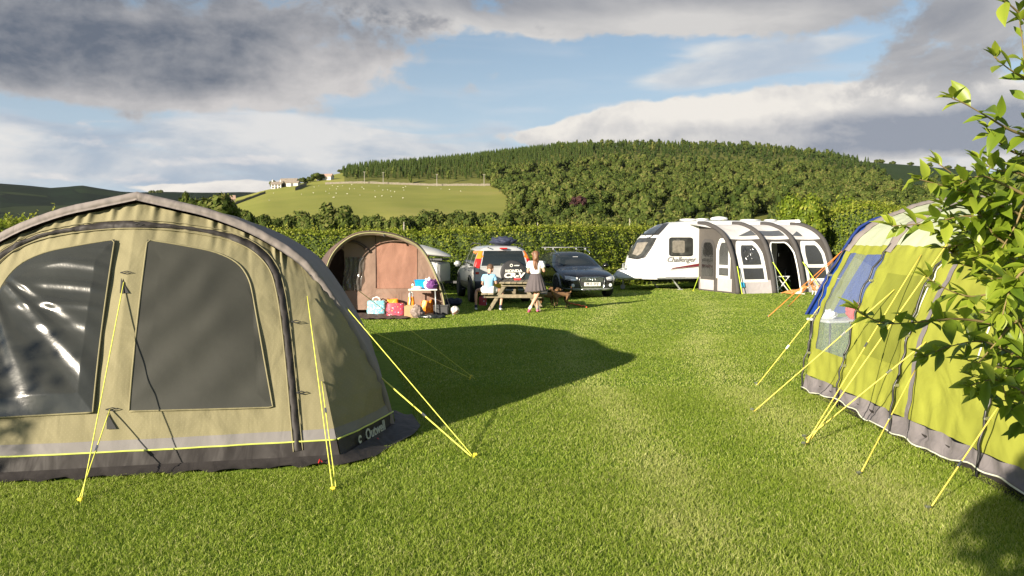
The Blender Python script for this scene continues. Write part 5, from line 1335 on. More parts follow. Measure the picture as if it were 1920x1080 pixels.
# ------------------------------------------------------------------ caravan
CA, CBv = Vector((-.951, -.309, 0)).normalized(), Vector((.309, -.951, 0)).normalized()
CR = Vector((11.37, 31.0, 0)); CL, CW = 6.6, 2.25
m_cwhite = paint('caravan_white', (.80, .80, .78), .3, 0, .4)
m_trim = M('caravan_rubber', (.03, .03, .03), .5); m_maroon = M('maroon_stripe', (.16, .02, .03), .4); m_greyd = M('grey_decal', (.16, .15, .15), .4)
rzC = math.atan2(CA.y, CA.x)            # local x = towards the nose, y = away from the camera side
CVN = thing('caravan', 'white touring caravan with a rounded nose and dark front windows', 'caravan', CR - CBv * CW / 2, rzC)
CMx = MW[CVN.name]; CMi = CMx.inverted()
prof_c = catmull([(0, 0, .42), (0, 0, 1.2), (0, 0, 2.35), (.12, 0, 2.55), (.5, 0, 2.60), (2.5, 0, 2.62), (4.4, 0, 2.60), (5.15, 0, 2.52), (5.8, 0, 2.29), (6.35, 0, 1.90), (6.72, 0, 1.42), (6.90, 0, .95), (6.92, 0, .62), (6.84, 0, .42)], 6)
mb = MB(); rows = []
ys = [-1.125, -1.12, -1.06, -.95, -.7, -.35, 0, .35, .7, .95, 1.06, 1.12, 1.125]
for p in prof_c:
    r = []
    for y in ys:
        e = abs(y) / 1.125; nose = max(0, (p.x - 4.9) / 1.7); x = p.x - .50 * nose * e ** 3.0; z = p.z
        top = max(0, (p.z - 2.2) / .4); z -= .09 * top * max(0, e - .8) / .2
        if e > .98: x = p.x - .53 * nose; 
        r.append(Vector((x, y, z)))
    rows.append(r)
mb.grid(rows)
for k in (0, len(ys) - 1):
    side = [r[k] for r in rows]; m_ = len(side); c = Vector((3.0, ys[k], 1.3))
    n0 = len(mb.v); mb.add(side + [c], [[i, (i + 1) % m_, m_] for i in range(m_)])
mb.add([rows[0][k].copy() for k in range(len(ys))] + [rows[-1][k].copy() for k in range(len(ys))][::-1], [list(range(2 * len(ys)))])
cvw = MB(); cvw.add([CMx @ p for p in mb.v], mb.f); bvc = cvw.bvh()
mb.build('body', m_cwhite, CVN, auto=28)
def pxpatch(bv, bot, top, lef, rig, n, m, off):
    e = [[Vector((a, b, 0)) for a, b in q] for q in (bot, top, lef, rig)]
    out_ = []
    for r in coons(*e, n, m):
        rr_ = []
        for q in r:
            p = cast(bv, q.x, q.y, off)
            if p is None:
                h = bv.find_nearest(D(q.x, q.y, 29.6)); p = h[0] + (h[1] if h[1].dot(ray(q.x, q.y)) < 0 else -h[1]) * off
            rr_.append(p)
        out_.append(rr_)
    return MB().grid(out_)
def px4(bv, a, b, c, d, n=10, m=8, off=.01): return pxpatch(bv, [a, b], [d, c], [a, d], [b, c], n, m, off)
def rrect(bv, x0, y0, x1, y1, r, off, n=14, sk=0.0):
    """rounded window traced in the survey photo: y0 top, y1 bottom, sk = sideways lean from bottom to top"""
    t_ = [(x0 + r + sk, y0), (x1 - r + sk, y0)]; bo = [(x0 + r, y1), (x1 - r, y1)]
    le = catmull([Vector((x0 + r, y1, 0)), Vector((x0 + r * .15, y1 - r * .3, 0)), Vector((x0, y1 - r, 0)), Vector((x0 + sk, y0 + r, 0)), Vector((x0 + r * .15 + sk, y0 + r * .3, 0)), Vector((x0 + r + sk, y0, 0))], 3)
    ri = catmull([Vector((x1 - r, y1, 0)), Vector((x1 - r * .15, y1 - r * .3, 0)), Vector((x1, y1 - r, 0)), Vector((x1 + sk, y0 + r, 0)), Vector((x1 - r * .15 + sk, y0 + r * .3, 0)), Vector((x1 - r + sk, y0, 0))], 3)
    return pxpatch(bv, bo, t_, [(q.x, q.y) for q in le], [(q.x, q.y) for q in ri], n, n, off)
def wbuild(mb, name, mat, parent, **k): return mb.build(name, mat, parent, smooth=True, world=True, **k)
m_cglass = M('caravan_window', (.045, .046, .042), .08, var=.5, vs=4, spec=.7)
f = wbuild(rrect(bvc, 1254, 445, 1299, 480.5, 5, .012), 'side_window_frame', m_trim, CVN); wbuild(rrect(bvc, 1256.5, 447.5, 1296.5, 478, 4, .03), 'pane', m_cglass, f)
m_blindc = M('window_curtain', (.20, .18, .15), .7, var=.3, vs=8)
wbuild(rrect(bvc, 1260, 451, 1283, 474, 3, .034), 'curtain', m_blindc, f)
f = wbuild(pxpatch(bvc, [(1179, 484), (1195, 487), (1210, 483)], [(1190, 447), (1232, 446)], [(1179, 484), (1174, 478), (1183, 455), (1190, 447)], [(1210, 483), (1224, 462), (1232, 446)], 16, 14, .012), 'front_window_frame', m_trim, CVN)
wbuild(pxpatch(bvc, [(1182, 481), (1195, 484), (1207, 480)], [(1192, 450), (1227, 449)], [(1182, 481), (1178, 476), (1187, 456), (1192, 450)], [(1207, 480), (1220, 463), (1227, 449)], 16, 14, .028), 'pane', m_cglass, f)
wbuild(pxpatch(bvc, [(1187, 477), (1196, 480), (1203, 476)], [(1196, 456), (1216, 455)], [(1187, 477), (1196, 456)], [(1203, 476), (1216, 455)], 8, 8, .033), 'curtain', m_blindc, f)
f = wbuild(pxpatch(bvc, [(1194, 441.5), (1235, 441)], [(1214, 422), (1254, 418.5)], [(1194, 441.5), (1202, 431), (1214, 422)], [(1235, 441), (1245, 430), (1254, 418.5)], 14, 10, .012), 'roof_window', m_trim, CVN)
wbuild(px4(bvc, (1204, 439.5), (1227, 439), (1244, 421), (1218, 424), 8, 6, .022), 'pane', m_cglass, f)
# name on the flank, stripe, locker door
def flank(x, z): return CMx @ Vector((x, 1.137, z))
mb = textmesh('Challenger', .265, shear=.35, bold=.002, sx=1.05).xf(CMx @ frame((5.36, 1.142, 1.14), (-1, 0, 0), (0, 0, 1)))
MB_ = mb.build('lettering', m_greyd, CVN, world=True)
MB().add([flank(5.75, .80), flank(4.55, .90), flank(4.55, 1.0), flank(5.7, .84)], [[0, 1, 2, 3]]).build('stripe', m_maroon, CVN, world=True)
MB().add([flank(5.78, .765), flank(4.55, .865), flank(4.55, .895), flank(5.78, .785)], [[0, 1, 2, 3]]).build('stripe', m_greyd, CVN, world=True)
mb = MB(); lp = [(6.0, .50), (5.2, .50), (5.2, .74), (6.0, .74), (6.0, .50)]
for (a, b), (c, d) in zip(lp, lp[1:]): mb.bar(flank(a, b), flank(c, d), .012, .012)
mb.build('locker_door', M('locker_seal', (.55, .55, .54), .5), CVN, world=True)
mb = MB().bar(CMx @ Vector((6.35, 1.14, .46)), CMx @ Vector((.05, 1.14, .46)), .03, .05); mb.build('skirt_rail', m_clad, CVN, world=True)
cl = lambda x, y, z: CMx @ Vector((x, y, z))
MB().box((3.3, 0, .36), (5.6, 1.5, .12)).build('chassis', m_under, CVN)
wheel(CVN, 2.6, -1.0, .32, .2, -1); wheel(CVN, 2.6, 1.0, .32, .2, 1)
for x, y in ((5.6, -.9), (5.6, .9), (.5, -.9), (.5, .9)):
    MB().bar((x, y, .42), (x - .35, y, .03), .05, .04).box((x - .36, y, .015), (.16, .12, .03)).build('corner_steady', m_steel, CVN)
MB().bar((6.3, -.5, .43), (7.35, -.05, .45), .06, .10).bar((6.3, .5, .43), (7.35, .05, .45), .06, .10).bar((7.3, 0, .46), (7.62, 0, .47), .09, .09).build('drawbar', m_cwhite, CVN)
mb = MB(); rows = []
for x, w_, z0, z1 in [(6.55, .80, .44, .80), (6.9, .66, .45, .86), (7.2, .42, .46, .80), (7.42, .24, .46, .68), (7.5, .12, .48, .60)]:
    rows.append([Vector((x, -w_, z0)), Vector((x, -w_ * .9, z1 - .05)), Vector((x, -w_ * .6, z1)), Vector((x, w_ * .6, z1)), Vector((x, w_ * .9, z1 - .05)), Vector((x, w_, z0))])
mb.grid(rows); mb.add(rows[-1], [list(range(6))]); mb.sub(2).build('drawbar_fairing', m_cwhite, CVN, smooth=True)
MB().tube([(7.12, -.12, .98), (7.12, -.12, .2)], .028, 8).tube([(7.12, -.12, .97), (7.0, -.2, 1.0)], .012, 6).lathe([(.09, -.03), (.10, 0), (.09, .03)], (7.12, -.12, .10), (0, 1, 0), 16).build('jockey_wheel', m_clad, CVN)
MB().tube([(7.45, 0, .5), (7.3, 0, .62), (7.05, 0, .72)], .02, 6).box((7.5, 0, .52), (.24, .12, .1), bev=.03).build('hitch_lever', m_cwhite, CVN)
mb = MB().bar((5.3, -.72, .40), (5.3, .72, .40), .05, .06); mb.build('axle_beam', m_under, CVN)
MB().lathe([(.30, 0), (.34, .04), (.30, .09), (.12, .13), (.01, .14)], (3.1, .1, 2.66), (0, 0, 1), 24).lathe([(.05, -.06), (.05, .02)], (3.1, .1, 2.66), n=10).build('aerial_dome', m_cwhite, CVN, auto=40)
for x, y, a, b in ((4.25, -.2, .62, .5), (4.0, .35, .4, .4), (1.6, 0, .7, .5), (.8, .2, .4, .4)): MB().box((x, y, 2.655), (a, b, .08), bev=.03).build('roof_vent', m_cwhite, CVN, smooth=True)
MB().box((.10, 0, 2.57), (.16, 2.24, .20), bev=.05).build('rear_cap', m_cwhite, CVN, smooth=True)
MB().bar((-.0, 1.15, 2.44), (4.7, 1.15, 2.44), .03, .04).build('awning_rail', m_clad, CVN)

dr = MB().box((.80, 1.125, 1.38), (.70, .03, 1.84), bev=.01).build('doorway_dark', m_trim, CVN)  # near-black panel stands in for the unlit inside of the open doorway
MB().box((.80, 1.145, 1.75), (.42, .02, .6), bev=.03).build('door_window', m_cglass, dr); MB().box((1.08, 1.15, 1.3), (.04, .03, .14), bev=.01).build('door_handle', m_chrome, dr)
# ------------------------------------------------------------------ air awning on the caravan
m_taupe = fabric('taupe_canvas', (.078, .070, .064), transl=.02, bump=.25, bs=6)
m_awhite = fabric('awning_roof', (.64, .62, .60), transl=.05, bump=.2, bs=5)
m_splash = fabric('pale_splash_wall', (.42, .39, .40), transl=.05, bump=.25)
m_frame_w = fabric('white_window_surround', (.78, .78, .76), transl=.05, bump=.1)
m_awfilm = clearfilm('awning_window', (.014, .014, .014), .22, .12)
m_beam = fabric('dark_beam', (.060, .056, .055), transl=0, bump=.3)
m_gline = M('fluorescent_guy', (.55, .75, .04), .6)
AWN = thing('awning', 'grey and white air awning with arched windows joined to the caravan side', 'awning', CR + CA * 2.5 + CBv * 1.2)
AP = resample(catmull([(-.02, 0, 2.46), (.55, 0, 2.42), (1.15, 0, 2.26), (1.62, 0, 2.02), (1.92, 0, 1.72), (2.16, 0, 1.3), (2.36, 0, .75), (2.50, 0, .2), (2.54, 0, 0)], 6), 60)
SB = [4.6, 3.12, 1.86, .5]
IR = next(i for i, p in enumerate(AP) if p.z < 1.93); IS = next(i for i, p in enumerate(AP) if p.z < .50)
def aw(s, i, off=0.0):
    k = int(min(i, 58)); p = AP[k].lerp(AP[k + 1], i - k); n = Vector((p.x, 0, p.z * .8)).normalized()
    j = 0
    while j < 2 and s < SB[j + 1]: j += 1
    f = (SB[j] - s) / (SB[j] - SB[j + 1]); sag = -.05 * math.sin(math.pi * min(1, max(0, f))) * min(1, p.x)
    q = p + n * (off + sag)
    return CR + CA * s + CBv * q.x + Vector((0, 0, q.z))
def agrid(s0, s1, i0, i1, ns, ni, off=0.0): return MB().grid([[aw(s, i, off) for s in np.linspace(s0, s1, ns)] for i in np.linspace(i0, i1, ni)])
wbuild(agrid(SB[0], SB[3], 0, IR, 60, 30), 'roof', m_awhite, AWN)
for j in (0, 1, 2):
    s0, s1 = SB[j], SB[j + 1]
    if j != 1:
        wbuild(agrid(s0, s1, IR, IS, 20, 24), 'wall_panel', m_taupe, AWN)
        wbuild(agrid(s0, s1, IS, 59, 20, 10), 'splash_wall', m_splash, AWN)
    else:                                                          # open doorway bay
        d = s0 - s1; a, b = s0 - d * .13, s1 + d * .10; top = IR + 2.2
        wbuild(agrid(s0, a, IR, 59, 4, 30), 'wall_panel', m_taupe, AWN); wbuild(agrid(b, s1, IR, 59, 4, 30), 'wall_panel', m_taupe, AWN)
        mb = MB(); n = 30; rows = [[], []]
        for k in range(n):                                         # arched head of the doorway
            f = k / (n - 1); s = a + (b - a) * f; e = abs(f * 2 - 1); dip = 7.0 * max(0, (e - .45) / .55) ** 2.5
            rows[0].append(aw(s, IR)); rows[1].append(aw(s, top + dip))
        mb.grid(rows); wbuild(mb, 'wall_panel', m_taupe, AWN)
        pth = [aw(a, i, .012) for i in np.linspace(59, top + 7, 14)] + [p + CBv * .012 for p in rows[1][1:-1]] + [aw(b, i, .012) for i in np.linspace(top + 7, 59, 14)]
        wbuild(MB().tube(pth, .028, 6), 'door_piping', m_frame_w, AWN)
m_visor = M('dark_visor_window', (.10, .105, .11), .2)
for s0, s1, q in ((3.95, 3.22, .2), (2.98, 2.0, 1), (1.68, 1.2, .2)):     # small roof lights
    i0, i1 = IR - 9, IR - 3
    rows = [[aw(s0 + (s1 - s0) * f + (0 if q == 1 else 0), i1 + (i0 - i1) * g * (1 if q == 1 else f), .012) for f in np.linspace(0, 1, 12)] for g in np.linspace(0, 1, 6)]
    wbuild(MB().grid(rows), 'roof_light', m_visor, AWN)
for s in SB:
    wbuild(MB().tube([aw(min(max(s, SB[3]), SB[0]), i, .03) for i in np.linspace(0, 59, 40)], .085, 10), 'air_beam', m_beam, AWN)
def window_bay(s0, s1):
    d = s0 - s1; a, b = s0 - d * .14, s1 + d * .13
    def arched(a, b, lo, hi, drop, off, name, mat, par, n=24, sp=.5, crum=0.0, m=14):
        rows = []
        for g in np.linspace(0, 1, m):
            r = []
            for f in np.linspace(0, 1, n):
                e = abs(f * 2 - 1); t_ = hi + drop * max(0, (e - sp) / (1 - sp)) ** 2.2; cr_ = crum * (.035 * abs(math.sin((f * 1.4 + g) * 13 + 5 * N1(f * 4, g * 4, 3))) ** 2 + .018 * N1(f * 9, g * 9, 5)) * min(1, 6 * min(f, 1 - f, g, 1 - g) + .05); r.append(aw(a + (b - a) * f, lo + (t_ - lo) * g, off + cr_))
            rows.append(r)
        return wbuild(MB().grid(rows), name, mat, par)
    fr = arched(a, b, IS + 1, IR + 1.2, 8, .010, 'window_surround', m_frame_w, AWN)
    arched(a - d * .12, b + d * .10, IR + 20 if False else IS - 8.3, IR + 4.2, 6, .024, 'window', m_awfilm, fr, n=60, m=60, crum=1.0 if s0 > 4 else .25)
    wbuild(agrid(a - d * .10, b + d * .08, IS - 6.5, IS - .5, 12, 6, .020), 'window', m_awfilm, fr)
window_bay(SB[0], SB[1]); window_bay(SB[2], SB[3])
# end wall beside the nose, with a two-leaf door
def ae(bq, z, off=0.0): return CR + CA * (SB[0] + off) + CBv * bq + Vector((0, 0, z))
def b_at(z): return float(np.interp(-z, [-p.z for p in AP], [p.x for p in AP]))
def endq(b0, b1, z0, z1, off, rnd=0.0, n=16, m=16):
    """panel on the end wall; b0,b1 fractions of the local depth"""
    rows = []
    for g in np.linspace(0, 1, m):
        r = []
        for f in np.linspace(0, 1, n):
            e = abs(2 * f - 1); zt = z1 - rnd * max(0, (e - .35) / .65) ** 2.2; z = z0 + (zt - z0) * g
            r.append(ae(b0 + (b1 - b0) * f if b1 > 1.01 or True else 0, z, off))
        rows.append(r)
    return MB().grid(rows)
poly = [ae(0, 0)] + [ae(p.x, p.z) for p in AP[::-3]] + [ae(0, 2.46)]
MB().add(poly, [list(range(len(poly)))]).build('end_wall', m_taupe, AWN, world=True)
MB().add([ae(p.x, p.z, SB[3] - SB[0]) for p in AP[::-3]] + [ae(0, 2.46, SB[3] - SB[0]), ae(0, 0, SB[3] - SB[0])], [list(range(len(AP[::-3]) + 2))]).build('end_wall', m_taupe, AWN, world=True)
wbuild(endq(.10, 1.06, .05, .50, .012), 'splash_wall', m_splash, AWN); wbuild(endq(1.30, 2.20, .05, .50, .012), 'splash_wall', m_splash, AWN)
f = wbuild(endq(.16, 1.10, .42, 1.90, .018, .25), 'door_leaf', m_beam, AWN); wbuild(endq(.26, 1.0, .55, 1.78, .026, .22), 'window', m_awfilm, f)
f = wbuild(endq(1.22, 2.10, .50, 1.92, .020, .40), 'door_leaf', m_frame_w, AWN); wbuild(endq(1.40, 1.98, .98, 1.78, .030, .3), 'window', m_awfilm, f); wbuild(endq(1.40, 2.0, .60, .88, .030), 'window', m_awfilm, f)
MB().add([ae(.05, 2.46, .5), ae(1.05, 2.28, .02), ae(.6, 2.40, .02), ae(-.02, 2.47, -.1)], [[0, 1, 2, 3]]).build('rain_flap', m_awhite, AWN, world=True)
m_badge = M('blue_badge', (.05, .38, .62), .5)
wbuild(agrid(SB[0] - .06, SB[0] - .30, 53.0, 55.6, 4, 3, .055), 'badge', m_badge, AWN)
for s, i in ((SB[0], 45), (SB[1], 43), (SB[2], 43)):
    a = aw(s - .05, i, .12); b = a + CBv * (.55 if s != SB[0] else .32) - CA * (.45 if s != SB[0] else .0); b.z = 0
    guy(AWN, a, b, r=.014, mat=m_gline, peg=m_peg)
guy(AWN, cl(4.62, 1.2, .55), cl(5.2, 1.75, 0), r=.010, mat=m_gline, peg=m_peg)
# ------------------------------------------------------------------ brown tunnel tent with its porch
m_brown = fabric('brown_canvas', (.30, .20, .155), dots=None, transl=.14, bump=.4, bs=7)
m_brown2 = fabric('dark_brown_canvas', (.12, .085, .072), transl=.08, bump=.35)
m_tan = fabric('tan_sleeve', (.25, .19, .14), transl=.05, bump=.3)
m_meshb = fabric('brown_mesh', (.34, .18, .13), dots=110, transl=.1, bump=.2)
m_pvcb = clearfilm('creased_door_film', (.10, .09, .085), .30, .16)
m_yl = M('lime_edge', (.27, .26, .12), .6)
A_ = G(838, 590); E1b = Vector((.985, .17, 0)).normalized(); E2b = Vector((-E1b.y, E1b.x, 0))
arcb = [PL(px, py, A_, E2b) for px, py in [(838, 592), (829, 545), (808, 493), (790, 465), (772, 452), (738, 439), (698, 434), (668, 438), (645, 450), (625, 470), (612, 497), (604, 540), (600, 600)]]
BO = A_ + E1b * (arcb[-1] - A_).dot(E1b)
loc = lambda p: Vector(((p - BO).dot(E1b), 0, max(0.0, p.z)))
AB = resample(catmull([loc(p) for p in arcb][::-1], 8), 90)
BW = (A_ - BO).dot(E1b)
def bt(u, w, z): return BO + E1b * u + E2b * w + Vector((0, 0, z))
T4 = thing('tunnel_tent', 'brown tunnel tent with an open arched porch, behind the cream tent', 'tent', bt(BW / 2, 0, 0))
mb = MB(); rows = []
for w in np.linspace(-.02, 4.6, 26):
    k = 1 - .10 * (max(0, w - 2.2) / 2.4) ** 2; sag = 1 - .03 * abs(math.sin(math.pi * w / 1.5))
    rows.append([bt(BW / 2 + (p.x - BW / 2) * (k * .5 + .5 + (.24 * min(1, w / 2.5) if p.x < BW * .35 else 0)), w, p.z * k * sag + .008 * N1(p.x * 5, w * 5)) for p in AB])
mb.grid(rows); mb.add(rows[-1], [list(range(90))]); mb.build('outer_shell', m_brown2, T4, smooth=True, world=True)
def inset(k, w): return [bt(BW / 2 + (p.x - BW / 2) * k, w, p.z * (k if p.z > .2 else 1)) for p in AB]
MB().grid([inset(1.0, -.05), inset(1.012, -.02), inset(1.01, .1)]).build('arch_sleeve', m_brown2, T4, smooth=True, world=True)
MB().grid([inset(.995, -.055), inset(.972, -.05), inset(.955, .02)]).build('arch_lining', m_tan, T4, smooth=True, world=True)
MB().tube(inset(.985, -.06)[4:], .016, 6).build('edge_trim', m_yl, T4, smooth=True, world=True)
# recessed inner wall: doorway at left, flapping door with creased film, mesh panel at right
WI = .62
def ab_z(u):
    us = [p.x for p in AB]; k = int(np.argmin([abs(x - u) for x in us])); return AB[k].z * .955
def inner(u, z, off=0.0): 
    g = .025 * N1(u * 2.2, z * 1.6, 4) + .014 * math.sin(u * 9 + 3 * N1(u, z * 1.5, 2)) * (1 - min(1, z / 1.4)) + .01 * N1(u * 6, z * 3, 9)
    return bt(u, WI - .10 * z + g - off, z)
def ipx(px, py):                            # survey point on the inner wall
    p = PL(px, py, bt(0, WI - .1, 0), E2b); q = p - BO; return q.dot(E1b), max(0.0, p.z)
def wallgrid(u0, u1, z0, zf, name, mat, off=0.0, n=30, m=30):
    return MB().grid([[inner(u, z0 + (min(zf, ab_z(u)) - z0) * g, off) for u in np.linspace(u0, u1, n)] for g in np.linspace(0, 1, m)]).build(name, mat, T4, smooth=True, world=True)
uD0, uD1 = ipx(616, 500)[0], ipx(646, 500)[0]; uM0, uM1 = ipx(705, 500)[0], ipx(782, 500)[0]
wallgrid(uD1, BW * .985, .10, 9, 'inner_wall', m_brown)
wallgrid(.03, uD0, .05, 9, 'inner_wall', m_brown)
uT, zT = ipx(640, 462)
MB().grid([[inner(u, zT - .12 * abs((u - uD0) / (uD1 - uD0) * 2 - 1) ** 2 + (max(ab_z(u), zT) - zT) * g) for u in np.linspace(uD0, uD1, 12)] for g in np.linspace(0, 1, 6)]).build('inner_wall', m_brown, T4, smooth=True, world=True)
wallgrid(uM0, uM1, ipx(740, 541)[1], ipx(740, 455)[1], 'mesh_panel', m_meshb, .012)
fz0, fz1 = ipx(655, 545)[1], ipx(655, 482)[1]
rows = []
for g in np.linspace(0, 1, 30):
    z = fz0 + (fz1 - fz0) * g
    rows.append([inner(u - .10 * (1 - g), z, .035 + .022 * math.sin(u * 46 + 6 * N1(u * 3, z * 3)) * (1.1 - g * .5) + .010 * N1(u * 14, z * 11)) for u in np.linspace(uD1 + .03, ipx(684, 500)[0], 30)])
MB().grid(rows).build('door_window', m_pvcb, T4, smooth=True, world=True)
arcp = catmull([Vector((*ipx(px, py), 0)) for px, py in [(616, 492), (622, 470), (640, 456), (662, 453), (680, 460), (692, 472)]], 8)
MB().tube([inner(q.x, q.y, .03) for q in arcp], .035, 8).build('rolled_door', m_brown2, T4, smooth=True, world=True)
MB().tube([inner(ipx(704, 440)[0], z, .02) for z in np.linspace(ipx(704, 540)[1], ipx(704, 442)[1], 8)], .010, 6).build('panel_seam', m_brown2, T4, smooth=True, world=True)
MB().grid([[bt(u, w, .015 + .01 * math.sin(u * 7 + w * 3)) for u in np.linspace(.05, BW - .1, 20)] for w in np.linspace(-.35, WI + 3, 20)]).build('groundsheet', m_brown2, T4, smooth=True, world=True)
MB().grid([[bt(u, WI + 1.6, z) for u in (.5, BW - .55)] for z in (0, 1.25)]).build('bedroom_wall', m_brown2, T4, world=True)
side_w = [bt(BW / 2 + (p.x - BW / 2) * .99, .0, p.z) for p in AB[58:84]]
MB().grid([[p + E2b * w - E1b * .03 for p in side_w[6:22]] for w in (.25, .5, .75)]).build('side_window', m_pvcb, T4, smooth=True, world=True)
guy(T4, bt(BW * .90, -.03, 1.35), bt(BW + .12, -.25, 0), r=.006, mat=m_pole_b, peg=m_alloy); guy(T4, bt(BW * .06, -.03, 1.1), bt(-.9, -.7, 0), r=.006, mat=m_yl, peg=m_alloy)
guy(T4, bt(BW * .5, -.05, 2.0), bt(BW * .5 + .02, -.06, 1.9), r=.02, mat=m_pole_b, peg=None)

# ------------------------------------------------------------------ camping clutter in front of it
def atg(px, py, z=0.0): p = G(px, py, 0); p.z = z; return p
PXM = lambda d: FPX / d
def bag(name, label, cat, x0, x1, yb, yt, dep, mat, seed, handles=None, soft=.06, rz=0.0, top=.86, group=None):
    c = atg((x0 + x1) / 2, yb); d = c.y; w = (x1 - x0) / FPX * d; h = (yb - yt) / FPX * d
    r = thing(name, label, cat, c + Vector((0, dep / 2, 0)), rz, group)
    mb = MB(); rows = []
    for k in range(9):
        f = k / 8; ww = w / 2 * (1 - (1 - top) * f + .06 * math.sin(math.pi * f)); dd = dep / 2 * (1 - .35 * f); row = []
        for a in np.linspace(0, 2 * math.pi, 25)[:-1]:
            cx, cy = math.cos(a), math.sin(a); e = .55; x = math.copysign(abs(cx) ** e, cx) * ww; y = math.copysign(abs(cy) ** e, cy) * dd
            n = 1 + soft * N1(cx * 2 + seed, cy * 2, f * 3) * 2; row.append(Vector((x * n, y * n, h * f * (1 + soft * .8 * N1(cx * 1.5, seed, 1) * f))))
        rows.append(row)
    mb.grid(rows, closed=True); mb.add(rows[0], [list(range(24))]); mb.add([q * 1.0 - Vector((0, 0, .03)) for q in rows[-1]], [list(range(24))])
    mb.build('shell', mat, r, smooth=True)
    if handles:
        for s in (-1, 1):
            MB().tube([(-w * .22, s * dep * .2, h * .95), (-w * .18, s * dep * .22, h * 1.18), (0, s * dep * .24, h * 1.26), (w * .18, s * dep * .22, h * 1.18), (w * .22, s * dep * .2, h * .95)], .012, 6).build('handle', handles, r, smooth=True)
    return r
def print_mat(name, base, cols, sc):
    m, t, b = newmat(name); tc = t.new('ShaderNodeTexCoord').outputs['Object']
    v = t.new('ShaderNodeTexVoronoi'); v.inputs['Scale'].default_value = sc; t.l.new(tc, v.inputs['Vector'])
    sp = t.new('ShaderNodeSeparateColor'); t.l.new(v.outputs['Color'], sp.inputs[0])
    c = base + (1,)
    c = t.mix(t.math('MULTIPLY', t.smooth(v.outputs['Distance'], .42, .3), t.smooth(sp.outputs[1], .35, .4)), c, t.ramp(sp.outputs[0], [(k / max(1, len(cols) - 1), q + (1,)) for k, q in enumerate(cols)], 'CONSTANT'))
    t.put(b.inputs['Base Color'], c); b.inputs['Roughness'].default_value = .55; return m
m_floral = print_mat('floral_print', (.16, .42, .50), [(.75, .78, .74), (.70, .62, .50), (.62, .22, .20), (.70, .72, .70), (.16, .42, .50)], 24)
m_redpat = print_mat('red_woven_print', (.34, .03, .06), [(.14, .10, .22), (.60, .30, .10), (.10, .07, .16), (.5, .42, .5), (.34, .03, .06)], 22)
m_orangeb = M('orange_bag_plastic', (.85, .25, .01), .4, bump=.6, bs=9, bd=.02); m_card = M('cardboard', (.42, .27, .14), .85)
m_plaid = print_mat('grey_pink_check', (.20, .15, .13), [(.45, .32, .30), (.14, .11, .10), (.5, .42, .38)], 16)
bag('shopping_bag', 'pale blue floral shopping bag at the left end of the row by the brown tent', 'bag', 688, 721, 590, 564, .22, m_floral, 1.0, m_whitec, top=.97)
bag('shopping_bag', 'low orange bag standing behind the red patterned bag', 'bag', 724, 747, 589, 561, .2, m_orangeb, 2.0, None, .1)
bag('shopping_bag', 'red patterned holdall between the blue bag and the cardboard box', 'bag', 723, 758, 594, 569, .22, m_redpat, 3.0, None, .05, top=.9)
bag('shopping_bag', 'small orange bag with white handles behind the cardboard box', 'bag', 762, 778, 592, 557, .2, m_orangeb, 4.0, m_whitec, .07, top=.6)
bag('shopping_bag', 'large slumped orange bag under the folding table', 'bag', 787, 813, 588, 563, .26, m_orangeb, 5.5, None, .16, top=.75)
c = atg(766.5, 596); BX = thing('cardboard_box', 'open cardboard box in front of the orange bag with white handles', 'box', c + Vector((0, .14, 0)), R(6))
mb = MB(); mb.box((-.12, 0, .14), (.006, .26, .28)).box((.12, 0, .14), (.006, .26, .28)).box((0, -.13, .14), (.234, .006, .28)).box((0, .13, .14), (.234, .006, .28)).box((0, 0, .006), (.23, .25, .01)); mb.build('carton', m_card, BX)
MB().bar((-.12, -.134, .28), (-.12, -.02, .285), .006, .1).build('flap', m_card, BX)
lumpcloth('bundle', 'grey and pink checked cloth bundle against the cardboard box', 'bundle', atg(781, 597) + Vector((0, .14, 0)), (.30, .24, .30), m_plaid, 12.0)
lumpcloth('plastic_sheet', 'crumpled shiny black plastic sheet on the grass in front of the dark crate', 'plastic sheet', atg(808, 598) + Vector((0, .12, 0)), (.62, .26, .10), M('black_polythene', (.018, .022, .022), .25, bump=.6, bs=12), 17.0)
c = atg(827, 591); CR_ = thing('storage_crate', 'dark grey storage crate at the right end of the row by the brown tent', 'crate', c + Vector((0, .18, 0)), R(-5))
MB().box((0, 0, .11), (.36, .30, .22), bev=.015).build('tub', m_plast, CR_); MB().box((0, 0, .23), (.38, .32, .03), bev=.008).build('lid', m_plast, CR_)
lumpcloth('jacket', 'dark navy jacket dropped on the grass between the brown tent and the silver car', 'jacket', atg(848, 573), (.52, .5, .22), M('navy_cloth', (.02, .025, .05), .8, bump=.5, bs=6), 21.0)
MB_ = MB().grid([[atg(px, py, .035 + .012 * math.sin(px * .3)) for px in np.linspace(a, b, 14)] for a, b, py in ((672, 762, 600), (676, 768, 596), (680, 770, 591))]); o = MB_.build('ground_mat', m_brown2, smooth=True); tag(o, 'brown mat on the grass in front of the row of bags', 'mat')
tc_ = atg(793, 590.5); TBL = camp_table('folding_table', 'white folding table piled with kitchen things outside the brown tent', tc_, R(6), .70, .42, .625, M('white_table_top', (.70, .68, .62), .45), m_steel)
TZ = .642; tl = lambda px, dy=0.0: Vector((tc_.x + (px - 793) / FPX * tc_.y, tc_.y + dy, TZ))
m_aqua = M('blue_plastic', (.01, .30, .60), .35); m_purple = M('purple_cloth', (.13, .035, .17), .8, bump=.5, bs=8)
p = tl(789, .08); TB = thing('plastic_tub', 'bright blue plastic tub on the folding table', 'tub', p, R(4))
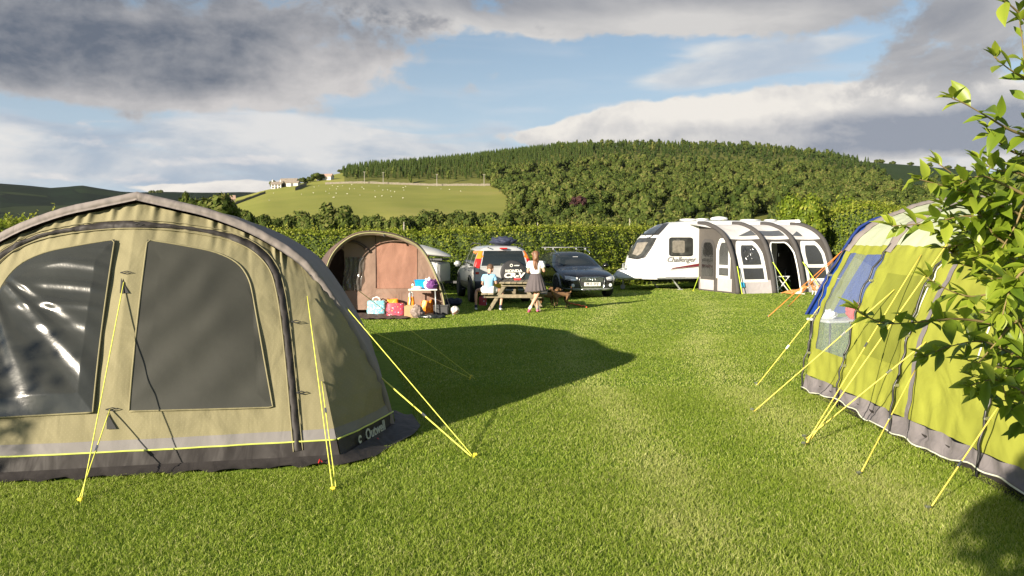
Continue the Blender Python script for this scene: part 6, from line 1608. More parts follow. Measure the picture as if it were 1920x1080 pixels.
mb = MB(); rows = [[Vector((x * a, y * b, z)) for x, y in ((-1, -1), (1, -1), (1, 1), (-1, 1))] for a, b, z in ((.125, .10, 0), (.15, .125, .20), (.165, .14, .205), (.165, .14, .215), (.145, .12, .215), (.12, .095, .012))]
mb.grid(rows, closed=True); mb.add(rows[0], [[0, 1, 2, 3]]); mb.add(rows[-1], [[0, 1, 2, 3]]); mb.build('tub_body', m_aqua, TB)
p = tl(775, -.05); BT = thing('bottle', 'small white and orange bottle at the left end of the folding table', 'bottle', p)
MB().lathe([(.03, 0), (.034, .01), (.034, .10), (.02, .125), (.014, .13)], n=16).build('bottle_body', m_whitec, BT, auto=40); MB().lathe([(.0345, .02), (.0345, .08)], n=16).build('label_band', M('orange_label', (.8, .35, .1), .5), BT); MB().lathe([(.016, .13), (.016, .155), (.005, .158)], n=12).build('cap', m_plast, BT)
lumpcloth('paper_pack', 'crumpled white pack lying at the front of the folding table', 'packet', tl(785, -.14), (.20, .12, .07), m_whitec, 31.0)
lumpcloth('tea_towel', 'white cloth hanging up between the blue tub and the purple cloth', 'cloth', tl(803, .0), (.20, .16, .26), m_whitec, 33.0)
lumpcloth('fleece', 'purple fleece heaped at the right end of the folding table', 'clothing', tl(810, -.04), (.27, .24, .24), m_purple, 36.0)
# football
bm = bmesh.new(); bmesh.ops.create_uvsphere(bm, u_segments=32, v_segments=18, radius=.108)
def ball_mat():
    m, t, b = newmat('football_panels'); tc = t.new('ShaderNodeTexCoord').outputs['Object']
    v = t.new('ShaderNodeTexVoronoi', feature='DISTANCE_TO_EDGE'); v.inputs['Scale'].default_value = 11; t.l.new(tc, v.inputs['Vector'])
    v2 = t.new('ShaderNodeTexVoronoi'); v2.inputs['Scale'].default_value = 11; t.l.new(tc, v2.inputs['Vector']); sp = t.new('ShaderNodeSeparateColor'); t.l.new(v2.outputs['Color'], sp.inputs[0])
    c = t.mix(t.smooth(sp.outputs[0], .72, .74), (.75, .70, .64, 1), (.25, .13, .10, 1)); c = t.mix(t.smooth(v.outputs[0], .05, .02), c, (.3, .26, .22, 1))
    t.put(b.inputs['Base Color'], c); b.inputs['Roughness'].default_value = .45; return m
me = bpy.data.meshes.new('football'); bm.to_mesh(me); bm.free()
for f in me.polygons: f.use_smooth = True
o = link('football', me, ball_mat()); o.location = atg(853, 590, .105); tag(o, 'white football with dark panels on the grass right of the bags', 'ball')
lumpcloth('jacket', 'crumpled navy cover lying on the roof of the silver car', 'jacket', V1.matrix_basis @ Vector((-1.2, -.05, 1.69)) if False else MW[V1.name] @ Vector((-1.35, -.12, 1.685)), (.70, .95, .27), M('navy_cover', (.025, .03, .06), .7, bump=.5, bs=5), 41.0, rz=.3)

# ------------------------------------------------------------------ picnic table
m_wood = M('weathered_wood', (.24, .20, .135), .8, var=.25, vs=5, bump=.4, bs=25, col2=(.16, .135, .085))
PTc = Vector((.10, 20.95, 0)); PT = thing('picnic_table', 'weathered wooden picnic table with attached benches on the grass', 'picnic table', PTc, R(-4))
LT_ = .78
for x in np.linspace(-.305, .305, 5): MB().box((x, 0, .735), (.145, LT_ * 2, .042), bev=.006).build('top_board', m_wood, PT)
for s in (-1, 1):
    for x in (.60, .765): MB().box((s * x, 0, .445), (.155, LT_ * 2, .04), bev=.006).build('bench_board', m_wood, PT)
    y = s * .56
    for q in (-1, 1): MB().bar((q * .22, y, .715), (q * .66, y, .0), .09, .045, up=(0, 1, 0), bev=.005).build('leg', m_wood, PT)
    MB().bar((-.78, y + s * .05, .385), (.78, y + s * .05, .385), .045, .09, up=(0, 0, 1), bev=.005).build('bench_support', m_wood, PT)
    MB().bar((-.34, y + s * .05, .675), (.34, y + s * .05, .675), .045, .07, up=(0, 0, 1), bev=.005).build('top_support', m_wood, PT)
    MB().bar((0, y, .42), (0, y - s * .42, .68), .04, .07, up=(1, 0, 0), bev=.005).build('brace', m_wood, PT)
def pt_w(x, y, z): return MW[PT.name] @ Vector((x, y, z))
SNK = thing('snack_packet', 'red and white snack packet on the picnic table top', 'packet', pt_w(.02, .25, .757), R(20))
MB().box((0, 0, .03), (.20, .14, .06), bev=.02).build('packet', m_red, SNK); MB().box((0, -.02, .063), (.12, .07, .008), bev=.003).build('label_panel', m_whitec, SNK)
bag('sports_bag', 'red white and blue drawstring bag on the grass under the picnic bench', 'bag', 898, 912, 573, 556, .16, print_mat('red_white_print', (.50, .05, .06), [(.70, .72, .75), (.50, .05, .06), (.35, .55, .65)], 9), 7.0, None, .12, top=.9)
o = MB().tube(catmull([(*G(1065 + k, 569.5 + .22 * k + 1.2 * math.sin(k * .6)).xy, .03) for k in range(0, 40, 5)], 5), .018, 6).build('dog_lead', M('orange_lead', (.75, .13, .03), .6), smooth=True); tag(o, 'orange dog lead lying on the grass in front of the dark car', 'dog lead')
# camp furniture in the awning doorway
CH = thing('folding_stool', 'white folding stool with crossed legs in the awning doorway', 'stool', aw(2.55, 59) - CBv * .42, rzC)
CH.location.z = 0; MW[CH.name] = Matrix.Translation(CH.location) @ Matrix.Rotation(rzC, 4, 'Z')
for s in (-1, 1):
    for q in (-1, 1): MB().bar((q * .26, s * .2, .02), (-q * .24, s * .2, .56), .035, .02, up=(0, 1, 0), bev=.005).build('leg', m_cwhite, CH)
    MB().bar((-.26, s * .2, .57), (.26, s * .2, .57), .03, .03).build('seat_rail', m_cwhite, CH)
MB().box((0, 0, .575), (.5, .38, .015), bev=.004).build('seat', m_plaid, CH)
KT = camp_table('camp_kitchen', 'dark camp kitchen stand inside the awning behind the stool', Vector((*(aw(2.2, 59) - CBv * 1.3).xy, 0)), rzC, .9, .45, .8, m_plast, m_steel)
PN = thing('cooking_pot', 'shiny steel pot on the camp kitchen inside the awning', 'pot', Vector((*(aw(2.35, 59) - CBv * 1.25).xy, .82)))
MB().lathe([(.11, 0), (.12, .01), (.12, .14), (.125, .145), (.115, .145), (.11, .02)], n=20).build('pan', m_chrome, PN, auto=40); MB().lathe([(.12, .146), (.08, .165), (.015, .17), (.015, .19), (.004, .192)], n=20).build('lid', m_chrome, PN, auto=40)
# ------------------------------------------------------------------ people and dogs
def skin(chains, subs=2, root=None):
    """chains: lists of (point, radius or (rx, ry)); equal points are shared -> one continuous surface"""
    vs, rs, es, ix = [], [], [], {}
    def vid(p, r):
        k = tuple(round(c, 4) for c in p)
        if k not in ix: ix[k] = len(vs); vs.append(k); rs.append(r if isinstance(r, tuple) else (r, r))
        return ix[k]
    for ch in chains:
        ids = [vid(p, r) for p, r in ch]
        es += [(a, b) for a, b in zip(ids, ids[1:])]
    me = bpy.data.meshes.new('t'); me.from_pydata(vs, es, []); o = bpy.data.objects.new('t', me); COL.objects.link(o)
    o.modifiers.new('k', 'SKIN').use_smooth_shade = True
    md = o.modifiers.new('s', 'SUBSURF'); md.levels = subs; md.render_levels = subs
    for d, r in zip(me.skin_vertices[0].data, rs): d.radius = r; d.use_root = False
    me.skin_vertices[0].data[0].use_root = True
    dg = bpy.context.evaluated_depsgraph_get(); ev = o.evaluated_get(dg); m2 = ev.to_mesh()
    mb = MB(); mb.add([v.co.copy() for v in m2.vertices], [list(p.vertices) for p in m2.polygons])
    ev.to_mesh_clear(); bpy.data.objects.remove(o); bpy.data.meshes.remove(me); return mb
m_skin = M('skin', (.50, .285, .195), .5, var=.08, vs=9)
m_hairb = M('brown_hair', (.165, .078, .038), .5, var=.4, vs=14, bump=.8, bs=45); m_hairs = M('short_brown_hair', (.10, .055, .03), .6, var=.3, vs=20, bump=.6, bs=80)
m_shirtw = M('white_tshirt', (.80, .79, .77), .8, bump=.35, bs=12); m_shirtb = M('sky_blue_shirt', (.22, .44, .66), .75, var=.06, bump=.35, bs=12)
m_navyt = M('navy_trim', (.015, .02, .06), .7); m_skirtg = M('grey_skirt_cloth', (.085, .07, .075), .8, bump=.3, bs=20)
m_short = M('white_shorts', (.74, .73, .71), .8, bump=.3, bs=12); m_pink = M('pink_trainer', (.62, .10, .24), .5); m_sock = M('white_sock', (.76, .74, .72), .85); m_socks2 = M('grey_sock', (.25, .25, .28), .85)
m_eye = M('eye', (.03, .02, .015), .2); m_lip = M('lip', (.42, .15, .12), .5)
def hand(w, d, up, s, sc=1.0, curl=.5):
    """chains for a hand rooted at wrist w, pointing along d; palm faces -up; s = thumb side (unit)"""
    d, up, s = Vector(d).normalized(), Vector(up).normalized(), Vector(s).normalized(); ch = []
    palm = Vector(w) + d * .045 * sc
    ch.append([(tuple(w), .021 * sc), (tuple(palm), (.032 * sc, .016 * sc))])
    for k, (o_, L) in enumerate(((.026, .066), (.009, .075), (-.009, .069), (-.026, .053))):
        b = Vector(w) + d * .082 * sc + s * o_ * sc; c1 = b + (d * .8 - up * curl * .5) * L * .4 * sc; c2 = c1 + (d * .5 - up * curl * 1.1) * L * .35 * sc; c3 = c2 + (d * .2 - up * curl * 1.2) * L * .3 * sc
        ch.append([(tuple(palm), (.032 * sc, .016 * sc)), (tuple(b), .0095 * sc), (tuple(c1), .0088 * sc), (tuple(c2), .008 * sc), (tuple(c3), .0065 * sc)])
    t0 = Vector(w) + d * .03 * sc + s * .03 * sc; t1 = t0 + (d * .6 + s * .7 - up * .3) * .034 * sc; t2 = t1 + (d * .8 + s * .2 - up * .5) * .028 * sc
    ch.append([(tuple(palm), (.032 * sc, .016 * sc)), (tuple(t0), .012 * sc), (tuple(t1), .010 * sc), (tuple(t2), .0075 * sc)])
    return ch
def head(parent, c, look, tilt, r, hair, face=True):
    """face features and ears around head centre c, looking along +y turned by look"""
    Mh = Matrix.Translation(Vector(c)) @ Matrix.Rotation(look, 4, 'Z') @ Matrix.Rotation(-tilt, 4, 'X')
    for s in (-1, 1):
        MB().lathe([(.001, -.4 * r), (.10 * r, -.3 * r), (.15 * r, 0), (.12 * r, .3 * r), (.001, .42 * r)], n=10).xf(Mh @ Matrix.Translation((s * .80 * r, -.05 * r, -.05 * r)) @ Matrix.Rotation(s * .25, 4, 'Y')).build('ear', m_skin, parent, smooth=True)
        v, f = ico(2); MB().add([Mh @ (Vector(q) * .10 * r + Vector((s * .33 * r, .86 * r, .02 * r))) for q in v], [list(k) for k in f]).build('eye', m_eye, parent, smooth=True)
    MB().bar(Mh @ Vector((-.22 * r, .90 * r, -.55 * r)), Mh @ Vector((.22 * r, .90 * r, -.55 * r)), .05 * r, .07 * r, bev=.01 * r).build('mouth', m_lip, parent)
    return Mh
def headchain(neck, c, Rr, look=0.0, tilt=0.0):
    c = Vector(c); rot = Matrix.Rotation(look, 3, 'Z') @ Matrix.Rotation(-tilt, 3, 'X')
    q = lambda x, y, z: tuple(c + rot @ Vector((x, y, z)))
    return [[neck, (q(0, -.02, -.55 * Rr), .66 * Rr), (q(0, 0, -.05 * Rr), (.86 * Rr, .98 * Rr)), (q(0, -.04 * Rr, .5 * Rr), (.66 * Rr, .78 * Rr))],
            [(q(0, 0, -.05 * Rr), (.86 * Rr, .98 * Rr)), (q(0, .82 * Rr, -.14 * Rr), .13 * Rr), (q(0, 1.08 * Rr, -.24 * Rr), .09 * Rr)],
            [(q(0, -.02, -.55 * Rr), .66 * Rr), (q(0, .45 * Rr, -.78 * Rr), .34 * Rr)]]
def blob(pts, name, mat, parent, subs=2, smooth=True): return skin(pts, subs).build(name, mat, parent, smooth=smooth)
# ---- girl standing with crossed legs, seen from behind
GL = thing('person', 'girl with long wavy hair, white top and grey skirt standing by the picnic table', 'person', (.60, 19.95, 0), R(-6))
hp = ((0, 0, .90), (.125, .085)); ch = [(0, .01, .99), (.105, .075)]
spine = [hp, ((0, .0, .99), (.105, .078)), ((0, .0, 1.10), (.115, .082)), ((0, -.005, 1.22), (.125, .085)), ((0, 0, 1.30), (.06, .055)), ((0, .005, 1.345), .047)]
hc = (0, .015, 1.475); Rh = .105
rs, ls = ((.145, 0, 1.245), .046), ((-.145, 0, 1.245), .046)
re, le = ((.215, -.02, 1.03), .034), ((-.205, -.01, 1.02), .034)
rw, lw = ((.165, .19, 1.14), .023), ((-.11, .20, .99), .023)
body = [spine] + headchain(spine[-1], hc, Rh, .1, .12)
body += [[spine[3], rs, ((.185, -.01, 1.13), .040), re, ((.195, .09, 1.09), .031), rw], [spine[3], ls, ((-.18, -.01, 1.13), .040), le, ((-.165, .1, 1.0), .031), lw]]
body += hand(rw[0], (-.1, .45, .8), (.9, .3, 0), (0, .5, -.3), .9) + hand(lw[0], (.5, .8, .0), (0, 0, 1), (.8, -.4, 0), .9)
body += [[hp, ((-.085, 0, .80), .085), ((-.05, .02, .62), .073), ((-.01, .035, .455), .052), ((.015, .0, .33), .052), ((.04, .01, .10), .034), ((.045, .03, .055), .036), ((.05, .12, .03), .028)],
         [hp, ((.09, 0, .80), .085), ((.09, .0, .62), .073), ((.055, .0, .46), .052), ((-.03, -.05, .31), .052), ((-.125, -.07, .13), .034), ((-.15, -.05, .075), .034), ((-.165, -.01, .03), .028)]]
skin(body, 2).build('body', m_skin, GL, smooth=True)
head(GL, hc, .1, .12, Rh, None)
top = [[((0, 0, .93), (.150, .118)), ((0, 0, 1.06), (.146, .112)), ((0, -.002, 1.16), (.152, .112)), ((0, -.004, 1.24), (.145, .100)), ((0, 0, 1.298), (.075, .066))],
       [((0, -.004, 1.24), (.145, .100)), ((.15, 0, 1.25), .070), ((.196, -.008, 1.11), .076)], [((0, -.004, 1.24), (.145, .100)), ((-.15, 0, 1.25), .070), ((-.192, -.006, 1.105), .076)]]
blob(top, 'shirt', m_shirtw, GL)
mb = MB(); rows = []
for k in range(12):
    f = k / 11; z = .985 - .45 * f; r0 = .118 + .125 * f ** .8
    rows.append([Vector((math.cos(a) * r0 * (1.08 + .05 * f) * (1 + .055 * f * math.cos(a * 16)), math.sin(a) * r0 * .82 * (1 + .055 * f * math.cos(a * 16)), z + .012 * f * math.cos(a * 16 + 1) + .02 * f * math.cos(a))) for a in np.linspace(0, 2 * math.pi, 97)[:-1]])
mb.grid(rows, closed=True).thick(.006).build('skirt', m_skirtg, GL, smooth=True)
hr = [[((0, .0, 1.545), (.085, .09)), ((0, -.035, 1.49), (.103, .098)), ((0, -.06, 1.40), (.092, .062)), ((.012, -.085, 1.31), (.075, .045)), ((-.006, -.098, 1.22), (.062, .038)), ((.014, -.10, 1.13), (.045, .028)), ((0, -.10, 1.07), .014)],
      [((0, -.06, 1.40), (.092, .062)), ((.045, -.095, 1.27), (.028, .022)), ((.03, -.108, 1.16), (.026, .02)), ((.045, -.10, 1.08), .010)], [((0, -.06, 1.40), (.092, .062)), ((-.045, -.095, 1.28), (.026, .022)), ((-.035, -.11, 1.17), (.024, .02)), ((-.02, -.102, 1.10), .010)]]
blob(hr, 'hair', m_hairb, GL)
for nm, p, mt, sk, d in (('left', (.045, .03, .05), m_pink, m_socks2, (0, 1, -.12)), ('right', (-.15, -.05, .07), m_pink, m_sock, (-.25, .75, -.62))):
    p = Vector(p); d = Vector(d).normalized()
    sh = blob([[(tuple(p - d * .05 + Vector((0, 0, -.005))), (.036, .036)), (tuple(p + d * .03), (.040, .038)), (tuple(p + d * .11 - Vector((0, 0, .012))), (.040, .028)), (tuple(p + d * .165 - Vector((0, 0, .014))), (.026, .018))]], 'shoe', mt, GL)
    a = p + Vector((0, -.005, .02)); b = Vector((.035, .012, .17)) if nm == 'left' else Vector((-.105, -.066, .165))
    MB().tube([a, a.lerp(b, .5), b], [.040, .040, .041], 14).build('sock', sk, GL, smooth=True)
MB().box((.15, .235, 1.225), (.07, .012, .14), rot=Matrix.Rotation(.5, 3, 'X') @ Matrix.Rotation(.3, 3, 'Y'), bev=.004).build('held_card', m_whitec, GL) if False else None
PH = MB().box((0, 0, 0), (.075, .012, .145), bev=.005).build('phone', m_whitec); PH.location = MW[GL.name] @ Vector((.185, .245, 1.225)); PH.rotation_euler = (.4, .25, -.3); tag(PH, 'small white phone held up in the right hand of the standing girl', 'phone')

# ---- boy sitting astride the bench, seen from behind
BY_ = thing('person', 'boy with short brown hair in light blue shirt and white shorts sitting on the bench', 'person', (-.60, 20.42, 0), R(-10))
hp = ((0, 0, .545), (.125, .095)); spine = [hp, ((0, .01, .64), (.11, .082)), ((0, .025, .76), (.118, .082)), ((0, .045, .875), (.122, .08)), ((0, .065, .945), (.055, .05)), ((.004, .085, .985), .043)]
hc = (.015, .125, 1.09); Rh = .103
rs, ls = ((.135, .045, .89), .043), ((-.135, .045, .89), .043); re, le = ((.185, .05, .70), .031), ((-.185, .04, .69), .031); rw, lw = ((.21, .27, .775), .021), ((-.03, .27, .66), .021)
body = [spine] + headchain(spine[-1], hc, Rh, -.35, .5)
body += [[spine[3], rs, ((.165, .04, .79), .036), re, ((.20, .16, .735), .028), rw], [spine[3], ls, ((-.165, .035, .78), .036), le, ((-.12, .16, .665), .028), lw]]
body += hand(rw[0], (.3, .9, 0), (0, 0, 1), (-.9, .3, 0), .85) + hand(lw[0], (.6, .7, 0), (0, 0, 1), (.6, -.6, 0), .85)
body += [[hp, ((-.09, .02, .535), .085), ((-.22, .07, .53), .068), ((-.345, .10, .515), .050), ((-.355, .06, .38), .047), ((-.35, .04, .12), .032), ((-.352, .055, .06), .034), ((-.36, .14, .03), .026)],
         [hp, ((.09, .02, .535), .085), ((.22, .08, .53), .068), ((.335, .12, .515), .050), ((.33, .09, .38), .047), ((.30, .06, .12), .032), ((.30, .07, .06), .034), ((.31, .15, .03), .026)]]
skin(body, 2).build('body', m_skin, BY_, smooth=True)
Mh = head(BY_, hc, -.35, .5, Rh, None)
blob([[((0, 0, .475), (.15, .115)), ((0, .005, .60), (.132, .104)), ((0, .02, .74), (.136, .100)), ((0, .042, .86), (.138, .095)), ((0, .06, .945), (.068, .06))],
      [((0, .042, .86), (.138, .095)), ((.14, .045, .895), .060), ((.172, .04, .765), .066)], [((0, .042, .86), (.138, .095)), ((-.14, .045, .895), .060), ((-.172, .035, .755), .066)]], 'shirt', m_shirtb, BY_)
MB().box((0, -.012, .945), (.045, .03, .06), bev=.008).build('collar_tag', m_navyt, BY_)
blob([[((0, .01, .545), (.14, .11)), ((-.11, .03, .54), .098), ((-.25, .075, .532), .084)], [((0, .01, .545), (.14, .11)), ((.11, .03, .54), .098), ((.25, .085, .532), .084)]], 'shorts', m_short, BY_)
c_ = Mh.translation; q = lambda x, y, z: tuple(Mh @ Vector((x * Rh, y * Rh, z * Rh)))
blob([[(q(0, -.32, -.55), (.070, .060)), (q(0, -.26, .05), (.108, .104)), (q(0, -.06, .50), (.100, .106)), (q(0, .40, .72), (.072, .062))]], 'hair', m_hairs, BY_)
for p, d in (((-.352, .05, .05), (-.1, 1, -.15)), ((.30, .065, .05), (.1, 1, -.15))):
    p = Vector(p); d = Vector(d).normalized()
    blob([[(tuple(p - d * .05), (.034, .034)), (tuple(p + d * .03), (.038, .036)), (tuple(p + d * .10 - Vector((0, 0, .01))), (.037, .026)), (tuple(p + d * .15 - Vector((0, 0, .012))), (.024, .017))]], 'shoe', m_sock, BY_)
    MB().tube([p + Vector((0, -.005, .02)), p + Vector((0, -.008, .10))], [.037, .037], 12).build('sock', m_navyt, BY_, smooth=True)

# ---- dogs
def furmat(name, base, patch, lo, hi, sc=5, zwhite=None):
    m, t, b = newmat(name); tc = t.new('ShaderNodeTexCoord').outputs['Object']
    c = t.mix(t.smooth(t.noise(tc, sc, 3), lo, hi), base + (1,), patch + (1,))
    if zwhite:
        sp = t.new('ShaderNodeSeparateXYZ'); t.l.new(tc, sp.inputs[0]); c = t.mix(t.smooth(sp.outputs[2], zwhite[1], zwhite[0]), c, zwhite[2] + (1,))
    c = t.mix(t.math('MULTIPLY', t.noise(tc, 60, 3), .35), c, (.04, .025, .015, 1)); t.put(b.inputs['Base Color'], c); b.inputs['Roughness'].default_value = .85; b.inputs['Specular IOR Level'].default_value = .15
    bn = t.new('ShaderNodeBump'); bn.inputs['Strength'].default_value = .7; bn.inputs['Distance'].default_value = .01; t.put(bn.inputs['Height'], t.noise(tc, 90, 3)); t.put(b.inputs['Normal'], bn.outputs[0]); return m
def dog(label, loc, rz, fur, sc=1.0, leg=1.0, tail_up=True, lying=False, ears_up=False, turn=0.0, earm=None):
    r = thing('dog', label, 'dog', loc, rz); r.scale = (sc, sc, sc)
    z = (.30 * leg + .04) if not lying else .085
    P_ = lambda x, y, zz: (x, y, zz)
    hips, belly, chest, with_ = (P_(-.22, 0, z), (.062, .070)), (P_(-.05, 0, z + .005), (.066, .074)), (P_(.13, 0, z - .01), (.078, .098)), (P_(.20, 0, z + .04), (.062, .075))
    nk = (P_(.26, turn * .04, z + .10), .052); hd_ = (P_(.31, turn * .08, z + .175), (.058, .060)); mz = (P_(.385, turn * .15, z + .155), .034); nose = (P_(.435, turn * .19, z + .145), .022)
    chn = [[hips, belly, chest, with_, nk, hd_, mz, nose]]
    if tail_up: chn.append([hips, (P_(-.30, 0, z + .05), .022), (P_(-.34, .01, z + .14), .016), (P_(-.31, .02, z + .22), .010)])
    else: chn.append([hips, (P_(-.31, .0, z - .02), .022), (P_(-.42, .04, z - .05), .014)])
    for s in (-1, 1):
        if not lying:
            chn.append([hips, (P_(-.20, s * .062, z - .06), .050), (P_(-.155, s * .066, z * .58), .030), (P_(-.235, s * .066, z * .30), .019), (P_(-.215, s * .066, .035), .016), (P_(-.185, s * .066, .014), .018)])
            chn.append([chest, (P_(.15, s * .062, z - .07), .038), (P_(.135, s * .064, z * .52), .024), (P_(.155, s * .064, z * .22), .018), (P_(.15, s * .064, .035), .016), (P_(.18, s * .064, .014), .019)])
        else:
            chn.append([hips, (P_(-.16, s * .09, .06), .050), (P_(-.06, s * .11, .05), .030), (P_(-.16, s * .12, .025), .02), (P_(-.05, s * .12, .018), .017)])
            chn.append([chest, (P_(.16, s * .075, .05), .036), (P_(.22, s * .075, .03), .024), (P_(.33, s * .07, .02), .018)])
    skin(chn, 2).build('body', fur, r, smooth=True)
    for s in (-1, 1):
        hx, hy, hz = hd_[0]
        if ears_up: MB().add([(hx - .035, hy + s * .05, hz + .03), (hx + .025, hy + s * .055, hz + .035), (hx - .005, hy + s * .075, hz + .125), (hx - .02, hy + s * .03, hz + .05)], [[0, 1, 2], [1, 3, 2], [3, 0, 2]]).build('ear', earm or fur, r, smooth=True)
        else: MB().add([(hx - .035, hy + s * .045, hz + .045), (hx + .03, hy + s * .05, hz + .045), (hx + .02, hy + s * .085, hz - .045), (hx - .025, hy + s * .082, hz - .05), (hx, hy + s * .05, hz)], [[0, 1, 2, 3], [1, 4, 2], [4, 0, 3], [4, 3, 2]]).build('ear', earm or fur, r, smooth=True)
        v, f = ico(1); MB().add([(q[0] * .009 + hx + .048, q[1] * .009 + hy + s * .028 + turn * .03, q[2] * .009 + hz + .012) for q in v], [list(k) for k in f]).build('eye', m_eye, r, smooth=True)
    v, f = ico(2); n_ = nose[0]; MB().add([(q[0] * .015 + n_[0] + .015, q[1] * .016 + n_[1], q[2] * .012 + n_[2] + .008) for q in v], [list(k) for k in f]).build('nose', m_ink, r, smooth=True)
    return r
f1 = furmat('tan_and_dark_coat', (.24, .13, .06), (.045, .03, .022), .44, .56, 4); f2 = furmat('brown_coat', (.24, .135, .07), (.07, .045, .03), .48, .62, 5)
fc = furmat('ginger_and_white_coat', (.52, .22, .07), (.74, .68, .60), .52, .58, 4.5)
fw = furmat('white_chested_ginger_coat', (.50, .22, .08), (.76, .71, .64), .46, .52, 4, (.10, .16, (.76, .72, .66)))
dog('brown terrier with its tail raised standing on the grass beside the dark car', (1.32, 21.35, 0), R(205), f2, 1.0, 1.05, True, False, False, .4)
dog('dark and tan dog standing behind the girl and the picnic table', (.98, 21.9, 0), R(20), f1, .95, .95, False, False, False, -.5)
L1 = G(1489, 552); L2_ = G(1534, 553)
dog('ginger and white short legged dog lying in front of the awning doorway', (L1.x, L1.y, 0), R(-8), fc, 1.05, 1, False, True, True, -.6)
dog('white chested ginger dog standing at the right corner of the awning', (L2_.x, L2_.y, 0), R(200), fw, 1.1, .62, False, False, True, .6)

# ------------------------------------------------------------------ shrub reaching in from the right, trees behind the camera
def leafmesh(items, nseg=7):
    """items: (base, dir, up, length, width, droop, tint)"""
    V, F4, T = [], [], []
    prof_ = [0.05, .48, .84, 1.0, .92, .68, .34, .01]
    for b, d, up, L, w_, dr, ti in items:
        b, d, up = Vector(b), Vector(d).normalized(), Vector(up); x = d.cross(up)
        if x.length < 1e-3: x = d.orthogonal()
        x.normalize(); n = x.cross(d).normalized(); o = len(V)
        tw = random.uniform(-.25, .25)
        for k in range(nseg + 1):
            f = k / nseg; c = b + d * L * f * (1 - .15 * abs(dr) * f) + n * (-dr * L * f * f * .5); ww = w_ * prof_[k] * .5; xx = (x + n * tw * f).normalized()
            V += [c - xx * ww + n * ww * .42, c, c + xx * ww + n * ww * .42]; T += [ti + .06, ti - .1, ti + .06]
        for k in range(nseg):
            a = o + k * 3; F4 += [[a, a + 1, a + 4, a + 3], [a + 1, a + 2, a + 5, a + 4]]
    return np.array([v[:] for v in V], np.float32), [np.array(F4)], np.clip(np.array(T, np.float32), 0, 1)
m_leaf = leafmat('shrub_leaf', (.065, .120, .012), (.195, .275, .022), (.38, .44, .05), transl=.48, rough=.38, spec=.45)
m_twig = M('shrub_twig', (.19, .14, .055), .75, var=.25, vs=20)
SH = thing('shrub', 'leafy green shrub reaching into the picture from the right edge', 'shrub', (2.25, 2.0, 0))
BR = [([(1945, 70, 2.0), (1925, 40, 1.98), (1897, 12, 1.95), (1872, -6, 1.92)], 9, .5), ([(1960, 180, 2.0), (1925, 150, 1.98), (1890, 128, 1.94), (1864, 106, 1.92)], 9, .6), ([(1935, 325, 2.05), (1930, 270, 2.0), (1925, 190, 2.0), (1918, 90, 1.98), (1912, 40, 1.96)], 16, .55),
      ([(1960, 262, 2.0), (1900, 246, 1.95), (1850, 218, 1.9), (1812, 196, 1.88), (1785, 184, 1.86)], 15, .6), ([(1955, 300, 2.1), (1900, 285, 2.05), (1868, 262, 2.0), (1850, 240, 1.96)], 11, .5),
      ([(1960, 430, 2.0), (1890, 392, 1.95), (1825, 366, 1.9), (1775, 350, 1.87), (1722, 336, 1.84)], 20, .55), ([(1960, 455, 2.1), (1890, 420, 2.0), (1815, 405, 1.94), (1745, 418, 1.9), (1672, 424, 1.86)], 22, .3), ([(1950, 380, 1.95), (1890, 350, 1.92), (1840, 330, 1.9), (1800, 345, 1.86)], 14, .4),
      ([(1960, 520, 2.0), (1900, 470, 1.98), (1855, 430, 1.95), (1830, 385, 1.92), (1815, 345, 1.9)], 18, .35), ([(1950, 560, 2.0), (1880, 548, 1.95), (1820, 556, 1.92), (1770, 540, 1.9), (1738, 520, 1.88)], 13, .3),
      ([(1960, 640, 2.0), (1880, 612, 1.94), (1800, 598, 1.9), (1720, 604, 1.86), (1655, 606, 1.83), (1604, 580, 1.8)], 22, .45), ([(1950, 690, 2.1), (1890, 660, 2.03), (1840, 640, 2.0), (1780, 650, 1.96), (1735, 668, 1.93)], 14, .25), ([(1955, 620, 1.9), (1910, 600, 1.88), (1870, 640, 1.86), (1835, 680, 1.84)], 12, .3),
      ([(1950, 760, 2.05), (1900, 725, 2.0), (1860, 712, 1.97), (1818, 724, 1.94)], 12, .25), ([(1960, 820, 2.1), (1915, 790, 2.05), (1890, 755, 2.0), (1880, 720, 1.98)], 11, .3), ([(1960, 480, 1.85), (1925, 500, 1.85), (1895, 540, 1.84), (1880, 590, 1.83)], 15, .3), ([(1962, 390, 2.2), (1905, 370, 2.16), (1860, 410, 2.12), (1800, 450, 2.1)], 16, .2), ([(1960, 700, 1.9), (1930, 640, 1.9), (1905, 590, 1.88), (1895, 530, 1.87)], 14, .25),
      ([(1965, 330, 1.95), (1935, 345, 1.95), (1905, 420, 1.95), (1875, 470, 1.93)], 13, .3), ([(1960, 350, 2.1), (1910, 325, 2.06), (1865, 318, 2.02), (1835, 300, 2.0)], 13, .4)]
items = []; tw = MB()
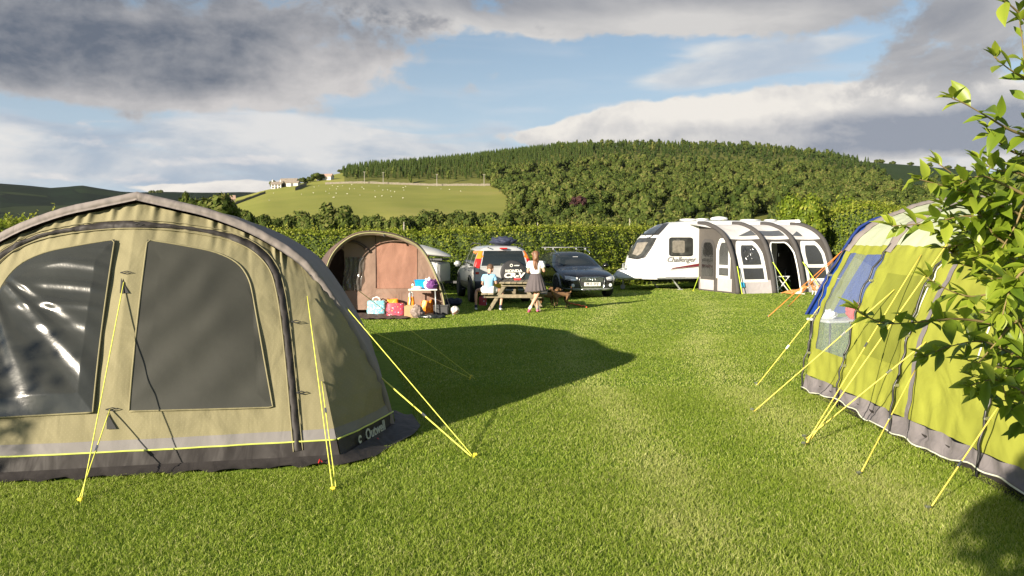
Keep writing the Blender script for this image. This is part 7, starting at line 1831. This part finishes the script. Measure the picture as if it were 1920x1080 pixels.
def grow(pts, n, lift, twin=.6):
    pth = resample(catmull(pts, 6), 40); tw.tube(pth[::2] + [pth[-1]], [max(.0015, .0052 * (1 - k / 21)) for k in range(len(pth[::2]) + 1)], 6)
    for k in range(n):
        f = .05 + .95 * k / (n - 1); i = min(38, int(f * 39)); p = pth[i]; d = (pth[i + 1] - pth[i]).normalized(); a = k * 2.4 + random.uniform(-.5, .5)
        o1 = d.orthogonal().normalized(); o2 = d.cross(o1); side = o1 * math.cos(a) + o2 * math.sin(a)
        ld = (side * random.uniform(.6, 1.1) + d * random.uniform(.3, .8) + Vector((0, -.15, lift * .6 - .1)))
        L = random.uniform(.056, .092) * (1 if f < .85 else .72) ; up = Vector((random.gauss(-.2, .5), random.gauss(-.5, .4), 1))
        items.append((p, ld, up, L, L * random.uniform(.33, .43), random.uniform(.1, .7), random.gauss(.55, .16) + (.22 if f > .8 else 0)))
        if random.random() < twin: items.append((p, ld + Vector((random.gauss(0, .5), random.gauss(0, .4), random.gauss(.1, .5))), up, L * .7, L * .27, random.uniform(.1, .6), random.gauss(.6, .15)))
    for q in range(4): items.append((pth[-1], (pth[-1] - pth[-3]).normalized() + Vector((random.gauss(0, .45), random.gauss(0, .4), random.gauss(.25, .35))), Vector((0, -.4, 1)), random.uniform(.03, .055), .018, .2, .85))
for pts, n, lift in BR: grow([D(*q) for q in pts], int(n * (1.2 if pts[0][1] > 330 else .85)), lift, .75 if pts[0][1] > 330 else .25)
for k in range(26):                                              # inner twigs filling the mass near the picture edge
    y0 = random.uniform(330, 740); x1 = random.uniform(1800, 1890) - (60 if y0 < 470 else 0); d0 = random.uniform(1.95, 2.35)
    grow([D(1965, y0 + random.uniform(-30, 60), d0 + .1), D((1965 + x1) / 2, y0 + random.uniform(-25, 35), d0), D(x1, y0 + random.uniform(-45, 45), d0 - .05)], random.randint(9, 13), random.uniform(.1, .5))
for k in range(46):                                              # the body of the shrub beyond the picture edge
    b = Vector((random.gauss(2.25, .14), random.gauss(2.1, .3), random.uniform(.1, 1.0))); tip = b + Vector((random.gauss(.05, .3), random.gauss(.15, .35), random.uniform(.35, 1.1)))
    if tip.x < tip.y * .66 + .06: tip.x = tip.y * .66 + .1
    if b.x < b.y * .66 + .06: b.x = b.y * .66 + .1
    grow([b, b.lerp(tip, .5) + Vector((.05, 0, .05)), tip], 15, .3)
for k in range(5): tw.tube(catmull([(2.2 + .06 * k, 1.9 + .08 * k, 0), (2.2 + .04 * k, 2.0, .6), (2.0 + .08 * k, 2.05, 1.2), (1.75 + .16 * k, 2.0 + .05 * k, 1.9)], 5), [.016 - .0006 * j for j in range(16)], 7)
V, Fq, T = leafmesh(items); inv = MW[SH.name].inverted().translation; V += np.array(inv[:], np.float32)
link('foliage', np_mesh('foliage', V, Fq, T, True), m_leaf, SH); tw.build('branches', m_twig, SH, smooth=True, world=True)
# trees outside the picture that throw the dappled shade
def shade_tree(label, loc, s, n, lumps, seed, ws=1.0):
    cr = crown(n, 1.0, 1.0, lumps, .10, seed, core=1); V = cr[0][:n * 4]; me = np_mesh('crown', V, [cr[1][0]], cr[2][:n * 4]); me.materials.append(m_leaf)
    r = thing('garden_tree', label, 'tree', loc, 0); o = bpy.data.objects.new('crown', me); COL.objects.link(o); o.parent = r; o.location = (0, 0, s[0]); o.scale = (s[1], s[1], s[2])
    MB().tube([(0, 0, -.1), (.03, 0, s[0] * .6), (0, .03, s[0] + s[2])], [.06, .045, .02], 8).build('trunk', m_trunk, r, smooth=True); return r
shade_tree('small leafy tree behind the photographer', (-1.88, -1.38, 0), (1.80, .40, .55), 2400, 10, 71)
shade_tree('sparse tree left of the cream tent', (-8.65, .35, 0), (1.75, .50, .90), 420, 8, 73)
# ------------------------------------------------------------------ thin evening haze over the valley
hz = bpy.data.materials.new('haze_air'); hz.use_nodes = True; t = NT(hz.node_tree); t.n.clear()
ou = t.new('ShaderNodeOutputMaterial'); pv = t.new('ShaderNodeVolumePrincipled'); pv.inputs['Color'].default_value = (.86, .91, 1, 1); pv.inputs['Density'].default_value = .000013; pv.inputs['Anisotropy'].default_value = .1
t.l.new(pv.outputs[0], ou.inputs['Volume'])
o = MB().box((-300, 1650, 150), (9000, 4300, 340)).build('haze', hz); tag(o, kind='stuff'); o['label'] = 'thin evening haze in the valley air'
